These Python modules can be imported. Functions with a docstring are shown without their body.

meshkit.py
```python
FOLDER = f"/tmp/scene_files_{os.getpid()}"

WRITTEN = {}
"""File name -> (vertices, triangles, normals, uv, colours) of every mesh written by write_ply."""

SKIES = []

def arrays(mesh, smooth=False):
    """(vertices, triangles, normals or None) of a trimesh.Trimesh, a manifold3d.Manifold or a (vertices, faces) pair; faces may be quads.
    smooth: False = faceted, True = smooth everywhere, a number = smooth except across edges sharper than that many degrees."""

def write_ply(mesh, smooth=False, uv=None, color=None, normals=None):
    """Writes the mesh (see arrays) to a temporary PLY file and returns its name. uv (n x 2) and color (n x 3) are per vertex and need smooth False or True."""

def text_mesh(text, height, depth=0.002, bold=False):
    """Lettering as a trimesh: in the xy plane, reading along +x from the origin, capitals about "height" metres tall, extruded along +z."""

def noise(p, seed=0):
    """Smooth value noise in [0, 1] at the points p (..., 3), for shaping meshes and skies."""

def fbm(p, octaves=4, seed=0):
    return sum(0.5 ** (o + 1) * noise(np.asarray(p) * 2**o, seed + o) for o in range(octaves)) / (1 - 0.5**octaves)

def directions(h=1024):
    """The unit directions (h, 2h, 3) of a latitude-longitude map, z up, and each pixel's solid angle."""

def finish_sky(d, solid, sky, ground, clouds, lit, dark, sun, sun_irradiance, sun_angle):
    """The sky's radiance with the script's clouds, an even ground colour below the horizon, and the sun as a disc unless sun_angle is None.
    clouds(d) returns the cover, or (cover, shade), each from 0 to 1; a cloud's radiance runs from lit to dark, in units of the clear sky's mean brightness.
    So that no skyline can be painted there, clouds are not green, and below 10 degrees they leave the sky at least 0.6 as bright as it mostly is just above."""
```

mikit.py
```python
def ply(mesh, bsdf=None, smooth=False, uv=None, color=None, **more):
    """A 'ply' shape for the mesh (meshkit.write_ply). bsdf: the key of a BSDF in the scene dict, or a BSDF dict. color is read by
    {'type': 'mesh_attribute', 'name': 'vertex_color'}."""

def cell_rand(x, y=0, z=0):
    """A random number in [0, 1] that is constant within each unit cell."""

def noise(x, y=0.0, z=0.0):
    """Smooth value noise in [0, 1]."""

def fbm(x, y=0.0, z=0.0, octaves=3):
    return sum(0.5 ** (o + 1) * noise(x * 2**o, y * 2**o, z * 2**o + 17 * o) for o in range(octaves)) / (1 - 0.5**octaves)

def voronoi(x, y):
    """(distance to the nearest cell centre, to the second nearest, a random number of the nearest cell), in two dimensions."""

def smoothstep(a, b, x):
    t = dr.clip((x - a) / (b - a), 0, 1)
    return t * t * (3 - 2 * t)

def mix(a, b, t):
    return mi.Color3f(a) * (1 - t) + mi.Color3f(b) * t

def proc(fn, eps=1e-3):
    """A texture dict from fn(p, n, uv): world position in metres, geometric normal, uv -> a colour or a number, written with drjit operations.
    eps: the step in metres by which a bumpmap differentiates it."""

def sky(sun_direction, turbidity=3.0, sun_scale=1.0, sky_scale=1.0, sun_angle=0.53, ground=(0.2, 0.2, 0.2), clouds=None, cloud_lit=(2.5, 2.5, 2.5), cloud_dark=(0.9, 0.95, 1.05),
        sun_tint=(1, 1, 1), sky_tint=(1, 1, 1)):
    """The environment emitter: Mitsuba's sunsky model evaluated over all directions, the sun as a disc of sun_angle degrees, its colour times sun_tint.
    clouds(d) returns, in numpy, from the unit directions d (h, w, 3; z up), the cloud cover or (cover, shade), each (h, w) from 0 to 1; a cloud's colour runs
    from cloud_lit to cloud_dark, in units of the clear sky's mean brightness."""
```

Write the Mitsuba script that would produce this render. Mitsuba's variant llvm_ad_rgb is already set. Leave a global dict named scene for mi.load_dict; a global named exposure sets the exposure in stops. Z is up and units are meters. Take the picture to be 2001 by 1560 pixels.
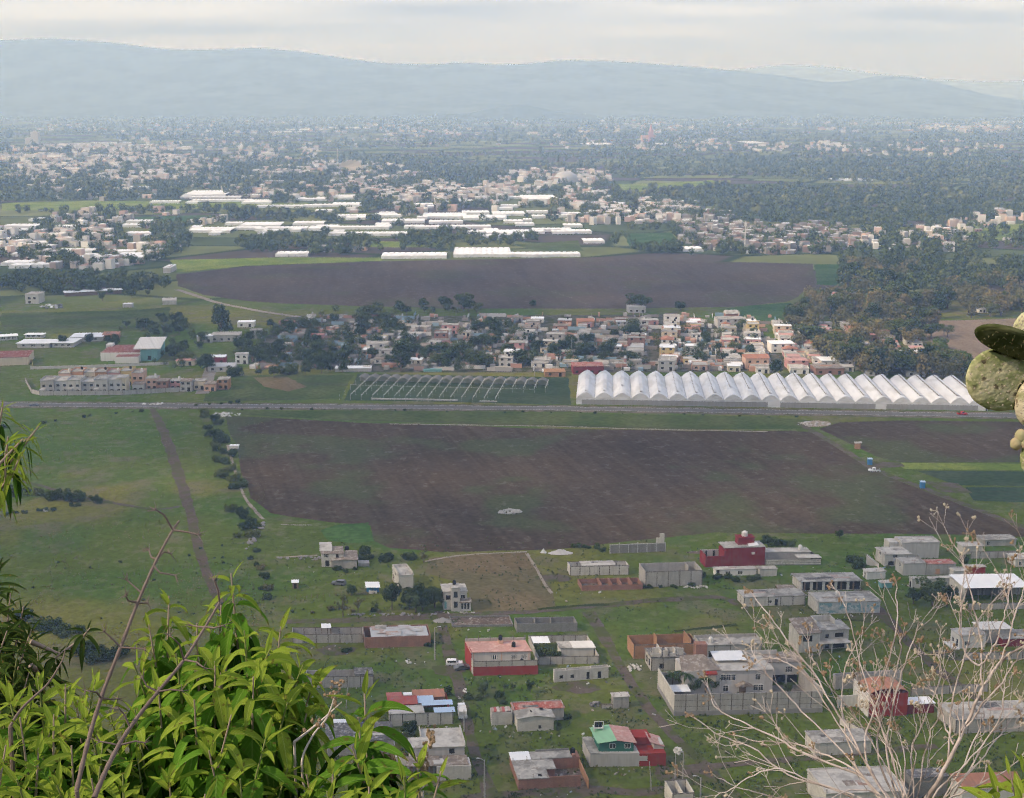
import math, random
import numpy as np, trimesh, drjit as dr, mitsuba as mi, mikit, meshkit
from shapely.geometry import Polygon
from mikit import noise, fbm, smoothstep, mix, voronoi, cell_rand

T = mi.ScalarTransform4f
rng = np.random.default_rng(7)
scene, labels = {}, {}

# ------------------------------------------------------------------ camera, sky, sun, exposure
F, CAMH = 2600.0, 150.0                      # focal length in photo pixels (2001 wide), height of the lookout above the plain
PITCH = math.atan(590 / F)
FW = np.array([0, math.cos(PITCH), -math.sin(PITCH)])
UP = np.array([0, math.sin(PITCH), math.cos(PITCH)])
EYE = np.array([0, 0, CAMH])
exposure = 1.78
SUN = np.array([-0.75, -0.25, 0.60])


def sky_clouds(d):
    e = np.clip(d[..., 2], 0.015, 1)
    q = np.stack([d[..., 0] / (e + 0.10), d[..., 1] / (e + 0.10), 0 * e], -1)
    a = meshkit.fbm(q * [0.55, 1.5, 1], 5, 3)
    b = meshkit.fbm(q * [0.9, 3.2, 1] + 7.3, 4, 9)
    return np.ones_like(a), np.clip((a * 0.45 + b * 0.55 - 0.40) * 4.6 + 1.5 * np.clip(d[..., 2] - 0.1, 0, 1), 0, 1)


scene['sky'] = mikit.sky(SUN, turbidity=3, sun_scale=1.05, clouds=sky_clouds, cloud_lit=(4.5, 4.8, 6.0), cloud_dark=(1.75, 1.88, 2.4), sun_tint=(0.94, 0.98, 1.1))
scene['camera'] = {
    'type': 'perspective', 'fov': math.degrees(2 * math.atan(2001 / 2 / F)), 'fov_axis': 'x', 'near_clip': 0.2, 'far_clip': 60000.0,
    'to_world': T().look_at(origin=EYE.tolist(), target=(EYE + FW).tolist(), up=[0, 0, 1]),
    'medium': {'type': 'ref', 'id': 'air'}}
# the air: a closed box of thin haze round the whole valley
scene['air'] = {'type': 'homogeneous', 'albedo': {'type': 'rgb', 'value': [0.90, 0.97, 1.0]},
                'sigma_t': {'type': 'rgb', 'value': [1.1e-4, 1.5e-4, 2.35e-4]}}
scene['haze'] = {'type': 'cube', 'to_world': T().translate([0, 9500, 389]).scale([25000, 15500, 391]), 'bsdf': {'type': 'null'},
                 'interior': {'type': 'ref', 'id': 'air'}}
labels['haze'] = {'label': 'pale bluish haze lying over the whole valley', 'category': 'haze', 'kind': 'stuff'}


def ray(u, v):
    return np.array([(u - 1000.5) / F, 0, 0]) + FW - UP * (v - 780) / F


def at(u, v, h=0.0):
    """The point at height h that a photo pixel sees."""
    d = ray(u, v)
    return EYE + d * ((h - CAMH) / d[2])


def pxl(p):
    q = np.asarray(p, float) - EYE
    z = q @ FW
    return 1000.5 + F * q[0] / z, 780 - F * (q @ UP) / z


def near(u, v, dist):
    d = ray(u, v)
    return EYE + d * (dist / np.linalg.norm(d))


def height(u, vb, vt):
    """Height of an upright thing that stands at pixel (u, vb) and ends at pixel row vt."""
    g, lo, hi = at(u, vb), 0.0, 140.0
    for _ in range(40):
        m = (lo + hi) / 2
        lo, hi = (m, hi) if pxl(g + [0, 0, m])[1] > vt else (lo, m)
    return lo


# ------------------------------------------------------------------ keys, meshes
COUNT = {}


def numbered(name):
    n = COUNT.get(name, 0)
    COUNT[name] = n + 1
    return name if n == 0 else f'{name}_{n:03d}'


def thing(name, label, cat, group=None, kind=None):
    key = numbered(name)
    labels[key] = {'label': label, 'category': cat}
    if group: labels[key]['group'] = group
    if kind: labels[key]['kind'] = kind
    return key


def put(parent, name, mesh, mat, smooth=False, label=None, kind=None, color=None, uv=None):
    """One shape entry: a part of parent, or a thing by itself."""
    key = numbered(f'{parent}__{name}') if parent else name
    if isinstance(mesh, MB): mesh = mesh.mesh()
    scene[key] = mikit.ply(mesh, mat, smooth=smooth, color=color, uv=uv)
    if label: labels.setdefault(key, {})['label'] = label
    if kind: labels.setdefault(key, {})['kind'] = kind
    return key


def ground_piece(name, mesh, mat, smooth=False, label=None):
    key = numbered(name)
    scene[key] = mikit.ply(mesh.mesh() if isinstance(mesh, MB) else mesh, mat, smooth=smooth)
    labels[key] = {'kind': 'structure', 'label': label or name.replace('_', ' ')}
    return key


class Frame:
    """Local axes of a building: x along its front, y away into its depth."""
    def __init__(s, o, ex=(1, 0), ey=None):
        s.o = np.array([o[0], o[1], o[2] if len(o) > 2 else 0.0])
        ex = np.array([ex[0], ex[1], 0.0]); s.ex = ex / np.linalg.norm(ex)
        s.ey = np.array([-s.ex[1], s.ex[0], 0.0]) if ey is None else np.array(ey, float)

    def p(s, x, y, z):
        return s.o + s.ex * x + s.ey * y + np.array([0, 0, z])


WORLD = Frame((0, 0, 0), (1, 0))


class MB:
    def __init__(s): s.v, s.f, s.n = [], [], 0

    def add(s, v, f):
        v = np.asarray(v, float); f = np.asarray(f, int)
        if f.shape[1] == 4: f = np.vstack([f[:, [0, 1, 2]], f[:, [0, 2, 3]]])
        s.v.append(v); s.f.append(f + s.n); s.n += len(v)
        return s

    def box(s, fr, x0, x1, y0, y1, z0, z1):
        v = [fr.p(x, y, z) for z in (z0, z1) for x, y in ((x0, y0), (x1, y0), (x1, y1), (x0, y1))]
        return s.add(v, [[0, 3, 2, 1], [4, 5, 6, 7], [0, 1, 5, 4], [1, 2, 6, 5], [2, 3, 7, 6], [3, 0, 4, 7]])

    def slab(s, fr, pts, t):
        """A plate of thickness t under four corner points (x, y, z), given anticlockwise seen from above."""
        a = [fr.p(*q) for q in pts]; b = [fr.p(q[0], q[1], q[2] - t) for q in pts]
        return s.add(b + a, [[0, 3, 2, 1], [4, 5, 6, 7], [0, 1, 5, 4], [1, 2, 6, 5], [2, 3, 7, 6], [3, 0, 4, 7]])

    def prism(s, fr, prof, x0, x1):
        """A closed profile of (y, z), anticlockwise seen from +x, drawn from x0 to x1."""
        n = len(prof)
        v = [fr.p(x0, y, z) for y, z in prof] + [fr.p(x1, y, z) for y, z in prof]
        s.add(v, [[i, (i + 1) % n, n + (i + 1) % n, n + i] for i in range(n)][::1])
        s.add(v, [[0, i + 1, i] for i in range(1, n - 1)] + [[n, n + i, n + i + 1] for i in range(1, n - 1)])
        return s

    def gable(s, fr, x0, x1, y0, y1, z0, z1, along='x'):
        """A gable block: ridge along x or y, eaves at z0, ridge at z1 (triangular prism)."""
        if along == 'x':
            ym = (y0 + y1) / 2
            v = [fr.p(*q) for q in ((x0, y0, z0), (x1, y0, z0), (x1, y1, z0), (x0, y1, z0), (x0, ym, z1), (x1, ym, z1))]
            s.add(v, [[0, 1, 5, 4], [2, 3, 4, 5], [0, 3, 2, 1]]); s.add(v, [[0, 4, 3], [1, 2, 5]])
        else:
            xm = (x0 + x1) / 2
            v = [fr.p(*q) for q in ((x0, y0, z0), (x1, y0, z0), (x1, y1, z0), (x0, y1, z0), (xm, y0, z1), (xm, y1, z1))]
            s.add(v, [[0, 4, 5, 3], [1, 2, 5, 4], [0, 3, 2, 1]]); s.add(v, [[0, 1, 4], [2, 3, 5]])
        return s

    def tube(s, pts, rad, sides=6, cap=True):
        p = np.asarray(pts, float); n = len(p)
        r = np.broadcast_to(np.asarray(rad, float), (n,))
        t = np.gradient(p, axis=0); t /= np.linalg.norm(t, axis=1, keepdims=True) + 1e-12
        ref = np.array([0, 0, 1.0]) if abs(t[0, 2]) < 0.9 else np.array([1.0, 0, 0])
        rings = []
        for i in range(n):
            a = np.cross(t[i], ref); a /= np.linalg.norm(a) + 1e-12
            b = np.cross(t[i], a); ref = np.cross(a, t[i]) if i == 0 else ref
            ang = np.arange(sides) * 2 * np.pi / sides
            rings.append(p[i] + r[i] * (np.cos(ang)[:, None] * a + np.sin(ang)[:, None] * b))
        v = np.vstack(rings)
        f = [[i * sides + j, i * sides + (j + 1) % sides, (i + 1) * sides + (j + 1) % sides, (i + 1) * sides + j] for i in range(n - 1) for j in range(sides)]
        s.add(v, f)
        if cap:
            for base, c in ((0, p[0]), ((n - 1) * sides, p[-1])):
                s.add(np.vstack([v[base:base + sides], [c]]), [[j, (j + 1) % sides, sides] for j in range(sides)])
        return s

    def blob(s, c, r, sub=1, seed=0, amp=0.25):
        m = trimesh.creation.icosphere(subdivisions=sub)
        v = m.vertices * (1 + amp * (meshkit.noise(m.vertices * 2.1 + seed, seed)[:, None] - 0.5) * 2)
        return s.add(v * np.broadcast_to(r, (3,)) + np.asarray(c), m.faces)

    def cyl(s, c, r, h, sides=12, r2=None):
        c = np.asarray(c, float)
        return s.tube([c, c + [0, 0, h]], [r, r if r2 is None else r2], sides)

    def mesh(s): return np.vstack(s.v), np.vstack(s.f)


# ------------------------------------------------------------------ materials
def rgb(*c): return {'type': 'rgb', 'value': list(c)}


def diffuse(key, tex, two=True):
    b = {'type': 'diffuse', 'reflectance': tex}
    scene[key] = {'type': 'twosided', 'bsdf': b} if two else b


def paint(key, c, wear=0.25, size=0.6, rough=0.75, dirt=(0.16, 0.14, 0.12)):
    """Painted or plastered wall: uneven tone, rain streaks and grime, all in world metres."""
    c = tuple(c)
    def fn(p, n, uv):
        side = p.x * 0.93 + p.y * 0.37
        a = fbm(p.x * size, p.y * size, p.z * size, 4)
        streak = fbm(side * 2.3, p.z * 0.22, 3.1, 3)
        m = smoothstep(0.45, 0.8, a * 0.6 + streak * 0.5) * wear
        return mix(mi.Color3f(*c) * (0.82 + 0.36 * a), dirt, m)
    diffuse(key, mikit.proc(fn))


def masonry(key, c, c2, bw, bh, joint, wear=0.35):
    """Blockwork or brickwork too far off to pick single pieces apart; uses height and the length along the wall."""
    def fn(p, n, uv):
        side = dr.select(dr.abs(n.x) > dr.abs(n.y), p.y, p.x)
        row = dr.floor(p.z / bh)
        off = side / bw + 0.5 * (row - 2 * dr.floor(row / 2))
        fx, fz = off - dr.floor(off), p.z / bh - row
        j = dr.maximum(smoothstep(0.94, 0.98, fx), smoothstep(0.88, 0.96, fz))
        r = cell_rand(dr.floor(off), row, dr.floor(p.y / 3.0))
        a = fbm(p.x * 0.5, p.y * 0.5, p.z * 0.7, 4)
        streak = fbm(side * 1.7, p.z * 0.2, 9.0, 3)
        col = mix(c, c2, r * 0.8) * (0.75 + 0.5 * a)
        col = mix(col, joint, j * 0.6)
        up = smoothstep(0.5, 0.9, n.z)
        return mix(col, mi.Color3f(0.13, 0.125, 0.115), smoothstep(0.48, 0.78, streak * 0.6 + a * 0.45) * wear * (1 - 0.3 * up))
    diffuse(key, mikit.proc(fn))


masonry('block', (0.46, 0.44, 0.405), (0.38, 0.365, 0.34), 0.4, 0.2, (0.32, 0.305, 0.285), 0.35)
masonry('block_light', (0.62, 0.595, 0.54), (0.53, 0.51, 0.465), 0.4, 0.2, (0.42, 0.4, 0.37), 0.3)
masonry('block_dark', (0.28, 0.275, 0.265), (0.22, 0.215, 0.205), 0.4, 0.2, (0.18, 0.175, 0.17), 0.4)
masonry('brick', (0.38, 0.2, 0.15), (0.29, 0.155, 0.12), 0.25, 0.085, (0.25, 0.2, 0.17), 0.35)
masonry('brick_orange', (0.42, 0.24, 0.14), (0.34, 0.18, 0.1), 0.25, 0.085, (0.3, 0.24, 0.18), 0.25)


def slabmat(key, c, stain, k=0.5):
    """A flat roof of cast concrete: blotches of algae, ponding marks and patches."""
    def fn(p, n, uv):
        a = fbm(p.x * 0.45, p.y * 0.45, 1.0, 5)
        b = fbm(p.x * 1.7 + 5, p.y * 1.7, 2.0, 4)
        return mix(mix(c, (0.5, 0.47, 0.42), smoothstep(0.5, 0.72, b) * 0.45), stain, smoothstep(0.42, 0.68, a) * k) * (0.8 + 0.4 * b)
    diffuse(key, mikit.proc(fn))


slabmat('roof_concrete', (0.4, 0.385, 0.355), (0.17, 0.162, 0.15), 0.65)
slabmat('roof_pale', (0.52, 0.5, 0.46), (0.24, 0.22, 0.2), 0.5)
slabmat('roof_brown', (0.27, 0.225, 0.19), (0.15, 0.13, 0.12), 0.5)
slabmat('roof_dark', (0.155, 0.15, 0.15), (0.085, 0.085, 0.088), 0.6)
slabmat('roof_red', (0.38, 0.12, 0.095), (0.42, 0.36, 0.32), 0.45)
slabmat('roof_pink', (0.56, 0.31, 0.27), (0.42, 0.26, 0.22), 0.5)
slabmat('floor_dirt', (0.16, 0.12, 0.1), (0.09, 0.075, 0.06), 0.5)


def sheet(key, c, rust=(0.24, 0.12, 0.07), k=0.3, rough=0.45):
    """Corrugated sheet: weathered colour; ribs are geometry where they can be seen."""
    def fn(p, n, uv):
        a = fbm(p.x * 0.8, p.y * 0.8, p.z * 0.8, 4)
        b = noise(p.x * 9, p.y * 1.2, p.z)
        return mix(mi.Color3f(*c) * (0.86 + 0.2 * a + 0.08 * b), rust, smoothstep(0.5, 0.75, a) * k)
    scene[key] = {'type': 'twosided', 'bsdf': {'type': 'principled', 'base_color': mikit.proc(fn), 'roughness': rough, 'specular': 0.4}}


sheet('sheet_white', (0.78, 0.79, 0.8), k=0.06)
sheet('sheet_grey', (0.4, 0.41, 0.42), k=0.35)
sheet('sheet_rust', (0.36, 0.27, 0.23), k=0.75)
sheet('sheet_red', (0.36, 0.075, 0.06), (0.3, 0.16, 0.12), 0.5)
sheet('sheet_blue', (0.42, 0.55, 0.72), k=0.05)
paint('red', (0.33, 0.05, 0.045)); paint('maroon', (0.24, 0.04, 0.05)); paint('green', (0.045, 0.17, 0.13)); paint('white', (0.74, 0.72, 0.68))
paint('plaster', (0.52, 0.505, 0.475)); paint('cream', (0.64, 0.56, 0.42)); paint('salmon', (0.6, 0.4, 0.3)); paint('orange', (0.56, 0.31, 0.19))
paint('pinkish', (0.55, 0.3, 0.28)); paint('yellow', (0.62, 0.48, 0.2)); paint('teal', (0.2, 0.42, 0.42)); paint('blue', (0.05, 0.24, 0.5)); paint('lime', (0.3, 0.55, 0.35))
paint('concrete', (0.55, 0.53, 0.5)); paint('column_dark', (0.15, 0.135, 0.125), 0.2); paint('stone', (0.3, 0.29, 0.28)); paint('terracotta', (0.46, 0.22, 0.15), 0.4, 1.2)
paint('timber', (0.2, 0.14, 0.1)); paint('plastic_black', (0.02, 0.02, 0.022), 0.1); paint('pole_concrete', (0.42, 0.41, 0.38), 0.2)
scene['opening'] = {'type': 'twosided', 'bsdf': {'type': 'diffuse', 'reflectance': rgb(0.025, 0.024, 0.023)}}  # near-black panel colour that stands for the unlit depth of openings
scene['pane'] = {'type': 'twosided', 'bsdf': {'type': 'principled', 'base_color': rgb(0.03, 0.036, 0.042), 'roughness': 0.12, 'specular': 0.6}}
scene['rubber'] = {'type': 'twosided', 'bsdf': {'type': 'diffuse', 'reflectance': rgb(0.022, 0.022, 0.022)}}
for k_, c_ in dict(white=(0.75, 0.76, 0.77), red=(0.45, 0.03, 0.03), grey=(0.12, 0.125, 0.13), silver=(0.42, 0.43, 0.44), blue=(0.06, 0.2, 0.42)).items():
    scene['car_' + k_] = {'type': 'twosided', 'bsdf': {'type': 'principled', 'base_color': rgb(*c_), 'roughness': 0.3, 'clearcoat': 0.6, 'specular': 0.5}}
# paints shared by the many small far houses: one material, the colour of each house is stored with its mesh
scene['far_paint'] = {'type': 'twosided', 'bsdf': {'type': 'diffuse', 'reflectance': {'type': 'mesh_attribute', 'name': 'vertex_color'}}}


def foliage(key, a, b, scale=0.35, trans=True):
    def fn(p, n, uv):
        t = fbm(p.x * scale, p.y * scale, p.z * scale, 3)
        own = noise(p.x * 0.09 + 7, p.y * 0.09, 0.0)
        return mix(mix(a, b, smoothstep(0.3, 0.7, t)), mi.Color3f(b[0] * 1.25, b[1] * 1.02, b[2] * 0.9), smoothstep(0.5, 0.85, own) * 0.8) * (0.75 + 0.5 * noise(p.x * 2.7, p.y * 2.7, p.z * 2.7)) * (0.8 + 0.5 * own)
    diffuse(key, mikit.proc(fn))


foliage('leaf_dark', (0.022, 0.042, 0.018), (0.05, 0.08, 0.03))
foliage('leaf_mid', (0.04, 0.066, 0.024), (0.085, 0.115, 0.042))
foliage('leaf_olive', (0.1, 0.105, 0.045), (0.17, 0.155, 0.075))
foliage('leaf_bright', (0.06, 0.1, 0.025), (0.12, 0.17, 0.045))
foliage('leaf_far', (0.055, 0.082, 0.04), (0.115, 0.14, 0.06), 0.03)
paint('bark', (0.13, 0.1, 0.075), 0.2, 3.0)
# ------------------------------------------------------------------ ground, fields, tracks, hills
def ground_colour(p, n, uv):
    x, y = p.x, p.y
    a = fbm(x * 0.012, y * 0.012, 0.0, 4)
    b = fbm(x * 0.11, y * 0.11, 4.0, 4)
    c = fbm(x * 0.9, y * 0.9, 8.0, 3)
    g = mix((0.08, 0.112, 0.018), (0.136, 0.136, 0.03), smoothstep(0.35, 0.65, a))
    g = mix(g, (0.06, 0.112, 0.018), smoothstep(0.5, 0.66, fbm(x * 0.025 + 9, y * 0.025, 2.0, 3)) * 0.75)
    g = mix(g, (0.16, 0.135, 0.09), smoothstep(0.52, 0.72, b * 0.75 + a * 0.25) * 0.6)
    g = mix(g, (0.04, 0.066, 0.022), smoothstep(0.56, 0.75, c * 0.6 + b * 0.4) * 0.6)
    t2 = fbm(x * 0.33 + 3, y * 0.33, 6.0, 4)
    g = mix(g, (0.15, 0.12, 0.085), smoothstep(0.58, 0.7, t2) * 0.3)
    g = g * (0.8 + 0.64 * c) * (0.85 + 0.3 * t2)
    # the far plain: a patchwork of small fields
    ux, uy = (x * 0.996 + y * 0.085) / 150, (y * 0.996 - x * 0.085) / 105
    d1, d2, w = voronoi(ux, uy)
    f = mix((0.06, 0.085, 0.035), (0.17, 0.185, 0.065), smoothstep(0.3, 1.0, w))
    f = dr.select(w < 0.3, mi.Color3f(0.085, 0.072, 0.06), f)
    f = mix(f, (0.035, 0.055, 0.028), 1 - smoothstep(0.02, 0.12, d2 - d1))
    f = f * (0.75 + 0.5 * fbm(x * 0.03, y * 0.03, 1.0, 3))
    return mix(g, f, smoothstep(930, 1060, y))


diffuse('ground_mat', mikit.proc(ground_colour))


def soil(key, c, c2, dirx, diry, pitch, weeds=0.3):
    def fn(p, n, uv):
        s = (p.x * dirx + p.y * diry) / pitch
        l = (p.y * dirx - p.x * diry)
        w = noise(s * 1.0, l * 0.012, 2.0) * 0.3 + noise(s * 0.21, l * 0.006, 5.0) * 0.3 + noise(s * 3.1, l * 0.03, 8.0) * 0.4
        a = fbm(p.x * 0.016, p.y * 0.016, 1.0, 4)
        b = fbm(p.x * 0.35, p.y * 0.35, 3.0, 4)
        t = dr.clip(0.5 * w + 0.35 * a + 0.3 * b, 0, 1)
        col = mix(c, c2, smoothstep(0.3, 0.8, t))
        col = mix(col, (0.075, 0.1, 0.04), smoothstep(0.52, 0.7, fbm(p.x * 0.03 + 3, p.y * 0.03, 7.0, 4)) * weeds)
        return mix(col, (0.2, 0.17, 0.13), smoothstep(0.68, 0.78, b) * 0.25) * (0.85 + 0.3 * noise(p.x * 1.1, p.y * 1.1, 0.0))
    diffuse(key, mikit.proc(fn))


soil('soil', (0.06, 0.044, 0.03), (0.098, 0.073, 0.051), 0.96, 0.28, 4.0, 0.65)
soil('soil_far', (0.072, 0.056, 0.046), (0.098, 0.077, 0.063), 0.99, 0.1, 9.0, 0.3)
soil('stubble', (0.15, 0.11, 0.058), (0.19, 0.145, 0.08), 0.9, 0.4, 3.0, 0.35)
soil('brown_field', (0.2, 0.15, 0.105), (0.26, 0.195, 0.14), 0.99, 0.1, 8.0, 0.15)


def crop(key, c, c2, dirx, diry, pitch):
    def fn(p, n, uv):
        s = (p.x * dirx + p.y * diry) / pitch
        w = dr.abs(s - dr.floor(s) - 0.5) * 2
        a = fbm(p.x * 0.05, p.y * 0.05, 1.0, 4)
        return mix(mix(c, c2, smoothstep(0.25, 0.75, a)), (0.07, 0.06, 0.045), smoothstep(0.7, 0.95, w) * 0.35) * (0.8 + 0.4 * noise(p.x * 0.7, p.y * 0.7, 0.0))
    diffuse(key, mikit.proc(fn))


crop('crop_scrub', (0.11, 0.13, 0.05), (0.17, 0.17, 0.075), 0.1, 0.99, 60.0)
crop('crop_bright', (0.13, 0.19, 0.03), (0.2, 0.24, 0.05), 0.1, 0.99, 2.6)
crop('crop_green', (0.036, 0.088, 0.024), (0.058, 0.11, 0.034), 0.1, 0.99, 2.2)
crop('crop_fresh', (0.05, 0.12, 0.025), (0.075, 0.15, 0.035), 0.1, 0.99, 2.2)
crop('crop_dull', (0.035, 0.066, 0.03), (0.06, 0.085, 0.045), 0.1, 0.99, 2.2)
crop('crop_dark', (0.03, 0.06, 0.034), (0.045, 0.076, 0.042), 0.1, 0.99, 5.5)
crop('grass_lush', (0.055, 0.088, 0.022), (0.095, 0.115, 0.036), 0.1, 0.99, 40.0)


def track_mat(key, c, g, k):
    def fn(p, n, uv):
        a = fbm(p.x * 0.3, p.y * 0.3, 1.0, 4)
        b = fbm(p.x * 1.4, p.y * 1.4, 4.0, 3)
        return mix(mi.Color3f(*c) * (0.75 + 0.5 * b), g, smoothstep(0.5 - k, 0.72 - k, a * 0.7 + b * 0.3))
    diffuse(key, mikit.proc(fn))


track_mat('dirt', (0.125, 0.1, 0.082), (0.085, 0.098, 0.036), 0.1)
track_mat('weed_ground', (0.04, 0.055, 0.018), (0.08, 0.085, 0.03), 0.0)
track_mat('dirt_bare', (0.115, 0.085, 0.07), (0.09, 0.09, 0.045), 0.08)
track_mat('dirt_pale', (0.33, 0.28, 0.22), (0.2, 0.17, 0.12), 0.0)
track_mat('verge_mat', (0.17, 0.145, 0.115), (0.085, 0.092, 0.045), 0.1)
track_mat('asphalt', (0.16, 0.155, 0.15), (0.135, 0.13, 0.125), 0.1)
track_mat('village_floor', (0.13, 0.115, 0.095), (0.055, 0.066, 0.032), 0.12)
track_mat('street_mat', (0.24, 0.22, 0.2), (0.2, 0.17, 0.14), 0.0)

# the plain: one sheet, finer near the lookout
gx = np.concatenate([-np.geomspace(24000, 300, 26), np.linspace(-280, 280, 29), np.geomspace(300, 24000, 26)])
gy = np.concatenate([np.linspace(-5500, 100, 8), np.linspace(150, 1400, 40), np.geomspace(1450, 24500, 40)])
X, Y = np.meshgrid(gx, gy)
v = np.stack([X.ravel(), Y.ravel(), 0 * X.ravel()], -1)
nx = len(gx)
f = np.array([[j * nx + i, j * nx + i + 1, (j + 1) * nx + i + 1, (j + 1) * nx + i] for j in range(len(gy) - 1) for i in range(nx - 1)])
ground_piece('ground', (v, f), 'ground_mat', label='wide flat valley floor of meadows and fields')


def ragged(pts, step, amp, seed=0, closed=True):
    """A world polygon with extra points along its edges, pushed in and out a little."""
    p = np.asarray(pts, float)[:, :2]
    q = np.vstack([p, p[:1]]) if closed else p
    out = []
    for a, b in zip(q[:-1], q[1:]):
        k = max(1, int(np.linalg.norm(b - a) / step))
        out += [a + (b - a) * i / k for i in range(k)]
    if not closed: out.append(q[-1])
    out = np.array(out)
    h = np.stack([out[:, 0] / (step * 1.7), out[:, 1] / (step * 1.7), 0 * out[:, 0] + seed], -1)
    off = np.stack([meshkit.fbm(h, 3, seed), meshkit.fbm(h + 31, 3, seed + 5)], -1) - 0.5
    return out + off * 2 * amp


def patch(name, px, mat, z, step=6.0, amp=1.2, label=None):
    pts = ragged([at(*q) for q in px], step, amp, len(name))
    poly = Polygon(pts).buffer(0)
    if poly.geom_type != 'Polygon': poly = max(poly.geoms, key=lambda g: g.area)
    vv, ff = trimesh.creation.triangulate_polygon(poly, engine='earcut')
    n = np.cross(vv[ff[:, 1]] - vv[ff[:, 0]], vv[ff[:, 2]] - vv[ff[:, 0]])
    ff = np.where((n < 0)[:, None], ff[:, ::-1], ff)
    return ground_piece(name, (np.column_stack([vv, np.full(len(vv), z)]), ff), mat, label=label)


def ribbon(name, px, width, mat, z, step=4.0, amp=0.4, label=None, wpts=None):
    line = np.array([at(*q)[:2] for q in px]) if wpts is None else np.asarray(wpts, float)
    # smooth curve through the points
    t = np.arange(len(line)); tt = np.linspace(0, len(line) - 1, max(2, int(sum(np.linalg.norm(np.diff(line, axis=0), axis=1)) / step)))
    from scipy.interpolate import PchipInterpolator
    c = np.stack([PchipInterpolator(t, line[:, k])(tt) for k in (0, 1)], -1)
    d = np.gradient(c, axis=0); d /= np.linalg.norm(d, axis=1, keepdims=True)
    nrm = np.stack([-d[:, 1], d[:, 0]], -1)
    w = np.interp(tt, t, np.broadcast_to(width, (len(line),)).astype(float)) / 2
    r = [w + amp * 2 * (meshkit.fbm(np.stack([c[:, 0] / 5, c[:, 1] / 5, 0 * w + k], -1), 3, k) - 0.5) for k in (3, 8)]
    v = np.vstack([np.column_stack([c + nrm * r[0][:, None], np.full(len(c), z)]), np.column_stack([c - nrm * r[1][:, None], np.full(len(c), z)])])
    k = len(c)
    f = [[i, k + i, k + i + 1, i + 1] for i in range(k - 1)]
    return ground_piece(name, (v, np.array(f)), mat, label=label)


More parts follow.
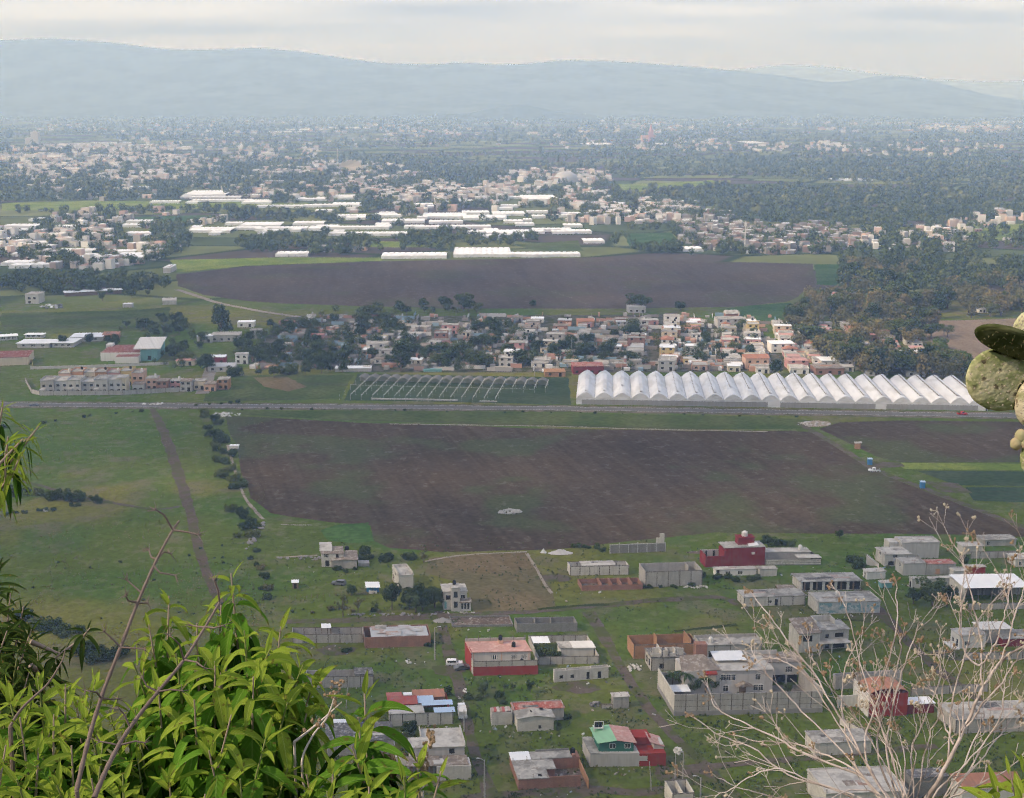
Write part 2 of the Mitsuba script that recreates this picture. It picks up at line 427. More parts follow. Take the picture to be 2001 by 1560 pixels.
patch('plowed_field', [(440, 812), (700, 826), (1000, 836), (1350, 843), (1545, 842), (1590, 845), (1640, 872), (1700, 912), (1770, 945), (1850, 978), (1930, 1003), (2030, 1040), (2030, 1050), (1900, 1046), (1640, 1042), (1400, 1042),
      (1290, 1052), (1080, 1074), (860, 1079), (760, 1072), (728, 1056), (722, 1026), (640, 1022), (530, 1003), (492, 972), (472, 930), (462, 880), (445, 838)], 'soil', 0.05, 8, 1.5, 'large brown ploughed field below the highway')
patch('plowed_field', [(1600, 838), (1640, 826), (1760, 822), (2040, 826), (2040, 903), (1760, 903), (1712, 892), (1650, 862)], 'soil', 0.05, 8, 1.0, 'ploughed field right of the diagonal track')
patch('plowed_field', [(345, 537), (480, 521), (740, 511), (1180, 503), (1400, 512), (1590, 516), (1590, 560), (1540, 590), (1430, 600), (1240, 603), (900, 604), (560, 594), (480, 588), (400, 577), (350, 560)], 'soil_far', 0.06, 12, 2.5, 'long grey brown field beyond the village')
patch('field', [(1742, 905), (2040, 907), (2040, 920), (1770, 917)], 'crop_bright', 0.06, 8, 0.6, 'narrow yellow green crop strip')
patch('field', [(1790, 920), (2040, 922), (2040, 951), (1872, 949)], 'crop_dull', 0.05, 8, 0.6, 'green crop strip beside the ploughed field')
patch('field', [(1888, 953), (2040, 953), (2040, 983), (1903, 979)], 'crop_dark', 0.06, 8, 0.6, 'dark green crop rows at the edge of the ploughed field')
patch('field', [(332, 508), (560, 503), (750, 504), (745, 510), (480, 520), (345, 533)], 'crop_bright', 0.05, 12, 2, 'sunlit yellow green field behind the long brown field')
patch('field', [(1418, 603), (1470, 597), (1545, 592), (1560, 612), (1530, 628), (1440, 632)], 'crop_green', 0.05, 12, 1.5, 'small green field by the village edge')
patch('field', [(1592, 517), (1650, 517), (1650, 560), (1595, 556)], 'crop_green', 0.05, 12, 1.5, 'green field before the dark wood')
patch('field', [(1808, 628), (2040, 622), (2040, 694), (1900, 702), (1806, 664)], 'brown_field', 0.05, 10, 1.5, 'pale brown tilled field behind the cactus')
patch('field', [(1200, 360), (1290, 358), (1395, 352), (1400, 360), (1300, 374), (1215, 376)], 'crop_bright', 0.05, 40, 10, 'far yellow green field among the woods')
patch('field', [(0, 398), (200, 392), (470, 398), (480, 406), (150, 410), (0, 412)], 'crop_bright', 0.05, 30, 6, 'far sunlit field in front of the town')
for px_, lb_ in (([(430, 394), (600, 396), (610, 403), (440, 404)], 'thin far green strip left of centre'), ([(1250, 330), (1480, 326), (1500, 336), (1280, 342)], 'faint far field above the big wood'), ([(1860, 440), (2040, 436), (2040, 470), (1880, 472)], 'scrubby yellow green land at the right edge'), ([(1080, 318), (1180, 316), (1190, 323), (1090, 325)], 'far strip below the distant town'),
                 ([(1550, 335), (1700, 330), (1720, 340), (1570, 344)], 'far field before the long white shed'), ([(640, 268), (720, 267), (725, 272), (650, 273)], 'tiny far field under the hills'), ([(1650, 300), (1800, 296), (1810, 303), (1660, 306)], 'pale far field at the right'), ([(700, 470), (860, 474), (850, 484), (700, 482)], 'green gap between the plastic tunnels')):
    patch('field', px_, 'crop_bright' if 'green' in lb_ else 'crop_scrub', 0.05, 40, 10, lb_)
patch('field', [(258, 424), (420, 420), (425, 430), (270, 436)], 'crop_green', 0.05, 30, 5, 'green field between far tree rows')
patch('field', [(1220, 456), (1315, 455), (1320, 480), (1230, 482)], 'crop_green', 0.05, 20, 3, 'green field left of the tall mast')
patch('field', [(1000, 478), (1130, 470), (1140, 490), (1060, 494)], 'grass_lush', 0.05, 20, 3, 'dull green field behind the plastic tunnels')
patch('meadow', [(0, 612), (240, 608), (330, 600), (340, 640), (200, 652), (0, 652)], 'grass_lush', 0.04, 12, 3, 'dark green pasture behind the school')
patch('meadow', [(395, 735), (690, 733), (668, 780), (400, 785)], 'grass_lush', 0.04, 8, 1.5, 'green meadow beside the net tunnels')
patch('meadow', [(440, 803), (900, 803), (1500, 815), (1620, 826), (1560, 838), (1350, 840), (1000, 832), (700, 822), (450, 810)], 'grass_lush', 0.04, 8, 1.5, 'green strip along the highway')
patch('bare_ground', [(495, 738), (560, 736), (600, 756), (560, 766), (520, 758)], 'stubble', 0.07, 4, 1.5, 'pale bare patch in the roadside meadow')
patch('stubble_field', [(838, 1090), (940, 1083), (1028, 1080), (1050, 1112), (1078, 1150), (1085, 1192), (1000, 1200), (925, 1196), (915, 1150), (880, 1135), (830, 1120)], 'stubble', 0.05, 4, 0.8, 'tan stubble plot between the houses and the field')
patch('field', [(625, 1036), (660, 1026), (722, 1021), (732, 1058), (690, 1062), (640, 1056)], 'crop_fresh', 0.05, 5, 0.8, 'bright green corner beside the ploughed field')
patch('spoil_patch', [(1556, 826), (1600, 822), (1625, 826), (1618, 833), (1580, 835)], 'dirt_pale', 0.09, 4, 1.2, 'pale sandy patch at the head of the track')
patch('spoil_patch', [(1700, 902), (1760, 905), (1770, 912), (1712, 915)], 'dirt', 0.09, 4, 1.2, 'trodden ground beside the blue cabins')
patch('spoil_patch', [(1805, 940), (1870, 945), (1900, 965), (1840, 962)], 'dirt', 0.09, 4, 1.2, 'bare ground by the single blue cabin')
patch('bare_ground', [(1300, 615), (1440, 640), (1560, 680), (1580, 722), (1300, 728)], 'village_floor', 0.03, 8, 1.5, 'dusty ground between the orange houses')
patch('bare_ground', [(560, 620), (1300, 615), (1300, 728), (700, 728), (480, 700)], 'village_floor', 0.03, 8, 1.5, 'bare village ground under the trees')

# the highway with its verge and edge lines
HW = [(-120, 790), (300, 793), (700, 795.5), (1100, 799), (1500, 805), (1800, 810), (2120, 815)]
ribbon('verge', HW, 15, 'verge_mat', 0.06, 6, 0.8, 'dusty verge of the highway')
ribbon('highway', HW, 7.2, 'asphalt', 0.10, 6, 0.05, 'grey asphalt highway across the plain')
hwl = np.array([at(*q)[:2] for q in HW])
hd = np.gradient(hwl, axis=0); hd /= np.linalg.norm(hd, axis=1, keepdims=True); hn = np.stack([-hd[:, 1], hd[:, 0]], -1)
scene['lane_paint'] = {'type': 'twosided', 'bsdf': {'type': 'diffuse', 'reflectance': rgb(0.4, 0.39, 0.37)}}
for o_ in (-3.5, 3.5): ribbon('road_marking', None, 0.5, 'lane_paint', 0.14, 6, 0.02, 'pale edge line of the highway', hwl + hn * o_)

ribbon('track', [(298, 800), (318, 840), (335, 885), (350, 930), (366, 980), (376, 1020), (386, 1065), (402, 1115), (425, 1170), (450, 1230)], [3.2, 4.2, 4.6, 4.4, 4, 3.6, 3.4, 3.2, 3, 3], 'dirt_bare', 0.08, 2.5, 0.7, 'long dirt track across the left meadow')
ribbon('track', [(0, 930), (120, 960), (230, 985), (300, 995), (350, 990)], 2.2, 'dirt', 0.07, 2.5, 0.7, 'faint footpath crossing the meadow')
ribbon('track', [(1555, 826), (1600, 850), (1650, 880), (1700, 912), (1760, 938), (1800, 952), (1850, 972), (1930, 1004), (2040, 1045)], 3.6, 'dirt', 0.09, 3, 0.6, 'diagonal field track past the blue cabins')
ribbon('track', [(857, 1195), (868, 1240), (885, 1300), (900, 1350), (908, 1395), (920, 1440), (935, 1490), (955, 1545), (975, 1600)], [3, 3, 3.6, 3.2, 2.8, 2.6, 2.6, 3, 3], 'dirt', 0.08, 1.5, 0.6, 'worn dirt lane past the white pickup')
ribbon('track', [(1150, 1196), (1175, 1235), (1205, 1290), (1240, 1345), (1280, 1400), (1330, 1450), (1380, 1500), (1420, 1545), (1450, 1590)], [4, 3.4, 3, 2.8, 2.6, 2.6, 3, 4, 4], 'dirt', 0.08, 1.5, 0.6, 'grassy lane beside the walled villa')
ribbon('track', [(560, 1216), (700, 1212), (860, 1205), (1000, 1198), (1170, 1184), (1300, 1172), (1400, 1168), (1470, 1200)], [3, 4, 4.5, 3, 3, 3.4, 3, 3], 'dirt', 0.075, 1.5, 0.8, 'lane along the back plots')
ribbon('track', [(1380, 1500), (1500, 1488), (1600, 1480), (1700, 1470), (1830, 1458)], 2.6, 'dirt', 0.07, 1.5, 0.6, 'cross lane behind the dry shrub')
ribbon('track', [(1640, 1120), (1690, 1165), (1730, 1205), (1775, 1255), (1830, 1305), (1880, 1345), (1960, 1400)], 3.0, 'dirt_bare', 0.08, 1.5, 0.6, 'brown lane among the right hand plots')
ribbon('track', [(900, 1560), (1010, 1552), (1150, 1542), (1250, 1548), (1330, 1530)], 3.0, 'dirt', 0.07, 1.5, 0.7, 'lane below the brick house')
ribbon('track', [(345, 566), (380, 577), (430, 593), (480, 603), (530, 612), (590, 620)], 5.0, 'dirt_pale', 0.09, 5, 0.8, 'pale road leading into the village')
for i_, (a_, b_) in enumerate([((1311, 615), (1299, 728)), ((1108, 632), (1056, 726)), ((908, 630), (798, 720)), ((1478, 640), (1500, 728)), ((1585, 660), (1610, 728)), ((420, 700), (395, 770))]):
    ribbon('street', [a_, tuple(np.add(a_, b_) / 2), b_], [7, 7, 8][0] if i_ else 9, 'street_mat', 0.08, 6, 0.4, 'dusty village street running towards the long brown field')

ribbon('ditch', [(1052, 1192), (1110, 1186), (1190, 1181)], 1.6, 'weed_ground', 0.085, 1.5, 0.7, 'weedy ditch line across the middle plots')
ribbon('ditch', [(1318, 1234), (1380, 1228), (1440, 1221)], 1.8, 'weed_ground', 0.085, 1.5, 0.8, 'weedy bank above the long house')
ribbon('ditch', [(1570, 1208), (1620, 1210), (1690, 1214)], 1.0, 'weed_ground', 0.085, 1.5, 0.5, 'weedy line below the mural house')
for i_, (u_, v_, r_) in enumerate([(880, 1310, 3.2), (1130, 1345, 4), (1100, 1548, 5), (1340, 1512, 5), (1080, 1130, 3.5), (1700, 1205, 4.5), (1860, 1280, 4), (660, 1270, 3.5)]):
    c_ = at(u_, v_); a_ = np.linspace(0, 2 * math.pi, 26, endpoint=False); rr_ = r_ * (.55 + .9 * meshkit.fbm(np.stack([np.cos(a_) * 1.6 + i_ * 7, np.sin(a_) * 1.6, 0 * a_], -1), 3, i_))
    v_l = np.vstack([[c_ + [0, 0, .06]], np.column_stack([c_[0] + 1.5 * rr_ * np.cos(a_), c_[1] + rr_ * np.sin(a_), np.full(26, .06)])])
    ground_piece('bare_patch', (v_l, np.array([[0, k_ + 1, (k_ + 1) % 26 + 1] for k_ in range(26)])), 'dirt', label='worn bare patch of ground between the near plots')

# hills: a real range 10 to 14 km away, and a paler one behind it
SKY = [(-900, 100), (-300, 92), (0, 81), (130, 76), (250, 84), (350, 97), (430, 98), (520, 94), (600, 101), (700, 117), (760, 124), (850, 127), (900, 122), (960, 127), (1020, 126), (1100, 118), (1200, 121),
       (1300, 128), (1400, 137), (1500, 147), (1600, 162), (1640, 159), (1700, 148), (1760, 151), (1820, 168), (1900, 186), (2001, 200), (2300, 214), (2900, 222)]
BACK = [(-900, 160), (900, 150), (1300, 142), (1430, 136), (1520, 127), (1600, 132), (1700, 146), (1800, 156), (1900, 160), (2001, 158), (2400, 170), (2900, 190)]


def range_of_hills(name, prof, y0, yr, y1, seed, label):
    u = np.linspace(prof[0][0], prof[-1][0], 300)
    row = np.interp(u, *zip(*prof))
    row = np.convolve(np.pad(row, 1, 'edge'), np.ones(3) / 3, 'valid')
    t = np.linspace(0, 1, 46)
    ys = np.where(t < 0.6, y0 + (yr - y0) * t / 0.6, yr + (y1 - yr) * (t - 0.6) / 0.4)
    V = []
    for i, (a, b) in enumerate(zip(u, row)):
        d = ray(a, b); k = d / d[1]
        crest = CAMH + k[2] * yr
        x_at = (a - 1000.5) / F * yr
        for tt, y in zip(t, ys):
            s = tt / 0.6 if tt < 0.6 else (1 - tt) / 0.4
            h = crest * (0.5 - 0.5 * math.cos(math.pi * s ** 0.85))
            V.append([x_at * (y / yr) ** 0.35, y, h])
    V = np.array(V)
    q = V / 900.0
    bump = meshkit.fbm(np.stack([q[:, 0], q[:, 1] * 0.6, 0 * q[:, 0]], -1), 4, seed) - 0.5
    s = np.tile(np.where(t < 0.6, t / 0.6, (1 - t) / 0.4), len(u))
    V[:, 2] = V[:, 2] + bump * 45 * s * (1 - s) * 2 - 2 * (s < 0.02)
    m = len(t)
    Fc = np.array([[i * m + j, (i + 1) * m + j, (i + 1) * m + j + 1, i * m + j + 1] for i in range(len(u) - 1) for j in range(m - 1)])
    return ground_piece(name, (V, Fc), 'hill_mat', smooth=True, label=label)


diffuse('hill_mat', mikit.proc(lambda p, n, uv: mix((0.042, 0.06, 0.04), (0.062, 0.08, 0.05), smoothstep(0.3, 0.7, fbm(p.x * 0.003, p.y * 0.003, p.z * 0.003, 5)))))
range_of_hills('hills', SKY, 9600, 12600, 15500, 3, 'long hazy blue hill range across the horizon')
range_of_hills('hills', BACK, 17500, 21800, 24300, 5, 'paler and farther hills fading into the sky')
range_of_hills('hills', [(860, 224), (920, 222), (960, 212), (1000, 205), (1030, 206), (1060, 213), (1110, 222), (1160, 225)], 8600, 9200, 9900, 8, 'low dark mound at the foot of the range')


# the slope below the lookout, which carries the shrubs and the cactus
def slope_z(x, y):
    h = 148.3 - 0.64 * np.maximum(y, -4) - 0.0004 * np.asarray(x, float) ** 2
    n = meshkit.fbm(np.stack([np.asarray(x) / 9, np.asarray(y) / 9, 0 * np.asarray(x) + 0.0], -1), 4, 2) - 0.5
    return h + n * np.clip(np.asarray(y) * 0.08, 0.1, 5)


sx = np.concatenate([-np.geomspace(420, 22, 24), np.linspace(-20, 20, 81), np.geomspace(22, 420, 24)])
sy = np.concatenate([np.linspace(-120, -6, 12), np.linspace(-5, 25, 61), np.geomspace(26, 262, 40)])
SX, SY = np.meshgrid(sx, sy)
SZ = np.maximum(slope_z(SX, SY), -0.6)
nx = len(sx)
f = np.array([[j * nx + i, j * nx + i + 1, (j + 1) * nx + i + 1, (j + 1) * nx + i] for j in range(len(sy) - 1) for i in range(nx - 1)])
diffuse('slope_mat', mikit.proc(lambda p, n, uv: mix(mix((0.05, 0.075, 0.025), (0.14, 0.12, 0.07), smoothstep(0.4, 0.65, fbm(p.x * 0.6, p.y * 0.6, p.z * 0.6, 5))), (0.04, 0.055, 0.02), smoothstep(0.5, 0.7, fbm(p.x * 0.15, p.y * 0.15, 3.0, 3)))))
ground_piece('hillside', (np.stack([SX.ravel(), SY.ravel(), SZ.ravel()], -1), f), 'slope_mat', smooth=True, label='steep grassy hillside below the lookout')


# ------------------------------------------------------------------ a broken sheet of thin cloud high over the near plain (above the picture); its shade dulls the fields and plots
def cloud_sheet():
    r = np.random.default_rng(31); base = 3000.0
    octa = trimesh.creation.icosphere(subdivisions=0); V_, F_, n = [], [], 0
    k = SUN / SUN[2] * base
    gx_, gy_ = np.meshgrid(np.arange(-900, 800, 17.0), np.arange(130, 1260, 17.0))
    for x, y in zip(gx_.ravel(), gy_.ravel()):
        edge = min((x + 900) / 160, (800 - x) / 160, (y - 130) / 50, (1260 - y) / 110, 1)
        cover = 0.62 * edge + 0.35 * (meshkit.fbm([[x / 120, y / 120, 0]], 3, 2)[0] - .5)
        e = math.hypot((x - 128) / 74, (y - 815) / 120)
        cover *= 0.08 if e < .8 else min(1, .08 + (e - .8) * 3.2)
        if x > 190 and y > 690: cover *= .3
        if r.random() > cover: continue
        s = r.uniform(7.5, 13.5)
        v = octa.vertices * [s * r.uniform(.9, 1.5), s * r.uniform(.9, 1.3), s * .35] + [x + k[0] + r.normal() * 6, y + k[1] + r.normal() * 6, base + r.uniform(0, 60)]
        V_.append(v); F_.append(octa.faces + n); n += len(v)
    scene['cloud_mat'] = {'type': 'principledthin', 'base_color': rgb(.97, .97, .98), 'roughness': 1.0, 'diff_trans': 1.1, 'eta': 1.01}
    scene['cloud'] = mikit.ply((np.vstack(V_), np.vstack(F_)), 'cloud_mat', smooth=True)
    labels['cloud'] = {'label': 'broken sheet of thin cloud high over the near plain', 'category': 'cloud', 'kind': 'stuff'}


cloud_sheet()
# ------------------------------------------------------------------ buildings
GREYS = None


def side_box(mb, fr, face, w, d, a, b, z0, z1, out, inn):
    """A box on the face of a w x d block between a and b metres along it, from inn behind to out in front of the face."""
    if face == 'f': mb.box(fr, a, b, -out, inn, z0, z1)
    elif face == 'l': mb.box(fr, -out, inn, a, b, z0, z1)
    elif face == 'r': mb.box(fr, w - inn, w + out, a, b, z0, z1)
    else: mb.box(fr, a, b, d - inn, d + out, z0, z1)


def opening(key, fr, w, d, face, pos, z0, ww, hh, kind='open', frame='concrete'):
    L = w if face in 'fb' else d
    a = pos * L - ww / 2; b = a + ww
    m = MB(); side_box(m, fr, face, w, d, a, b, z0, z0 + hh, 0.012, 0.05)
    name = {'open': 'opening', 'win': 'window', 'door': 'door', 'arch': 'window'}[kind]
    k = put(key, name, m, 'pane' if kind in ('win', 'arch') else 'opening' if kind == 'open' else frame)
    if kind in ('win', 'arch'):
        t = 0.09; m = MB()
        for q in ((a - t, a, z0 - t, z0 + hh + t), (b, b + t, z0 - t, z0 + hh + t), (a, b, z0 - t, z0), (a, b, z0 + hh, z0 + hh + t)):
            side_box(m, fr, face, w, d, q[0], q[1], q[2], q[3], 0.05, 0.02)
        nb = max(1, int(round(ww / 0.55)))
        for i in range(1, nb):
            x = a + ww * i / nb
            side_box(m, fr, face, w, d, x - 0.035, x + 0.035, z0, z0 + hh, 0.04, 0.0)
        if kind == 'arch':
            side_box(m, fr, face, w, d, a, b, z0 + hh * 0.62, z0 + hh * 0.62 + 0.07, 0.04, 0.0)
            for i in range(7):
                u0, u1 = -1 + 2 * i / 7, -1 + 2 * (i + 1) / 7
                zt = z0 + hh + 0.28 * (1 - ((u0 + u1) / 2) ** 2)
                side_box(m, fr, face, w, d, (a + b) / 2 + u0 * ww / 2, (a + b) / 2 + u1 * ww / 2, z0 + hh + t, zt + t, 0.06, 0.0)
        scene[f'{k}__frame'] = mikit.ply(m.mesh(), 'white' if frame == 'concrete' else frame)
    return k


def turned(a): return (-math.sin(a), math.cos(a), 0.0)


def locate(fl, fr, vt, vb=None, depth=None, h=None, skew=None):
    """The frame, width, height and depth of a block seen at these pixels. The plots of the near village run slightly to the left as they recede."""
    a, b = at(*fl), at(*fr)
    F_ = Frame(a, b - a, turned(skew if skew is not None else 0.17) if fl[1] > 1040 else None)
    w = np.linalg.norm((b - a)[:2])
    hh = height(fl[0], fl[1], vt) if h is None else h
    if depth is None:
        g = at((fl[0] + fr[0]) / 2, vb, hh)
        depth = float(np.linalg.solve(np.stack([F_.ex[:2], F_.ey[:2]], 1), (g - F_.o)[:2])[1])
    return F_, w, hh, depth


def columns(key, fr, w, d, h, step, faces, t=0.15, mat='column_dark', top=True):
    for f_ in faces:
        L = w if f_ in 'fb' else d
        n = max(1, int(round(L / step)))
        for i in range(n + 1):
            if f_ in 'lr' and i in (0,) and 'f' in faces: continue
            x = min(max(L * i / n, 0.14), L - 0.14)
            m = MB(); side_box(m, fr, f_, w, d, x - 0.12, x + 0.12, 0, h + 0.03 + 0.25 * (((i * 7 + len(key)) % 5) == 0), 0.03, t + 0.03)
            put(key, 'column', m, mat)
        if top:
            m = MB(); side_box(m, fr, f_, w, d, 0.0, L, h - 0.14, h + 0.015, 0.022, t + 0.022)
            put(key, 'beam', m, mat)


def house(name, label, fl, fr, vt, vb=None, depth=None, h=None, cat='house', wall='block', roof='roof_concrete', over=0.22, parapet=0.0, cols=0, faces='fl', ops=(), inner=(), group=None, base=None, back=True, key=None, floor='floor_dirt', off=None, tilt=0.0, wallbeam=True, skew=None):
    """A box house, or with roof=None a roofless shell of thin walls."""
    F_, w, hh, d = locate(fl, fr, vt, vb, depth, h, skew)
    key = key or thing(name, label, cat, group)
    m, t = MB(), 0.15
    if roof is None:
        m.box(F_, 0, w, 0, t, 0, hh)
        if back: m.box(F_, 0, w, d - t, d, 0, hh)
        m.box(F_, 0, t, t, d - t, 0, hh); m.box(F_, w - t, w, t, d - t, 0, hh * 0.998)
        put(key, 'wall', m, wall)
        if floor: put(key, 'floor', MB().box(F_, t, w - t, t, d - t, 0.02, 0.12), floor)
        for q in inner:                      # (fraction along the front, y from, y to, height factor)
            put(key, 'partition', MB().box(F_, q[0] * w - t / 2, q[0] * w + t / 2, t + q[1] * (d - 2 * t), t + q[2] * (d - 2 * t), 0.12, hh * q[3]), wall)
    else:
        m.box(F_, 0, w, 0, d, 0, hh - 0.16)
        put(key, 'wall', m, wall)
        o = over
        z = lambda y: hh + tilt * (y / d)
        put(key, 'roof', MB().slab(F_, [(-o, -o, z(0)), (w + o, -o, z(0)), (w + o, d + o, z(d)), (-o, d + o, z(d))], 0.16), roof)
        if parapet:
            m = MB(); e = 0.12
            m.box(F_, 0, e, 0, d, hh, hh + parapet).box(F_, w - e, w, 0, d, hh, hh + parapet).box(F_, e, w - e, d - e, d, hh, hh + parapet)
            put(key, 'parapet', m, wall)
    if roof is not None and cat == 'house' and not wall.startswith('red'):
        q_ = np.random.default_rng(len(label) * 7 + int(fl[0])); m = MB()
        for x, y in ((0.2, 0.2), (w - 0.2, 0.2), (0.2, d - 0.2), (w - 0.2, d - 0.2), (w / 2, d - 0.2), (w * .5, .2)):
            for j in range(3): m.box(F_, x - .1 + .09 * j, x - .07 + .09 * j, y - .02, y + .01, hh, hh + q_.uniform(.4, 1.0))
        put(key, 'rebar', m, 'timber', kind='stuff')
        for j in range(int(w * d / 30)):
            a, b, x, y = q_.uniform(.8, w * .35), q_.uniform(.6, d * .35), q_.uniform(.1, .62) * w, q_.uniform(.1, .62) * d
            put(key, 'roof_patch', MB().box(F_, x, x + a, y, y + b, hh + tilt + .002 + .004 * j, hh + tilt + .03 + .006 * j), ['roof_dark', 'roof_pale', 'roof_concrete', 'sheet_rust', 'roof_brown'][q_.integers(5)])
    if cols: columns(key, F_, w, d, hh if roof is None else hh - 0.16, cols, faces, t, top=wallbeam)
    if base: put(key, 'base', MB().box(F_, -0.06, w + 0.06, -0.06, d * 0.99, 0, base), 'stone')
    for q in ops: opening(key, F_, w, d, *q)
    return key, F_, w, hh, d


def wall_run(name, label, pts, h, mat='block', step=3.2, t=0.15, cat='wall', base=0.0, posts='column_dark', rebar=False):
    """A free standing wall through ground pixels, with a post every few metres."""
    key = thing(name, label, cat)
    P = [at(*q) for q in pts]
    for a, b in zip(P[:-1], P[1:]):
        F_ = Frame(a, b - a); L = np.linalg.norm((b - a)[:2])
        put(key, 'wall_panel', MB().box(F_, 0.0, L, 0, t, 0, h), mat)
        n = max(1, int(round(L / step)))
        for i in range(n + 1):
            x = L * i / n
            put(key, 'post', MB().box(F_, x - 0.12, x + 0.12, -0.03, t + 0.03, 0, h + 0.04 + (0.5 if rebar and i % 2 else 0)), posts)
        put(key, 'coping', MB().box(F_, 0.12, L - 0.12, -0.025, t + 0.025, h - 0.13, h + 0.02), posts)
        if base: put(key, 'footing', MB().box(F_, 0, L, -0.08, t + 0.08, 0, base), 'stone')
    return key


def tank(p, label, mat='plastic_black', r=0.55, h=1.3):
    key = thing('water_tank', label, 'water tank')
    prof = [(0.0, r * 0.96), (0.08, r), (h * 0.35, r), (h * 0.4, r * 1.03), (h * 0.45, r), (h * 0.78, r), (h * 0.93, r * 0.72), (h, r * 0.35), (h + 0.02, r * 0.34), (h + 0.1, r * 0.3)]
    m = MB().tube([np.asarray(p) + [0, 0, z] for z, _ in prof], [q for _, q in prof], 14)
    scene[key] = mikit.ply(m.mesh(), mat, smooth=40)
    return key


def canopy(key_or_none, name, label, F_, x0, x1, y0, y1, z0, z1, mat, ribs=True, parent=None, cat='roof sheet'):
    """A tilted corrugated sheet on four thin posts, or a part of parent."""
    n = max(2, int((x1 - x0) / 0.45)) if ribs else 1
    m = MB()
    pts_t, k = [], n * 2 + 1
    xs = np.linspace(x0, x1, k)
    zz = np.where(np.arange(k) % 2 == 0, 0.0, 0.06)
    v = [F_.p(x, y0, z0 + z) for x, z in zip(xs, zz)] + [F_.p(x, y1, z1 + z) for x, z in zip(xs, zz)]
    v += [q - np.array([0, 0, 0.03]) for q in v]
    f = [[i, i + 1, k + i + 1, k + i] for i in range(k - 1)] + [[2 * k + i + 1, 2 * k + i, 3 * k + i, 3 * k + i + 1] for i in range(k - 1)]
    f += [[i + 1, i, 2 * k + i, 2 * k + i + 1] for i in range(k - 1)] + [[k + i, k + i + 1, 3 * k + i + 1, 3 * k + i] for i in range(k - 1)]
    m.add(v, f)
    return put(parent, name, m, mat)


def posts(key, F_, spots, z, r=0.06, mat='timber'):
    for x, y in spots: put(key, 'post', MB().tube([F_.p(x, y, 0), F_.p(x, y, z)], r, 5), mat)


# 1 farmhouse at the edge of the field
k, Fr, w, h, d = house('farmhouse', 'two storey farmhouse with pale tilted roof beside the ploughed field', (629, 1108), (672, 1108), 1082, depth=7.5, wall='block_light', roof='roof_brown', ops=[('f', 0.25, 0.2, 1.3, 2.0, 'open'), ('f', 0.22, 3.2, 1.4, 1.2, 'win'), ('f', 0.72, 3.0, 0.9, 1.5, 'open'), ('l', 0.3, 3.0, 1.0, 1.3, 'win'), ('l', 0.6, 0.5, 1.0, 1.6, 'open')])
put(k, 'gable_roof', MB().slab(Fr, [(-0.5, 2.2, h + 0.15), (3.6, 2.2, h + 0.25), (3.6, 8.0, h + 1.3), (-0.5, 8.0, h + 1.25)], 0.16), 'roof_pale')
put(k, 'wing', MB().box(Fr, 3.2, 11.4, -1.6, 4.0, 0, 3.0), 'block')
put(k, 'wing_roof', MB().slab(Fr, [(2.9, -2.0, 2.7), (7.6, -2.0, 3.3), (7.6, 4.0, 4.0), (2.9, 4.0, 3.4)], 0.15), 'roof_brown')
put(k, 'wing_roof', MB().slab(Fr, [(7.7, -1.9, 3.15), (11.9, -1.9, 3.1), (11.9, 4.2, 4.3), (7.7, 4.2, 4.3)], 0.15), 'roof_brown')
put(k, 'porch', MB().box(Fr, 12.0, 15.6, 0.5, 3.5, 0, 1.1), 'block')
tank(Fr.p(8.6, 6.6, 3.6), 'black water tank behind the farmhouse roof', r=0.7)
# 2 tall plain box house
house('box_house', 'tall plain block house with open flat roof behind the dark trees', (779, 1150), (808, 1149), 1124, vb=1107, skew=0.33, wall='block_light', roof='roof_pale', parapet=0.9, ops=[('l', 0.45, 3.2, 1.2, 1.2, 'open'), ('l', 0.78, 0.4, 1.0, 2.0, 'open')])
# 3 shelter with white roof
k = thing('shelter', 'small shelter with white metal roof left of the dark trees', 'shelter')
Fr, w, h, d = locate((716, 1161), (742, 1161), 1148, depth=3.5)
canopy(None, 'roof', '', Fr, -0.2, w + 0.2, -0.3, d, h, h + 0.5, 'sheet_white', parent=k)
put(k, 'wall', MB().box(Fr, 0.1, w - 0.1, 1.6, d - 0.1, 0, h - 0.1), 'blue'); posts(k, Fr, ((0, 0), (w / 2, 0), (w, 0)), h)
put(k, 'counter', MB().box(Fr, 0.8, w - 0.8, 0.2, 0.7, 0, 0.9), 'white')
k = thing('hut', 'tiny tin roofed hut alone in the fenced pasture', 'hut')
Fr, w, h, d = locate((571, 1151), (584, 1151), 1139, depth=2.2)
canopy(None, 'roof', '', Fr, -0.2, w + 0.1, -0.2, d, h, h + 0.2, 'sheet_white', parent=k); put(k, 'wall', MB().box(Fr, 0.1, w - 0.1, 0.1, d - 0.1, 0, h - 0.05), 'timber'); put(k, 'opening', MB().box(Fr, 0.6, 1.4, 0.08, 0.2, 0, 1.6), 'opening')
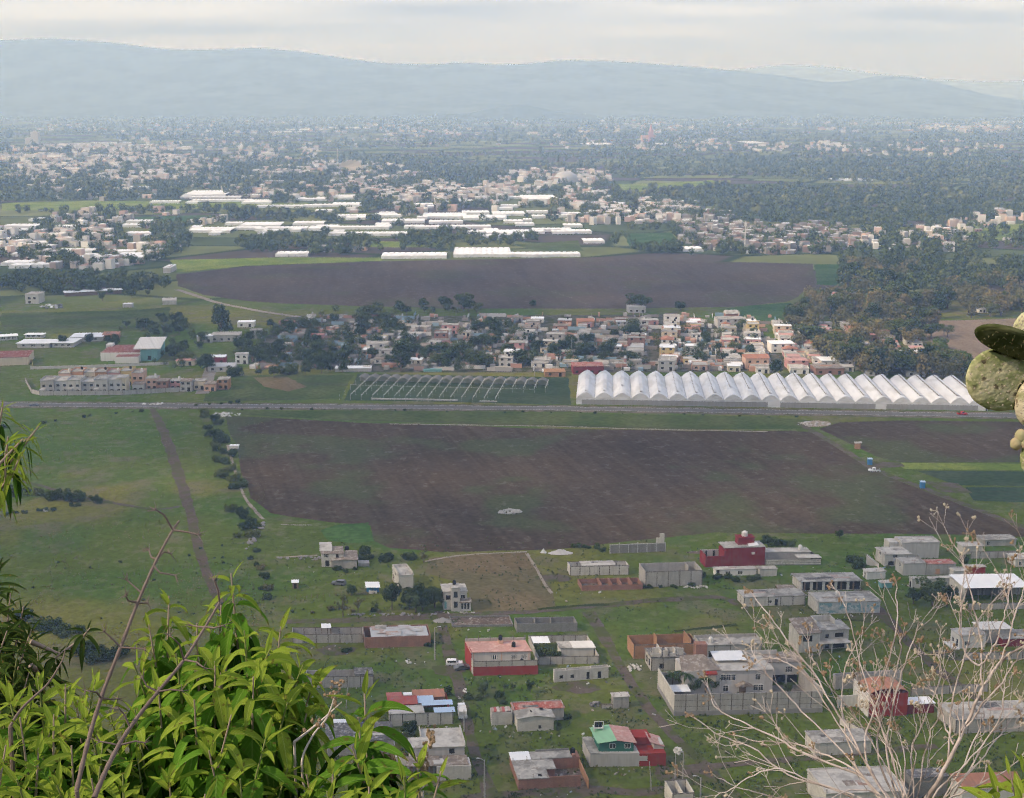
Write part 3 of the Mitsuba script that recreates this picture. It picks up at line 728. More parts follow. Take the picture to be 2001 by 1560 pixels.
# 5 house with a stair tower
k, Fr, w, h, d = house('tower_house', 'narrow grey house with stair tower and pale flat roofs beside the tree clump', (867, 1192), (913, 1191), 1156, vb=1141, wall='block_light', roof='roof_pale', ops=[('f', 0.08, 0.4, 0.7, 2.2, 'door', 'teal'), ('f', 0.2, 3.2, 1.4, 1.4, 'open'), ('f', 0.82, 3.4, 1.2, 1.2, 'win'), ('l', 0.5, 3.2, 1.2, 1.3, 'win')])
put(k, 'tower', MB().box(Fr, 2.2, 4.7, -1.5, 2.2, 0, h + 1.6), 'plaster'); put(k, 'tower_roof', MB().box(Fr, 2.0, 4.9, -1.7, 2.4, h + 1.6, h + 1.76), 'roof_pale')
m = MB()
for z in (1.2, 4.4): m.box(Fr, 2.9, 4.0, -1.56, -1.45, z, z + 1.9)
put(k, 'tower_window', m, 'pane'); put(k, 'annex', MB().box(Fr, 4.7, 8.0, -1.4, 0, 0, 3.1), 'plaster'); put(k, 'annex_roof', MB().slab(Fr, [(4.5, -1.7, 2.9), (8.2, -1.7, 2.9), (8.2, 0.2, 3.7), (4.5, 0.2, 3.7)], 0.14), 'roof_brown')
for x in (5.4, 6.3, 7.2): put(k, 'annex_window', MB().box(Fr, x - 0.3, x + 0.3, -1.43, -1.3, 0.7, 2.5), 'pane')
tank(Fr.p(3.4, 1.2, h + 1.76), 'black water tank on the stair tower')
# 6 walled yard, 7 brick house with loose sheets
k, Fr, w, h, d = house('walled_yard', 'roofless block yard with dark posts and a white canopy left of the brick house', (572, 1257), (711, 1256), 1240, vb=1226, wall='block', roof=None, cols=3.3, faces='fb', cat='yard wall')
canopy(None, 'canopy', '', Fr, w * 0.41, w * 0.55, 2.0, 4.6, h + 1.0, h + 1.3, 'sheet_white', parent=k); posts(k, Fr, ((w * 0.415, 2.1), (w * 0.545, 2.1), (w * 0.545, 4.4)), h + 1.0, 0.09)
k, Fr, w, h, d = house('brick_house', 'red brick shack roofed with loose grey sheets', (713, 1267), (842, 1263), 1246, vb=1222, wall='brick', roof=None, cols=5.5, faces='l', floor='floor_dirt')
put(k, 'roof', MB().box(Fr, w * 0.1, w * 0.97, 0.1, d * 0.9, h - 0.2, h - 0.05), 'sheet_grey')
for i in range(15):
    x, y = w * rng.uniform(0.1, 0.8), d * rng.uniform(0, 0.7)
    a, b = rng.uniform(2, 4), rng.uniform(1.8, 3.2)
    put(k, 'roof_sheet', MB().slab(Fr, [(x, y, h + rng.uniform(0.02, 0.3)), (x + a, y + rng.uniform(-0.4, 0.4), h + rng.uniform(0.02, 0.4)), (x + a, y + b, h + rng.uniform(0.1, 0.5)), (x, y + b, h + rng.uniform(0.1, 0.5))], 0.04), ['sheet_grey', 'sheet_grey', 'sheet_rust', 'roof_concrete'][i % 4])
# 8 bare plot, 9 dark shell
house('plot_wall', 'low block wall round a bare brown plot', (884, 1226), (1003, 1224), 1222, vb=1203, wall='block_dark', roof=None, cat='wall')
house('house_shell', 'dark roofless block shell with stubs of inner walls above the red house', (1010, 1236), (1128, 1234), 1219, vb=1206, wall='block_dark', roof=None, inner=((0.33, 0.55, 1, 1), (0.6, 0.6, 1, 1)), floor='roof_dark')
# 10 red and pink house
key = thing('red_house', 'two storey house with pink roof and red lower wall', 'house')
house('', '', (925, 1321), (1051, 1318), 1293, depth=2.6, skew=0.25, key=key, wall='block', roof=None, cols=3.2, faces='f', back=False)
Fr, w, h, d = locate((925, 1321), (1051, 1318), 1293, depth=2.6, skew=0.25)
put(key, 'red_wall', MB().box(Fr, -0.05, w + 0.05, -0.06, 0.0, 0, h * 0.62), 'red')
put(key, 'side_wall', MB().box(Fr, 0.0, 0.2, 2.6, 10.5, 0, 5.9), 'red')
H1 = 5.6
put(key, 'main_wall', MB().box(Fr, 0.2, w - 1.3, 2.6, 9.0, 0, H1), 'concrete')
put(key, 'roof', MB().slab(Fr, [(-0.2, 2.3, H1 + 0.15), (w - 1.0, 2.3, H1 + 0.15), (w - 1.0, 9.2, H1 + 0.45), (-0.2, 9.2, H1 + 0.45)], 0.18), 'roof_pink')
put(key, 'terrace', MB().box(Fr, 0.2, w - 0.2, 0.16, 2.6, 2.7, 2.85), 'roof_pale')
put(key, 'rear_parapet', MB().box(Fr, -0.2, w - 1.0, 9.0, 9.2, H1 + 0.46, H1 + 1.3), 'block')
for i in range(6): put(key, 'column', MB().box(Fr, i * (w - 1.5) / 5 + 0.2, i * (w - 1.5) / 5 + 0.4, 9.0, 9.25, H1 + 0.46, H1 + 1.9), 'column_dark')
for x in (0.32, 0.62, 0.78):
    put(key, 'window', MB().box(Fr, x * w, x * w + 1.5, 2.57, 2.62, 3.5, 4.6), 'pane')
    for j in range(3): put(key, 'window_bar', MB().box(Fr, x * w + 0.1 + j * 0.55, x * w + 0.3 + j * 0.55, 2.53, 2.57, 3.5, 4.6), 'white')
for x in (0.02, 0.5, 0.97): put(key, 'pilaster', MB().box(Fr, x * (w - 1.6) + 0.2, x * (w - 1.6) + 0.5, 2.54, 2.6, 2.85, H1), 'salmon')
put(key, 'tank_base', MB().box(Fr, 8.4, 9.6, 7.0, 8.2, H1 + 0.3, H1 + 1.3), 'salmon')
tank(Fr.p(9.0, 7.6, H1 + 1.3), 'black water tank on the pink plinth of the pink roof'); tank(Fr.p(12.0, 5.2, H1 + 0.3), 'black water tank standing low on the pink roof'); tank(Fr.p(13.2, 1.3, 2.85), 'black water tank on the front terrace of the red house', r=0.45, h=1.1)
# 11 walled plot to its right
k, Fr, w, h, d = house('walled_plot', 'long block walled plot with white inner roof right of the red house', (1052, 1299), (1171, 1297), 1284, vb=1241, wall='block', roof=None, cols=3.4, faces='fb', cat='yard wall', floor='grass_lush')
put(k, 'room', MB().box(Fr, w * 0.42, w * 0.97, 4.5, 8.8, 0.1, 2.7), 'concrete'); put(k, 'room_roof', MB().box(Fr, w * 0.62, w * 1.0, 4.2, 9.0, 2.7, 2.9), 'white'); put(k, 'room_roof', MB().box(Fr, w * 0.40, w * 0.615, 4.3, 9.0, 2.7, 2.86), 'roof_concrete')
canopy(None, 'sheet_roof', '', Fr, 0.2, w * 0.3, 8.5, 12.5, 2.6, 2.9, 'sheet_white', parent=k)
# 12 unfinished
house('unfinished_house', 'roofless unfinished block house with three open rooms below the walled plot', (1083, 1334), (1189, 1325), 1312, vb=1303, wall='block_light', roof=None, inner=((0.22, 0, 1, 1), (0.42, 0, 0.6, 0.8), (0.68, 0, 1, 1)), ops=[('f', 0.13, 1.0, 0.9, 0.9, 'open'), ('f', 0.33, 0.9, 0.9, 0.9, 'open'), ('f', 0.62, 0.2, 0.8, 2.0, 'open'), ('f', 0.83, 0.2, 0.9, 1.9, 'open')])
# 13 three ruins
k, Fr, w, h, d = house('ruined_shack', 'low block shack with sagging rusty sheets left of the grey barn', (961, 1418), (1001, 1416), 1394, vb=1383, wall='block_light', roof=None, ops=[('l', 0.5, 0.1, 1.0, 2.0, 'open')])
for i in range(7):
    x = w * i / 7.5
    put(k, 'roof_sheet', MB().slab(Fr, [(x, rng.uniform(0, 0.6), h + 0.05 * (i % 3)), (x + 0.7, rng.uniform(0, 0.8), h + 0.2), (x + 0.8, d, h + 0.35), (x + 0.05, d * rng.uniform(0.7, 1), h + 0.3)], 0.03), ['sheet_rust', 'sheet_red', 'roof_pale'][i % 3])
k, Fr, w, h, d = house('barn', 'grey block barn with wide low gable roof', (1011, 1430), (1082, 1427), 1405, vb=1389, wall='block_light', roof=None, floor='roof_dark', ops=[('f', 0.62, 0.6, 0.7, 0.8, 'open')])
put(k, 'gable', MB().gable(Fr, 0.0, w, 0.001, 0.15, h, h + 0.7, 'y'), 'block_light')
for a, b in ((-0.3, w / 2), (w / 2, w + 0.3)):
    z0 = h + 0.1 + (0.7 if a > 0 else -0.02); z1 = h + 0.1 + (0.7 if b < w * 0.7 else -0.02)
    put(k, 'roof_half', MB().slab(Fr, [(a, -0.35, z0), (b, -0.35, z1), (b, d + 0.3, z1), (a, d + 0.3, z0)], 0.08), 'roof_concrete')
for x, y in ((w * 0.4, d * 0.45), (w * 0.68, d * 0.75)): put(k, 'roof_hole', MB().slab(Fr, [(x, y, h + 0.74), (x + 0.9, y, h + 0.7), (x + 0.9, y + 1.2, h + 0.7), (x, y + 1.2, h + 0.74)], 0.02), 'opening')
house('flat_roof_house', 'block house with flaking red flat roof behind the grey barn', (1004, 1412), (1102, 1407), 1387, vb=1371, wall='block', roof='roof_red', parapet=0.25, ops=[('f', 0.2, 1, 0.9, 1.0, 'open')])
# 14 shed with a stub wall
house('shed', 'small square block shed alone on the grass', (1198, 1385), (1229, 1383), 1362, vb=1353, wall='block', roof='roof_pale', ops=[('l', 0.5, 0.1, 0.9, 2.0, 'open')])
wall_run('stub_wall', 'short broken wall left of the small shed', [(1175, 1384), (1197, 1384)], 1.1, 'block', 4)
# 15 brick house at the bottom
key = thing('brick_house', 'brick house with stained concrete roof and open brick yard', 'house')
house('', '', (1013, 1544), (1072, 1541), 1522, vb=1484, key=key, wall='brick', roof='roof_concrete', over=0.15)
Fr, w, h, d = locate((1013, 1544), (1135, 1537), 1522, vb=1484)
put(key, 'yard_wall', MB().box(Fr, 6.45, w, 0, 0.18, 0, h), 'brick'); put(key, 'rear_room', MB().box(Fr, 0.0, 15.6, d + 0.3, d + 3.6, 0, h), 'brick')
put(key, 'roof', MB().slab(Fr, [(6.35, d * 0.45, h + 0.01), (9.2, d * 0.45, h + 0.01), (9.2, d + 0.1, h + 0.01), (6.35, d + 0.1, h + 0.01)], 0.15), 'roof_concrete'); put(key, 'side_room', MB().box(Fr, 6.4, 9.0, d * 0.5, d, 0, h - 0.2), 'brick')
canopy(None, 'rear_roof', '', Fr, -0.2, 4.4, d + 0.2, d + 3.8, h + 0.1, h + 0.3, 'sheet_white', parent=key); put(key, 'roof', MB().slab(Fr, [(4.5, d + 0.2, h + 0.15), (13.8, d + 0.2, h + 0.15), (13.8, d + 3.8, h + 0.15), (4.5, d + 3.8, h + 0.15)], 0.15), 'roof_concrete')
put(key, 'parapet', MB().box(Fr, 6.0, 13.8, d + 3.6, d + 3.75, h + 0.15, h + 0.6), 'block_dark')
put(key, 'roof_opening', MB().box(Fr, 4.6, 5.4, 0.5, 1.6, h + 0.005, h + 0.03), 'opening'); put(key, 'roof_opening', MB().box(Fr, 3.6, 5.2, 4.0, 4.8, h + 0.005, h + 0.03), 'roof_brown')
put(key, 'side_wall', MB().box(Fr, 15.4, 15.6, -1.2, d + 0.3, 0, 2.2), 'brick_orange')
put(key, 'yard_floor', MB().box(Fr, 9.1, 15.3, 0.3, d, 0.02, 0.13), 'floor_dirt')
tank(Fr.p(14.3, d + 2.0, h), 'black water tank at the back corner of the brick house', r=0.6, h=1.5)
put(key, 'tank_base', MB().box(Fr, 13.9, 14.7, d + 0.4, d + 1.2, 0, h + 0.6), 'brick')
# 16 green house
key = thing('green_house', 'house with dark green upper floor, grey and maroon lower wall', 'house')
Fr, w, h, d = locate((1153, 1499), (1301, 1497), 1473, depth=8.0)
put(key, 'lower_wall', MB().box(Fr, 0, 11.3, 0, 8, 0, h), 'plaster'); put(key, 'maroon_wall', MB().box(Fr, 11.31, w, 0.01, 7.5, 0, h - 0.1), 'red')
put(key, 'patch', MB().box(Fr, 10.0, 13.2, -0.02, 0.0, h * 0.4, h * 0.78), 'plaster'); put(key, 'terrace', MB().box(Fr, -0.15, 2.1, -0.15, 8.1, h, h + 0.16), 'roof_concrete')
put(key, 'upper_wall', MB().box(Fr, 2.3, 10.2, 0.9, 8, h, h + 2.4), 'green')
put(key, 'maroon_upper', MB().box(Fr, 10.3, 15.0, 4.0, 8, h, h + 1.9), 'red')
put(key, 'gable', MB().gable(Fr, 2.3, 10.2, 0.901, 1.0, h + 2.4, h + 2.95, 'y'), 'green')
put(key, 'roof_half', MB().slab(Fr, [(1.7, 0.3, h + 2.35), (6.2, 0.3, h + 3.05), (6.2, 8.4, h + 3.05), (1.7, 8.4, h + 2.35)], 0.08), 'lime', label='green half of the roof')
put(key, 'roof_half', MB().slab(Fr, [(6.2, 0.3, h + 3.05), (10.8, 0.3, h + 2.35), (10.8, 8.4, h + 2.35), (6.2, 8.4, h + 3.05)], 0.08), 'roof_pink', label='pink half of the roof')
for x in (4.7, 8.2):
    k = put(key, 'window', MB().box(Fr, x, x + 1.2, 0.87, 0.95, h + 0.9, h + 1.9), 'pane')
    scene[k + '__frame'] = mikit.ply(MB().box(Fr, x - 0.1, x, 0.83, 0.9, h + 0.8, h + 2.0).box(Fr, x + 1.2, x + 1.3, 0.83, 0.9, h + 0.8, h + 2.0).box(Fr, x, x + 1.2, 0.83, 0.9, h + 1.9, h + 2.0).box(Fr, x, x + 1.2, 0.83, 0.9, h + 0.8, h + 0.9).box(Fr, x + 0.56, x + 0.64, 0.83, 0.9, h + 0.9, h + 1.9).mesh(), 'white')
put(key, 'side_porch', MB().box(Fr, w - 2.3, w, 2.0, 5.5, h - 0.1, h + 1.1), 'plaster'); put(key, 'porch_roof', MB().slab(Fr, [(w - 3.3, 1.6, h + 1.9), (w + 0.2, 1.6, h + 0.7), (w + 0.2, 6.5, h + 0.9), (w - 3.3, 6.5, h + 2.1)], 0.08), 'roof_pink')
put(key, 'tank_stand', MB().box(Fr, 2.2, 2.35, 6.0, 6.15, h, h + 5).box(Fr, 4.3, 4.45, 6.0, 6.15, h, h + 5).box(Fr, 2.2, 4.45, 5.9, 7.6, h + 3.2, h + 3.35).box(Fr, 2.2, 4.45, 5.95, 6.1, h + 4.9, h + 5), 'white')
for x in (2.9, 3.8): tank(Fr.p(x, 6.8, h + 3.35), 'one of two dark tanks on the white stand of the green house', r=0.42, h=1.4); labels[list(labels)[-1]]['group'] = 'tanks on the white stand'
# 17 bottom shell
house('block_shell', 'small roofless block cube at the bottom edge with bright left side', (1313, 1586), (1356, 1583), 1552, vb=1523, wall='block_light', roof=None, cols=3.4, faces='fb', inner=((0.5, 0, 1, 1),), floor='roof_dark')
# 18 villa and its walls
key = thing('compound_wall', 'tall pale block wall with stone footing round the villa', 'wall')
cfl, cfr = at(1317, 1399), at(1606, 1392)
Fr = Frame(cfl, cfr - cfl, turned(0.15)); w = np.linalg.norm((cfr - cfl)[:2]); hC = height(1317, 1399, 1358)
d = float(np.linalg.norm((at(1279, 1306, hC) - cfl)[:2]))
for nm, q in (('front_wall', (0.0, w, 0, 0.2)), ('left_wall', (0, 0.2, 0.2, d)), ('right_wall', (w - 0.2, w, 0.2, d)), ('rear_wall', (0.2, w * 0.32, d - 0.2, d))):
    put(key, nm, MB().box(Fr, *q, 0, hC * (1 if nm != 'rear_wall' else 0.8)), 'block_light' if nm == 'left_wall' else 'block')  # left wall gets a lighter block: its sunlit tone put into the colour
put(key, 'footing', MB().box(Fr, -0.12, w + 0.1, -0.12, 0.0, 0, 1.2), 'stone'); put(key, 'footing', MB().box(Fr, -0.12, 0.0, 0.0, d, 0, 1.2), 'stone')
for i in range(1, 13): put(key, 'column', MB().box(Fr, w * i / 13 - 0.12, w * i / 13 + 0.12, -0.03, 0.23, 0, hC + 0.05), 'column_dark')
for z in (hC * 0.42, hC * 0.7, hC - 0.1): put(key, 'beam', MB().box(Fr, 0, w, -0.02, 0.0, z, z + 0.1), 'column_dark')
for i in range(1, 7): put(key, 'column', MB().box(Fr, -0.03, 0.23, d * i / 7 - 0.1, d * i / 7 + 0.1, 0, hC + 0.05), 'concrete')
put(key, 'yard', MB().box(Fr, 0.2, w - 0.2, 0.2, d - 0.2, 0.02, 0.1), 'street_mat')
canopy(None, 'lean_to', '', Fr, 1.5, 6.5, d * 0.5, d * 0.72, 2.6, 2.9, 'sheet_white', parent=key)
key = thing('villa', 'grey two storey villa with arched white windows inside the tall walls', 'house')
inv = np.linalg.inv(np.stack([Fr.ex[:2], Fr.ey[:2]], 1))
fx = lambda u, v: float((inv @ (at(u, v) - cfl)[:2])[0])
vy, H1 = float((inv @ (at(1440, 1355) - cfl)[:2])[1]), height(1440, 1355, 1310)
vx0, vx1 = fx(1334, 1355), fx(1510, 1355)
put(key, 'main_wall', MB().box(Fr, vx0, vx1, vy, vy + 8.5, 0, H1), 'concrete')
w = fx(1574, 1340)
put(key, 'right_wing', MB().box(Fr, vx1 + 0.01, w - 1.2, vy + 4.0, vy + 10, 3.0, H1 + 0.2), 'plaster'); put(key, 'garage', MB().box(Fr, vx1 + 0.5, w - 1.4, vy + 6.0, vy + 9.9, 0, 3.0), 'opening')
for x in (vx1 + 0.6, (vx1 + w) / 2, w - 1.5): put(key, 'garage_post', MB().box(Fr, x - 0.2, x + 0.2, vy + 4.0, vy + 4.4, 0, 3.0), 'concrete')
put(key, 'wing_roof', MB().box(Fr, vx1 - 0.2, w - 1.0, vy + 3.7, vy + 10.2, H1 + 0.2, H1 + 0.38), 'roof_brown')
put(key, 'roof', MB().slab(Fr, [(vx0 + 9.6, vy - 0.4, H1 + 0.15), (vx1 + 0.3, vy - 0.4, H1 + 0.15), (vx1 + 0.3, vy + 8.6, H1 + 0.25), (vx0 + 9.6, vy + 8.6, H1 + 0.25)], 0.2), 'roof_pale')
put(key, 'pitched_roof', MB().slab(Fr, [(vx0 - 0.6, vy + 0.2, H1 - 0.1), (vx0 + 9.5, vy - 0.3, H1 + 0.4), (vx0 + 7.0, vy + 7.0, H1 + 1.6), (vx0 + 0.6, vy + 7.0, H1 + 1.4)], 0.2), 'roof_brown')
put(key, 'left_gable', MB().box(Fr, vx0 + 5.6, vx0 + 8.0, vy - 0.8, vy - 0.01, 3.6, H1 - 0.5), 'cream'); put(key, 'gable_trim', MB().slab(Fr, [(vx0 + 5.3, vy - 1.1, H1 - 0.4), (vx0 + 8.3, vy - 1.1, H1 - 0.3), (vx0 + 8.3, vy - 0.4, H1 + 0.2), (vx0 + 5.3, vy - 0.4, H1 + 0.1)], 0.4), 'red')
canopy(None, 'patio_roof', '', Fr, vx0 + 9.2, vx0 + 17.5, vy + 4.0, vy + 8.8, H1 + 1.0, H1 + 1.6, 'sheet_white', parent=key)
put(key, 'roof_parapet', MB().box(Fr, vx0 + 18.0, vx0 + 18.25, vy + 1, vy + 9.0, H1 + 0.25, H1 + 1.6).box(Fr, vx0 + 18.25, vx1 + 4.0, vy + 8.8, vy + 9.0, H1 + 0.38, H1 + 1.5), 'concrete')
put(key, 'stair_house', MB().box(Fr, vx0 + 5.0, vx0 + 8.0, vy + 7.2, vy + 9.4, 0, H1 + 4.2), 'brick')
for x, z in ((vx0 + 10.2, 3.7), (vx0 + 11.6, 3.7), (vx0 + 12.7, 3.7), (vx0 + 19.2, 3.7), (vx0 + 10.9, 0.7), (vx0 + 18.8, 0.7), (vx0 + 20.0, 0.7)):
    opening(key, Frame(Fr.p(0, vy, 0), Fr.ex, Fr.ey), 1.0, 8.5, 'f', x, z, 1.25, 1.5, 'arch')
put(key, 'door_canopy', MB().gable(Fr, vx0 + 13.2, vx0 + 17.6, vy - 1.8, vy, 2.5, 3.5, 'y'), 'roof_brown'); put(key, 'door', MB().box(Fr, vx0 + 14.4, vx0 + 16.2, vy - 0.03, vy, 0, 2.3), 'timber')
opening(key, Frame(Fr.p(0, vy + 4.0, 0), Fr.ex, Fr.ey), 1.0, 6, 'f', vx1 + 5.6, 3.8, 1.8, 1.5, 'arch')
VF, VD, VW = Fr, d, w
# 19-21 behind the villa
k, Fr, w, h, d = house('brick_ruin', 'roofless orange brick ruin at the left end behind the villa', (1238, 1288), (1362, 1284), 1261, vb=1256, depth=7.0, wall='brick_orange', roof=None, inner=((0.42, 0.5, 1, 1.15), (0.9, 0, 1, 1.25)), cols=7, faces='f')
k, Fr, w, h, d = house('unfinished_house', 'grey unfinished block house with ragged upper walls left of the villa', (1272, 1311), (1342, 1310), 1284, vb=1266, wall='block', roof='roof_dark', cols=3.4, faces='f', ops=[('l', 0.3, 0.8, 1.2, 1.9, 'open'), ('l', 0.7, 0.8, 1.2, 1.9, 'open'), ('f', 0.3, 0.6, 1.2, 1.4, 'open')])
for x0, x1, y, z in ((0, 2.6, 0.1, 1.0), (3.2, 4.4, 0.1, 1.8), (5, 6.6, 0.2, 0.9), (1.0, 3.6, 2.6, 1.6), (4.4, 8.4, 3.0, 1.4), (0.0, 0.2, 1.0, 1.1), (7.4, 9.0, 1.2, 1.9)): put(k, 'wall_stub', MB().box(Fr, x0, x1, y, y + 0.18, h, h + z), 'block_light')
for x, y in ((2.8, 0.4), (4.6, 0.8), (6.8, 1.5), (3.0, 3.4)): put(k, 'wall_stub', MB().box(Fr, x, x + 0.18, y, y + 2.4, h, h + 1.3), 'block_light')
k, Fr, w, h, d = house('long_house', 'long block house with pale flat roof and a white roof tank behind the villa', (1365, 1289), (1488, 1285), 1261, vb=1245, wall='block', roof='roof_concrete', cols=4.2, faces='f', ops=[('f', 0.23, 0.2, 2.6, 2.2, 'open')], parapet=0.9)
tank(Fr.p(w * 0.22, d * 0.4, h), 'white water tank on the long roof behind the villa', 'white', 0.6, 1.5)
# 23 big red house by the field
key = thing('red_house', 'big maroon house with stepped walls and roof tower next to the field', 'house')
Fr, w, h, d = locate((1378, 1109), (1494, 1105), 1088, depth=6)
put(key, 'low_wall', MB().box(Fr, 0, 7.0, 0, 0.25, 0, h).box(Fr, 0, 0.25, 0.25, 6, 0, h * 1.1), 'maroon'); put(key, 'rear_wall', MB().box(Fr, 0.25, 7.0, 5.8, 6, 0, h * 1.1), 'concrete')
hh = height(1450, 1106, 1070)
put(key, 'main_wall', MB().box(Fr, 7.0, w, 0, 6, 0, hh), 'maroon'); put(key, 'step_wall', MB().box(Fr, 6.2, 6.99, 0.01, 5.6, 0, hh - 0.9), 'maroon')
put(key, 'roof', MB().box(Fr, 6.1, w + 0.1, -0.1, 6.1, hh, hh + 0.15), 'roof_concrete'); put(key, 'tower', MB().box(Fr, 11.6, 17.0, 2.4, 5.6, hh + 0.15, hh + 2.5), 'maroon'); put(key, 'tower_roof', MB().box(Fr, 11.4, 17.2, 2.2, 5.8, hh + 2.5, hh + 2.66), 'maroon')
put(key, 'window', MB().box(Fr, 15.4, 16.4, -0.04, 0.02, hh * 0.62, hh * 0.62 + 0.8), 'white'); put(key, 'roof_tarp', MB().slab(Fr, [(14.5, 0.5, hh + 0.25), (18, 0.8, hh + 0.4), (18, 3.0, hh + 0.9), (14.8, 3.0, hh + 0.7)], 0.05), 'sheet_white')
for x in (1.8, 4.4): put(key, 'pier', MB().box(Fr, x, x + 0.5, 5.7, 5.8, 0, h), 'opening')
tank(Fr.p(14.2, 4.0, hh + 2.66), 'round white tank on top of the maroon tower', 'white', 1.0, 1.7)
k, Fr2, w2, h2, d2 = house('slatted_yard', 'grey yard with banded block fence right of the maroon house', (1496, 1105), (1604, 1104), 1094, vb=1077, wall='block_dark', roof=None, cat='yard wall', floor='roof_dark')
for z in (0.35, 0.95, 1.55): put(k, 'rail', MB().box(Fr2, 0, w2, -0.06, 0.0, z, z + 0.28), 'block_light')
put(k, 'rear_room', MB().box(Fr2, 0.5, w2 * 0.9, d2 - 4, d2 - 0.2, 0.1, 3.0), 'block'); put(k, 'rear_roof', MB().box(Fr2, 0.3, w2 * 0.91, d2 - 4.2, d2, 3.0, 3.18), 'roof_pale'); put(k, 'side_roof', MB().box(Fr2, w2 * 0.58, w2 + 0.2, -0.2, 3.2, 2.4, 2.56), 'roof_pale')
tank(Fr2.p(w2 * 0.75, d2 - 2, 3.18), 'pale tank on the low roof right of the maroon house', 'white', 0.7, 1.6)
house('low_house', 'low white fronted row with pale roof in front of the maroon house', (1398, 1126), (1478, 1124), 1113, vb=1107, wall='white', roof='roof_pale', ops=[('f', 0.06, 0.1, 0.9, 1.9, 'open'), ('f', 0.3, 0.5, 1.4, 1.0, 'win'), ('f', 0.6, 0.5, 1.4, 1.0, 'win')])
house('low_house', 'small block room beside the low white fronted row', (1484, 1127), (1518, 1126), 1112, vb=1106, wall='block_light', roof='roof_concrete')
# hall, long shells, far wall
house('hall', 'tall roofless block hall with bright left wall and dark floor', (1261, 1148), (1372, 1144), 1118, vb=1099, wall='block', roof=None, cols=3.4, faces='f', floor='roof_dark', inner=((0.83, 0.6, 1, 0.95),))
k, Fr, w, h, d = house('long_shell', 'long low block shell partly roofed with a pale slab', (1114, 1125), (1229, 1123), 1107, vb=1097, wall='block_light', roof=None, cols=3.4, faces='fb')
put(k, 'slab', MB().box(Fr, w * 0.2, w * 0.78, 0.1, d, h + 0.02, h + 0.2), 'roof_pale'); put(k, 'opening', MB().box(Fr, w * 0.38, w * 0.5, d * 0.6, d * 0.8, h + 0.205, h + 0.22), 'opening')
house('room_row', 'row of roofless brown block rooms in front of the long shell', (1137, 1155), (1256, 1152), 1145, vb=1130, wall='brick', roof=None, inner=((0.33, 0, 1, 1.2), (0.5, 0, 1, 1.2), (0.66, 0, 1, 1.2), (0.83, 0, 1, 1.3)))
wall_run('field_wall', 'dark block wall with pale posts at the field edge', [(1192, 1082), (1300, 1078)], 3.1, 'block_dark', 3.3, posts='concrete', rebar=True)
k = thing('wall_stub', 'lone pale block pillar behind the dark field wall', 'wall'); Fr = Frame(at(1289, 1062), (1, 0)); put(k, 'pillar', MB().box(Fr, 0, 1.6, 0, 0.4, 0, 3.6), 'block_light'); put(k, 'step', MB().box(Fr, -1.2, -0.01, 0, 0.3, 0, 2.0), 'block_light')
# 25-28
k, Fr, w, h, d = house('long_house', 'long grey house with shaded open front below the red house', (1564, 1155), (1681, 1153), 1136, vb=1120, wall='block_light', roof='roof_concrete', over=0.5)
put(k, 'front_shade', MB().box(Fr, 0.6, w - 0.2, -0.02, 0, 0.2, h - 0.3), 'opening')  # flat dark panel painted as the shade inside the open front
for i in range(9): put(k, 'pier', MB().box(Fr, 1.0 + i * (w - 1.6) / 9, 1.5 + i * (w - 1.6) / 9 + 0.4 * (i % 2), -0.08, -0.02, 0, h - 0.2), 'block_light' if i % 2 else 'timber')
k, Fr, w, h, d = house('flat_house', 'pale flat roofed block house at the lane corner', (1453, 1186), (1573, 1182), 1167, vb=1151, wall='block_light', roof='roof_concrete', cols=3.6, faces='fl', ops=[('f', 0.42, 0.9, 1.2, 0.9, 'win'), ('f', 0.53, 0.1, 0.9, 2.0, 'open')], wallbeam=False)
house('timber_shed', 'brown roofed lean-to between two pale flat roofs', (1525, 1160), (1557, 1160), 1152, depth=4, wall='timber', roof='roof_brown', cat='shed')
k, Fr, w, h, d = house('mural_house', 'flat roofed block house with a washed blue mural on its front', (1597, 1200), (1719, 1198), 1176, vb=1157, wall='block_light', roof='roof_concrete', parapet=0.3)


def mural(p, n, uv):
    t = (p.x * 0.99 + p.y * 0.05)
    a = fbm(t * 0.9, p.z * 1.3, 2.0, 4); b = fbm(t * 1.7 + 9, p.z * 2.1, 5.0, 3)
    c = mix((0.42, 0.45, 0.46), (0.2, 0.34, 0.38), smoothstep(0.42, 0.6, a))
    return mix(c, (0.62, 0.62, 0.6), smoothstep(0.55, 0.65, b) * 0.7)


diffuse('mural_mat', mikit.proc(mural)); put(k, 'mural', MB().box(Fr, 0.4, w - 0.2, -0.03, 0, 0.2, h - 0.5), 'mural_mat')
tank(Fr.p(w * 0.42, d * 0.7, h), 'pale tank on the mural house', 'white', 0.55, 1.3)
key = thing('villa_shell', 'unplastered two storey house with sloping brown roof behind the dry shrub', 'house')
Fr, w, h, d = locate((1560, 1276), (1595, 1274), 1238, depth=7.5)
put(key, 'left_wall', MB().box(Fr, 0, 6.0, 0, 7.5, 0, h), 'block_light'); put(key, 'sloping_roof', MB().slab(Fr, [(-0.3, -0.5, h), (6.3, -0.5, h + 0.1), (6.3, 7.7, h + 1.5), (-0.3, 7.7, h + 1.4)], 0.16), 'roof_brown')
put(key, 'right_wall', MB().box(Fr, 6.01, 15.0, 1.5, 8.0, 0, h - 0.2), 'block'); put(key, 'flat_roof', MB().box(Fr, 6.35, 15.3, 1.2, 8.2, h - 0.2, h), 'roof_concrete'); put(key, 'rear_parapet', MB().box(Fr, 6.4, 12.2, 7.9, 8.1, h, h + 1.7).box(Fr, 6.4, 6.6, 3.5, 7.9, h, h + 1.6).box(Fr, 12.0, 12.2, 4.5, 7.9, h, h + 1.6), 'block_light')
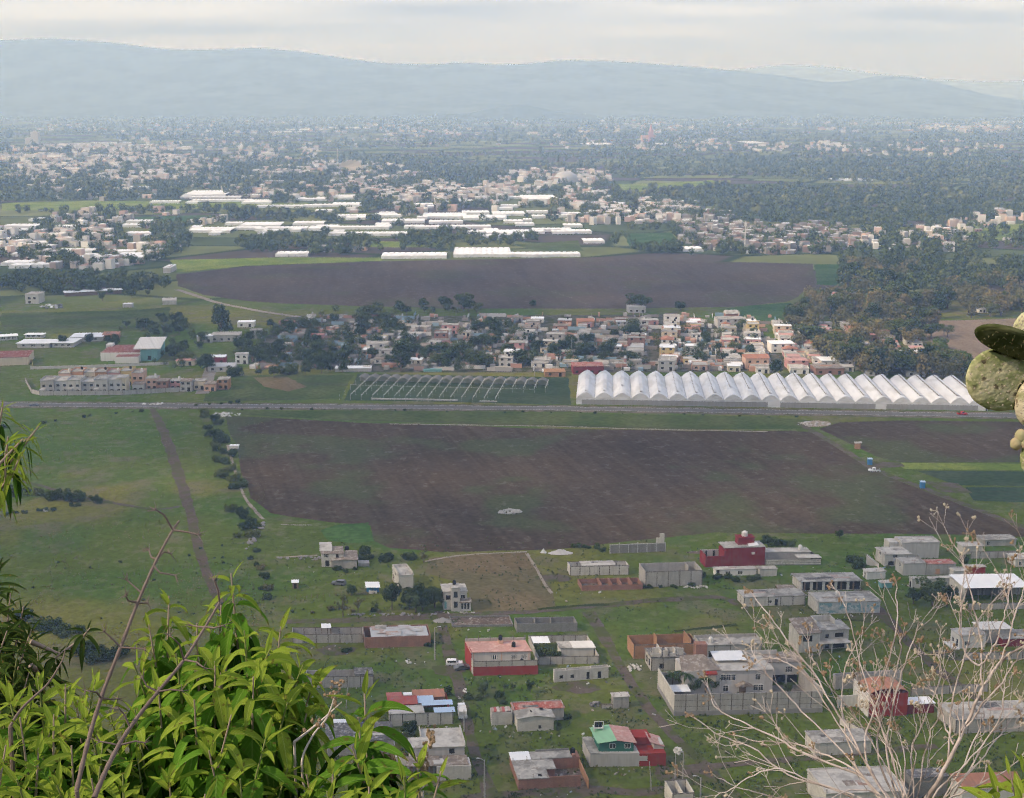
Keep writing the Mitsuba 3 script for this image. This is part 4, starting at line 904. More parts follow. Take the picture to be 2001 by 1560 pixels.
for x, z, a, b in ((1.2, 3.2, 2.6, 1.7), (8.2, 0.2, 1.2, 2.2), (10.5, 0.2, 3.4, 2.4), (11.0, 3.4, 2.4, 1.2), (8.2, 3.3, 1.0, 1.1)): put(key, 'opening', MB().box(Fr, x, x + a, -0.03 if x < 6 else 1.47, 0 if x < 6 else 1.5, z, z + b), 'opening')
put(key, 'porch_roof', MB().box(Fr, 5.5, 14.5, -1.6, 1.49, 2.8, 2.95), 'roof_pale')
for x in (5.7, 9.0, 14.3): put(key, 'porch_post', MB().box(Fr, x - 0.12, x + 0.12, -1.5, -1.26, 0, 2.8), 'concrete')
# 29 the top right cluster
k, Fr, w, h, d = house('block_house', 'big plain grey block house highest in the right hand cluster', (1761, 1092), (1834, 1091), 1060, vb=1049, wall='plaster', roof='roof_pale', parapet=0.3)
put(k, 'stair_box', MB().box(Fr, -3.4, -0.01, 2, 6, 0, h * 0.9), 'block_light')
house('terrace_house', 'two storey grey house with pale flat roof left of the big grey one', (1728, 1107), (1778, 1106), 1083, vb=1069, wall='block_light', roof='roof_pale', over=0.4, ops=[('l', 0.5, 2.9, 1.2, 1.4, 'win'), ('f', 0.25, 0.3, 1.8, 1.4, 'open'), ('f', 0.7, 0.3, 1.8, 1.4, 'win'), ('f', 0.4, 3.0, 1.4, 1.2, 'win')])
k = thing('stair_flight', 'bare concrete stair climbing to the terrace house', 'stair'); Fr = Frame(at(1692, 1104), (1, -0.4))
for i in range(9): put(k, 'step', MB().box(Fr, i * 0.45, i * 0.45 + 0.5, 0, 1.2, 0, 3.2 - i * 0.33), 'concrete')
house('block_house', 'windowless grey block house in front of the big grey one', (1764, 1125), (1808, 1124), 1101, vb=1089, wall='plaster', roof='roof_concrete', ops=[('l', 0.4, 2.4, 1.0, 1.2, 'win')])
house('tile_house', 'house with dull red roof and tan block front', (1809, 1124), (1866, 1123), 1102, vb=1093, wall='block', roof='roof_red', ops=[('f', 0.4, 0.2, 1.4, 1.8, 'door', 'orange')])
house('small_house', 'small white flat roofed box below the concrete stair', (1694, 1133), (1730, 1131), 1118, vb=1110, wall='white', roof='roof_pale', ops=[('l', 0.5, 0.1, 0.8, 1.9, 'open')])
house('kiosk', 'tiny pale green kiosk on the grass', (1722, 1150), (1743, 1149), 1139, depth=2.2, wall='teal', roof='roof_pale')
house('low_house', 'low block house half hidden by the dark bush', (1781, 1150), (1862, 1148), 1131, vb=1126, wall='block_light', roof='roof_pale', ops=[('l', 0.5, 0.2, 1, 1.8, 'open')])
house('corner_house', 'pale block house left behind the white roofed hall', (1862, 1134), (1890, 1133), 1116, vb=1110, wall='concrete', roof='roof_pale', parapet=0.4)
house('red_annex', 'low annex with red doors behind the white roofed hall', (1890, 1122), (1925, 1121), 1108, vb=1103, wall='red', roof='roof_pale')
key = thing('open_hall', 'open fronted hall with long white metal roof at the right edge', 'hall')
Fr, w, h, d = locate((1884, 1176), (2012, 1174), 1149, vb=1126)
put(key, 'rear_wall', MB().box(Fr, 0, w, d - 0.2, d, 0, h), 'concrete'); put(key, 'side_wall', MB().box(Fr, 0, 0.2, 0, d - 0.2, 0, h - 0.1), 'block_light'); put(key, 'interior', MB().box(Fr, 0.3, w, d * 0.55, d - 0.3, 0, h - 0.3), 'roof_dark')
canopy(None, 'roof', '', Fr, -0.3, w, -0.4, d + 0.2, h, h + 0.7, 'sheet_white', parent=key)
for i in range(5): put(key, 'post', MB().box(Fr, w * i / 5 + 0.2, w * i / 5 + 0.4, 0, 0.2, 0, h), 'column_dark')
wall_run('front_wall', 'low block wall before the open fronted hall', [(1892, 1192), (2010, 1190)], 2.0, 'block', 3.4)
house('green_roof_house', 'house with pale green roof edge and black tank', (1881, 1084), (1920, 1083), 1067, vb=1059, wall='block_light', roof='roof_pale', over=0.4)
wall_run('yard_wall', 'long block wall below the pale green roofed house', [(1897, 1092), (1985, 1090)], 2.4, 'block', 3.2)
house('far_right_house', 'grey house with sloping flat roof touching the field edge', (1921, 1068), (1985, 1066), 1055, vb=1045, wall='block', roof='roof_concrete', ops=[('f', 0.15, 0.4, 1.0, 1.2, 'win')], over=0.4)
house('edge_house', 'pale house cut by the right edge of the picture', (1984, 1108), (2030, 1107), 1092, vb=1081, wall='block_light', roof='roof_pale', ops=[('f', 0.2, 0.5, 0.9, 1.2, 'win'), ('l', 0.5, 0.5, 1, 1.2, 'win')], over=0.5)
# 30-36
k, Fr, w, h, d = house('white_house', 'white house with open porch left of the red walled house', (1874, 1268), (1925, 1265), 1242, vb=1226, wall='white', roof='roof_pale', ops=[('l', 0.25, 0.2, 0.9, 2.1, 'open'), ('l', 0.7, 0.8, 1.0, 1.2, 'win'), ('f', 0.3, 0.9, 1.4, 1.2, 'win')])
put(k, 'porch', MB().box(Fr, -2.2, 0, -0.5, d, 0, 0.25), 'white')
k, Fr, w, h, d = house('red_walled_house', 'white roofed house with maroon lower wall at the right edge', (1958, 1264), (2030, 1262), 1248, vb=1230, wall='maroon', roof='roof_concrete'); put(k, 'upper_room', MB().box(Fr, -4.5, 4, 3, 8, 0, h + 1.6), 'block'); put(k, 'upper_roof', MB().box(Fr, -4.8, 4.4, 2.6, 8.3, h + 1.6, h + 1.75), 'white')
wall_run('yard_wall', 'grey plot wall below the white house', [(1885, 1290), (2020, 1288)], 2.2, 'block', 3.4)
key = thing('arch_house', 'red house with domed orange roof and white side wall behind the dry shrub', 'house')
Fr, w, h, d = locate((1697, 1402), (1772, 1398), 1358, depth=6.5)
put(key, 'front_wall', MB().box(Fr, 0, w, 0, 6.5, 0, h), 'red'); prof = [(w * (1 - math.cos(a)) / 2, h + 1.5 * math.sin(a)) for a in np.linspace(0, math.pi, 11)]
m = MB()
for (x0, z0), (x1, z1) in zip(prof[:-1], prof[1:]): m.slab(Fr, [(x0, -0.3, z0 + 0.1), (x1, -0.3, z1 + 0.1), (x1, 6.8, z1 + 0.1), (x0, 6.8, z0 + 0.1)], 0.12)
put(key, 'domed_roof', m, 'terracotta'); put(key, 'side_wall', MB().box(Fr, -0.25, -0.01, 0, 9.0, 0, h + 0.2), 'white'); put(key, 'garden_wall', MB().box(Fr, -5.5, -0.3, 6.0, 6.2, 0, 3.2), 'white')
put(key, 'low_wing', MB().box(Fr, w + 0.01, w + 7.3, 0.6, 4, 0, 2.6), 'maroon'); put(key, 'wing_roof', MB().box(Fr, w + 0.02, w + 7.5, 0.3, 4.3, 2.6, 2.76), 'sheet_white')
house('yard_rooms', 'grey walled rooms behind the domed orange roof', (1632, 1348), (1762, 1340), 1322, vb=1312, wall='block', roof=None, inner=((0.4, 0, 1, 1), (0.75, 0, 1, 1)), floor='roof_concrete')
wall_run('plot_wall', 'long grey plot wall right of the domed roof', [(1780, 1360), (1930, 1352)], 2.3, 'block', 3.4)
house('corrugated_house', 'grey flat house at the right with dark posts behind twigs', (1866, 1434), (2040, 1428), 1406, vb=1370, wall='block', roof='roof_concrete', cols=3.4, faces='f')
house('slab_house', 'low grey house crossed by dry twigs below the villa wall', (1592, 1478), (1702, 1472), 1452, vb=1425, wall='block_light', roof='roof_concrete')
wall_run('lane_wall', 'pale wall slanting up the lane behind the twigs', [(1640, 1415), (1700, 1450)], 2.0, 'block_light', 3.4)
house('large_house', 'large pale flat roofed house at the bottom behind the dry shrub', (1612, 1592), (1770, 1586), 1550, vb=1500, wall='block_light', roof='roof_pale', parapet=0.3)
k, Fr, w, h, d = house('red_roof_house', 'white house with red tiled roof under the dry shrub', (1878, 1580), (1990, 1576), 1536, depth=5, wall='white', roof=None, floor='roof_dark'); put(k, 'roof', MB().gable(Fr, -0.4, w + 0.4, -0.5, d + 0.5, h, h + 1.6, 'x'), 'terracotta')
house('dark_house', 'dark block house at the bottom between two larger roofs', (1780, 1560), (1850, 1556), 1520, vb=1502, wall='block_dark', roof='roof_dark')
# 37-40 lower left
k, Fr, w, h, d = house('walled_yard', 'roofless block yard with one roofed room behind the leaf tips', (600, 1345), (731, 1343), 1323, vb=1309, wall='block', roof=None, cols=3.3, faces='f', cat='yard wall')
put(k, 'room', MB().box(Fr, w * 0.72, w * 0.98, 0.2, d - 0.2, 0.1, h + 0.4), 'block'); put(k, 'room_roof', MB().box(Fr, w * 0.71, w * 0.99, -0.1, d, h + 0.4, h + 0.58), 'roof_dark')
key = thing('patchwork_house', 'house with red and orange sheet roofs and white canopies beside the dirt lane', 'house')
Fr, w, h, d = locate((762, 1420), (886, 1415), 1396, depth=5.0)
put(key, 'front_wall', MB().box(Fr, 0, w, 0, 0.18, 0, h), 'block_light'); columns(key, Fr, w, d, h, 2.9, 'f')
put(key, 'slab_roof', MB().box(Fr, -0.2, w * 0.55, -0.25, 4.2, h + 0.02, h + 0.2), 'roof_pale'); put(key, 'room', MB().box(Fr, 0, w * 0.54, 0.2, 4.0, 0, h), 'block')
canopy(None, 'canopy', '', Fr, w * 0.53, w + 0.4, 3.4, 5.6, h + 0.3, h + 0.6, 'sheet_blue', parent=key); canopy(None, 'canopy', '', Fr, w * 0.7, w + 0.5, -0.3, 1.9, h + 0.05, h + 0.4, 'sheet_blue', parent=key)
put(key, 'room', MB().box(Fr, 0.2, 6.5, 6.0, 11.5, 0, 2.9), 'red'); canopy(None, 'red_roof', '', Fr, 0.0, 7.5, 5.8, 9.0, 2.9, 3.7, 'sheet_red', parent=key); canopy(None, 'red_roof', '', Fr, 0.0, 4.0, 9.0, 12.6, 3.7, 3.1, 'sheet_red', parent=key)
canopy(None, 'canopy', '', Fr, 7.3, 11.6, 6.4, 9.6, 2.8, 3.3, 'sheet_blue', parent=key); put(key, 'room', MB().box(Fr, 7.0, w - 1.0, 9.8, 12.5, 0, 2.8), 'brick'); put(key, 'orange_roof', MB().slab(Fr, [(6.6, 9.5, 2.9), (w - 0.8, 9.5, 2.9), (w - 0.8, 12.9, 3.5), (6.6, 12.9, 3.5)], 0.1), 'terracotta')
put(key, 'hatch', MB().box(Fr, 4.2, 6.4, 9.4, 11.0, 3.5, 3.75), 'sheet_white'); put(key, 'side_wall', MB().box(Fr, w - 0.4, w - 0.2, 5.8, 13.0, 0, 2.3), 'red')
key = thing('grey_house', 'two level grey concrete house right of the lower leaves', 'house')
Fr, w, h, d = locate((800, 1528), (921, 1524), 1500, depth=4.0)
put(key, 'front_wall', MB().box(Fr, 6.2, w, 0, 4, 0, h), 'block_light'); put(key, 'front_room', MB().box(Fr, 0, 6.0, 1.2, 5, 0, h), 'block_dark')
for x in (0.3, 1.4, 2.6, 3.7, 4.8): put(key, 'plank', MB().box(Fr, x, x + 0.6, 1.1, 1.19, 0, h - 0.3), 'timber')
put(key, 'front_roof', MB().box(Fr, -0.4, 7.2, 0.2, 4.8, h + 0.01, h + 0.2), 'roof_brown'); put(key, 'front_roof', MB().box(Fr, 8.0, w - 0.4, 0.3, 4.8, h + 0.01, h + 0.2), 'roof_brown'); put(key, 'light_well', MB().box(Fr, 5.6, 8.0, 0.4, 2.2, h + 0.2, h + 0.5), 'plaster')
hh = h + 2.2
put(key, 'upper_wall', MB().box(Fr, 0.8, w - 0.8, 5, 9.5, 0, hh), 'plaster'); put(key, 'upper_roof', MB().box(Fr, 0.6, w - 0.6, 4.7, 9.7, hh, hh + 0.18), 'roof_pale'); put(key, 'upper_roof', MB().box(Fr, 3.6, w - 0.6, 9.7, 14, hh, hh + 0.18), 'roof_pale'); put(key, 'rear_room', MB().box(Fr, 3.8, w - 0.8, 9.51, 13.8, 0, hh), 'block')
put(key, 'parapet', MB().box(Fr, w - 0.8, w - 0.6, 4.8, 14, hh + 0.18, hh + 0.9).box(Fr, 3.6, 3.8, 9.7, 14, hh + 0.18, hh + 0.9), 'plaster'); put(key, 'opening', MB().box(Fr, 9.6, 10.8, 4.96, 5.0, h + 0.5, h + 1.7), 'opening'); put(key, 'light_pole', MB().box(Fr, 1.9, 2.05, 4.3, 4.45, h, h + 3.2), 'concrete')
wall_run('white_wall', 'whitewashed low yard wall left of the grey house', [(768, 1455), (775, 1495), (800, 1497)], 2.0, 'white', 5, posts='white')
house('leafy_house', 'grey house mostly hidden by the near leaves, white sheet on its roof', (640, 1478), (770, 1474), 1448, vb=1412, wall='block', roof='roof_dark')
Fr, w, h, d = locate((640, 1446), (698, 1446), 1430, depth=3); k = thing('sheet_roof', 'white sheet roof glimpsed between the near leaves', 'roof'); canopy(None, 'sheet', '', Fr, 0, w, 0, 3.4, h + 1.2, h + 1.6, 'sheet_white', parent=k); posts(k, Fr, ((0.2, 0.2), (w - 0.2, 0.2), (0.2, 3), (w - 0.2, 3)), h + 1.2)
# ------------------------------------------------------------------ the middle distance
def plastic_fn(p, n, uv):
    a = fbm(p.x * 0.25, p.y * 0.12, p.z * 0.3, 4)
    return mix((0.78, 0.79, 0.81), (0.62, 0.62, 0.61), smoothstep(0.45, 0.75, a) * 0.8)


scene['plastic_shaded'] = {'type': 'twosided', 'bsdf': {'type': 'principled', 'base_color': mikit.proc(lambda p, n, uv: mix((0.62, 0.63, 0.65), (0.46, 0.46, 0.46), smoothstep(0.4, 0.75, fbm(p.x * 0.25, p.y * 0.12, p.z * 0.3, 4)) * 0.8)), 'roughness': 0.42, 'specular': 0.4}}  # darker copy of the plastic, with the cloud shade put into its colour
scene['plastic'] = {'type': 'twosided', 'bsdf': {'type': 'principled', 'base_color': mikit.proc(plastic_fn), 'roughness': 0.42, 'specular': 0.45}}
paint('curtain', (0.3, 0.3, 0.3), 0.4, 0.5)
scene['net'] = {'type': 'mask', 'opacity': 0.55, 'bsdf': {'type': 'twosided', 'bsdf': {'type': 'diffuse', 'reflectance': rgb(0.26, 0.25, 0.25)}}}


def arch(x0, x1, z0, rise, n=12):
    u = np.linspace(-1, 1, n + 1)
    return [((x0 + x1) / 2 + t * (x1 - x0) / 2, z0 + rise * (1 - abs(t) ** 1.8)) for t in u]


key = thing('greenhouse', 'long white plastic greenhouse of many arched bays along the highway', 'greenhouse')
A, Bp = at(1126, 790.4), at(1930, 803.2)
Fr = Frame(A, Bp - A); W_ = np.linalg.norm((Bp - A)[:2]); NB = 22; GH = 3.3; RISE = 2.9
D_ = float((at(1160.6, 734.4, GH) - A) @ Fr.ey); bw = W_ / NB
for i in range(NB):
    pr = arch(i * bw + 0.06, (i + 1) * bw - 0.06, GH, RISE)
    k = len(pr); m = MB()
    ys = np.linspace(0, D_, 13)
    v = [Fr.p(x, y, z + (0.05 * math.sin(j * 2.1 + i) if 0 < j < 12 else 0)) for j, y in enumerate(ys) for x, z in pr]
    m.add(v, [[j * k + q, j * k + q + 1, (j + 1) * k + q + 1, (j + 1) * k + q] for j in range(12) for q in range(k - 1)])
    vv, ff = m.mesh()
    put(key, 'bay_roof', (vv, ff), 'plastic_shaded', smooth=50)
    g = MB()
    for y in (0.03, D_ - 0.03):
        g.add([Fr.p(x, y, z - 0.05) for x, z in pr] + [Fr.p(x, y, GH - 0.05) for x, _ in pr], [[q, q + 1, k + q + 1, k + q] for q in range(k - 1)])
    put(key, 'bay_gable', g, 'plastic_shaded')
    xm = (i + 0.5) * bw
    y0 = 3 + 12 * (i in (2, 8, 9)) + (i % 3)
    put(key, 'roof_vent', MB().slab(Fr, [(xm - 0.3, y0, GH + RISE + 0.62), (xm + 1.3, y0, GH + RISE + 0.2), (xm + 1.3, D_ - 1, GH + RISE + 0.2), (xm - 0.3, D_ - 1, GH + RISE + 0.62)], 0.05), 'plastic_shaded')
    put(key, 'vent_gap', MB().box(Fr, xm - 0.22, xm - 0.05, y0 + 0.02, D_ - 1, GH + RISE - 0.1, GH + RISE + 0.5), 'column_dark')  # solid dark strip painted as the shade in the vent slit
    put(key, 'gutter', MB().box(Fr, i * bw - 0.12, i * bw + 0.12, -0.05, D_, GH - 0.1, GH + 0.04), 'sheet_grey')
x_of = lambda u: W_ * (u - 1126) / (1930 - 1126)
doors = [(0, 11), (378, 403), (588, 609), (785, 800)]
xs = [0.0] + [x_of(1126 + q) for dd in doors for q in dd][1:]
put(key, 'door_panel', MB().box(Fr, 0, xs[1], -0.02, 0.02, 0, GH), 'plastic_shaded')
for a, b in ((1, 2), (3, 4), (5, 6)): put(key, 'curtain', MB().box(Fr, xs[a], xs[b], -0.02, 0.02, 0, GH - 0.7), 'curtain'); put(key, 'upper_panel', MB().box(Fr, xs[a], xs[b], -0.02, 0.02, GH - 0.7, GH), 'plastic_shaded')
for a, b in ((2, 3), (4, 5), (6, 7)): put(key, 'door_panel', MB().box(Fr, xs[a], xs[b], -0.03, 0.03, 0, GH), 'plastic_shaded')
put(key, 'side_panel', MB().box(Fr, -0.02, 0.02, 0.05, D_, 0, GH), 'plastic_shaded'); put(key, 'side_panel', MB().box(Fr, W_ - 0.02, W_ + 0.02, 0.05, D_, 0, GH), 'plastic_shaded'); put(key, 'rear_panel', MB().box(Fr, 0, W_, D_ - 0.02, D_ + 0.02, 0, GH), 'plastic_shaded')

key = thing('net_tunnel', 'uncovered net tunnels with pale gutters over green crops left of the greenhouse', 'greenhouse')
A, Bp = at(685, 771, 3.0), at(968, 778, 3.0)
Fr = Frame((A[0], A[1]), (Bp - A)[:2]); bw = np.linalg.norm((Bp - A)[:2]) / 13
D_ = float((at(712, 734, 3.0) - A) @ Fr.ey)
for i in range(-1, 19):
    y0 = 0 if i < 14 else D_ * 0.58
    if i > 17: break
    if i >= 0:
        brk = D_ * (0.5 + 0.03 * (i % 3))
        for a, b in (((y0, brk), (brk + 1.0, D_)) if i < 14 else ((y0, D_),)): put(key, 'gutter', MB().box(Fr, i * bw - 0.15, i * bw + 0.15, a, b, 2.9, 3.04), 'concrete' if i % 4 else 'plaster')
    for y in np.arange(y0, D_ + 1, D_ / 4): put(key, 'post', MB().box(Fr, i * bw - 0.06, i * bw + 0.06, y - 0.06, y + 0.06, 0, 2.9), 'pole_concrete')
    if i < 17:
        pr = arch(i * bw + 0.1, (i + 1) * bw - 0.1, 3.0, 1.3, 8); k = len(pr)
        y1 = D_ * (0.83 + 0.04 * math.sin(i * 1.7))
        g = MB().add([Fr.p(x, y, z) for y in (y1, D_) for x, z in pr], [[q, q + 1, k + q + 1, k + q] for q in range(k - 1)])
        g.add([Fr.p(x, D_, z) for x, z in pr] + [Fr.p(x, D_, 0) for x, _ in pr], [[q, q + 1, k + q + 1, k + q] for q in range(k - 1)])
        put(key, 'net_roof', g, 'net')
put(key, 'cross_wire', MB().box(Fr, -bw, 16 * bw, D_ * 0.5 - 0.1, D_ * 0.5 + 0.1, 2.75, 2.85), 'pole_concrete')
pa, pb = at(726, 781), at(895, 784)
k = thing('ground_sheet', 'white plastic strip lying along the front of the net tunnels', 'plastic sheet'); F2 = Frame(pa, pb - pa); L = np.linalg.norm((pb - pa)[:2])
put(k, 'strip', MB().box(F2, 0, L, 0, 0.9, 0.1, 0.7), 'plaster'); put(k, 'strip', MB().box(F2, L * 1.25, L * 1.45, -1, -0.1, 0.1, 0.5), 'plaster')
patch('field', [(672, 783), (700, 731), (1110, 738), (1116, 792), (900, 786)], 'crop_dull', 0.10, 6, 0.8, 'green crop under the net tunnels')

GRID = Frame((0, 0), (0.9964, -0.0846))


def small(name, label, x, y, w, d, h, wall, roof, group=None, fr=None, gable=0.0, wins=2, parapet=0.0, tankon=None, cat='house', key=None, floors=1, base=True):
    """A small house whose front left corner stands at (x, y) of the frame."""
    fr = fr or GRID
    F_ = Frame(fr.p(x, y, 0), fr.ex)
    key = key or thing(name, label, cat, group)
    put(key, 'wall', MB().box(F_, 0, w, 0, d, 0, h - 0.15), wall)
    if gable: put(key, 'roof', MB().gable(F_, -0.4, w + 0.4, -0.4, d + 0.4, h - 0.15, h + gable, 'x' if gable > 0 else 'y') if gable > 0 else MB().gable(F_, -0.4, w + 0.4, -0.4, d + 0.4, h - 0.15, h - gable, 'y'), roof)
    else:
        put(key, 'roof', MB().box(F_, -0.2, w + 0.2, -0.25, d + 0.2, h - 0.15, h), roof)
        if parapet: put(key, 'parapet', MB().box(F_, -0.05, 0.1, 0, d, h, h + parapet).box(F_, w - 0.1, w + 0.05, 0, d, h, h + parapet).box(F_, 0.1, w - 0.1, d - 0.15, d, h, h + parapet), wall)
    for fl_ in range(floors):
        z = 0.9 + fl_ * 2.8
        if z + 1.2 > h: break
        for i in range(wins):
            a = w * (i + 0.5) / wins
            ww = min(1.5, w / wins * 0.55)
            dr_ = fl_ == 0 and i == wins - 1
            put(key, 'door' if dr_ else 'window', MB().box(F_, a - ww / 2, a + ww / 2, -0.05, 0.03, 0.1 if dr_ else z, z + 1.25), 'opening' if (i + fl_) % 2 else 'pane')
    if tankon:
        put(key, 'tank', MB().cyl(F_.p(w * 0.7, d * 0.6, h), 0.6, 1.4, 10), tankon)
    return key, F_


# terrace row beside the highway
Ft = Frame(at(78, 772), at(240, 771) - at(78, 772))
TW = ['block', 'concrete', 'block_light', 'block', 'plaster', 'concrete']
LB = ['plain grey', 'pale grey', 'grey unplastered', 'patched grey', 'light plastered', 'stepped grey']
for i in range(6):
    w = 6.9
    k, F_ = small('terrace_house', f'{LB[i]} end house of the unfinished terrace' if i in (0, 5) else f'{LB[i]} house, number {["", "two", "three", "four", "five"][i]} from the left in the unfinished terrace', i * w, 2.0 + (i % 2) * 1.2, w - 0.1, 9, 6.6 + [0.6, 0.2, 0.8, -0.6, 1.0, 0.7][i], TW[i], 'roof_pale' if i % 2 else 'roof_concrete', fr=Ft, wins=2, floors=2, parapet=0.7, group=None)
    if i % 2 == 0: put(k, 'side_wing', MB().box(F_, 0.1, 2.6, -2.2, -0.001, 0, 3.0), TW[(i + 1) % 6])
for i in range(7):
    k, F_ = small('terrace_house', ['salmon', 'orange', 'tan', 'brick red', 'pink', 'ochre', 'peach'][i] + ' fronted house in the second terrace row', i * 6.4 + 4, 20 + (i % 3), 6.2, 8, 7.4 + 0.7 * (i % 2), ['salmon', 'orange', 'cream', 'brick_orange', 'pinkish', 'yellow', 'salmon'][i], 'roof_concrete', fr=Ft, wins=2, floors=2, tankon='plastic_black' if i % 2 else 'white', parapet=0.6)
small('tall_house', 'yellow sided grey house closing the terrace on the right', 38.5, 3.5, 5.0, 8, 8.2, 'cream', 'roof_pale', fr=Ft, floors=2)
for i in range(8):
    small('terrace_house', ['grey', 'salmon', 'brown', 'pink', 'grey', 'pale', 'tan', 'red'][i] + ' low house ' + ['with blue shade', 'with white tank', 'with orange front', 'with open yard', 'with dark doorway', 'with pale roof', 'beside the tree', 'at the far right'][i] + ' in the right hand terrace', 46 + i * 6.2, 6 + 4 * (i % 2), 5.8, 7.5, 4.0 + 1.5 * ((i * 5) % 3) / 2 + 0.9 * (i in (1, 2, 3)), ['concrete', 'salmon', 'brick', 'pinkish', 'block', 'cream', 'salmon', 'brick_orange'][i], 'roof_concrete' if i % 2 else 'roof_brown', fr=Ft, tankon='white' if i in (1, 3) else None, floors=2)
wall_run('terrace_wall', 'long grey block wall along the front of the terraces', [(50, 747), (62, 769), (78, 773), (240, 772), (378, 764)], 2.4, 'block', 7)

# school
slabmat('school_red', (0.26, 0.085, 0.075), (0.2, 0.1, 0.09), 0.5)
key = thing('school_hall', 'white walled school hall with red roof and raised white canopy block', 'school')
Fr, w, h, d = locate((197, 706), (276, 705), 690, vb=675)
put(key, 'main_wall', MB().box(Fr, 0, w, 0, d, 0, h), 'white'); put(key, 'red_roof', MB().box(Fr, 0.5, w - 0.2, 0.6, d - 0.4, h + 0.01, h + 0.35), 'school_red')
put(key, 'front_block', MB().box(Fr, w * 0.42, w, -7, 0, 0, h * 0.75), 'white'); put(key, 'front_roof', MB().box(Fr, w * 0.44, w - 0.3, -6.7, -0.2, h * 0.75, h * 0.75 + 0.25), 'school_red'); put(key, 'corner_block', MB().box(Fr, -0.8, 3, d - 6, d + 0.3, 0, h + 1.6), 'white')
hh = height(290, 707, 684)
put(key, 'tall_wall', MB().box(Fr, w, w + 9.5, -1, d, 0, hh), 'teal'); put(key, 'white_roof', MB().slab(Fr, [(w - 3.5, -3, hh + 0.8), (w + 12.0, -3, hh + 0.8), (w + 10.5, d + 1, hh + 2.6), (w - 5, d + 1, hh + 2.6)], 0.5), 'white')
put(key, 'window', MB().box(Fr, w + 4, w + 6, -1.05, -0.95, 0.5, 3), 'pane')
for i, (a, b, vt, vb, lb) in enumerate([((34, 680), (96, 680), 671, 663, 'left of the tree row'), ((102, 679), (143, 679), 670, 661, 'just left of the red roofed hall'), ((138, 668), (199, 667), 659, 651, 'behind the hall'), ((0, 666), (34, 664), 658, 653, 'cut by the left edge'), ((49, 661), (83, 661), 654, 651, 'farthest back')]):
    k, Fr, w, h, d = house('classroom', 'long low classroom with white roof, ' + lb, a, b, vt, vb, wall='plaster', roof='sheet_white', over=0.7, cat='school', ops=[('f', t, 0.9, 2.2, 1.1, 'win') for t in (0.2, 0.5, 0.8)])
k, Fr, w, h, d = house('school_wing', 'brownish school wing with dull red roof at the left edge', (-30, 716), (56, 713), 700, vb=686, wall='cream', roof='school_red', cat='school')
wall_run('playground_wall', 'yellow wall beside the brownish school wing', [(57, 690), (64, 716)], 1.4, 'yellow', 8, posts='yellow'); wall_run('school_fence', 'pale perimeter wall before the school hall', [(60, 722), (180, 719), (330, 713)], 1.6, 'plaster', 8, posts='concrete')
house('tile_house', 'house with orange tiled roof behind the school', (200, 664), (232, 663), 655, vb=648, wall='brick_orange', roof='terracotta')
house('watch_house', 'three storey unfinished house alone in the left fields', (50, 594), (76, 594), 575, vb=570, wall='concrete', roof='roof_pale', ops=[('f', 0.3, 0.4, 2.0, 1.6, 'open'), ('f', 0.7, 3.4, 2.0, 1.6, 'open'), ('f', 0.3, 3.4, 2, 1.6, 'open')])
house('long_shed', 'long narrow white roofed shed in the left fields', (128, 580), (238, 574), 572, depth=9, wall='timber', roof='sheet_white', over=1.0, cat='shed')
house('field_shed', 'small white roofed shed right of the long shed', (240, 601), (257, 601), 594, depth=5, wall='block', roof='sheet_white', cat='shed')
house('field_barn', 'grey barn with beige roof near the pale road', (318, 596), (345, 595), 588, vb=582, wall='block_light', roof='roof_pale', cat='barn')
house('corner_store', 'white roofed building at the corner of the yellow green field', (319, 534), (333, 534), 523, vb=517, wall='plaster', roof='sheet_white')

# ---- village houses along the streets
SOUTH, NORTH = 733.0, 905.0
streets = {'b': -128, 'c': -57, 'd': 15, 'e': 87, 'f': 150}
WALLS_L = ['block', 'concrete', 'block_light', 'plaster', 'pinkish', 'cream', 'brick', 'white', 'block']
WALLS_R = ['salmon', 'orange', 'cream', 'cream', 'white', 'pinkish', 'plaster', 'yellow', 'plaster', 'white', 'block_light']
ROOFS_L = ['roof_concrete', 'roof_pale', 'roof_pale', 'sheet_grey', 'roof_brown', 'roof_concrete', 'sheet_white']
ROOFS_R = ['roof_pale', 'roof_pink', 'terracotta', 'roof_pale', 'roof_concrete', 'sheet_white', 'roof_pale', 'roof_concrete']
WN = dict(block='grey block', concrete='grey', block_light='pale block', plaster='light grey', pinkish='pink', cream='cream', brick='brick', white='white', salmon='salmon', orange='orange', terracotta='red', yellow='yellow')
RN = dict(roof_concrete='stained flat roof', roof_pale='pale flat roof', sheet_grey='grey sheet roof', roof_brown='brown flat roof', sheet_white='white sheet roof', roof_pink='pink roof', terracotta='red tiled roof')
BL = {'b': 'leftmost street', 'c': 'second street', 'd': 'third street', 'e': 'wide pale street', 'f': 'rightmost street'}
hr = np.random.default_rng(21)
NV = 0
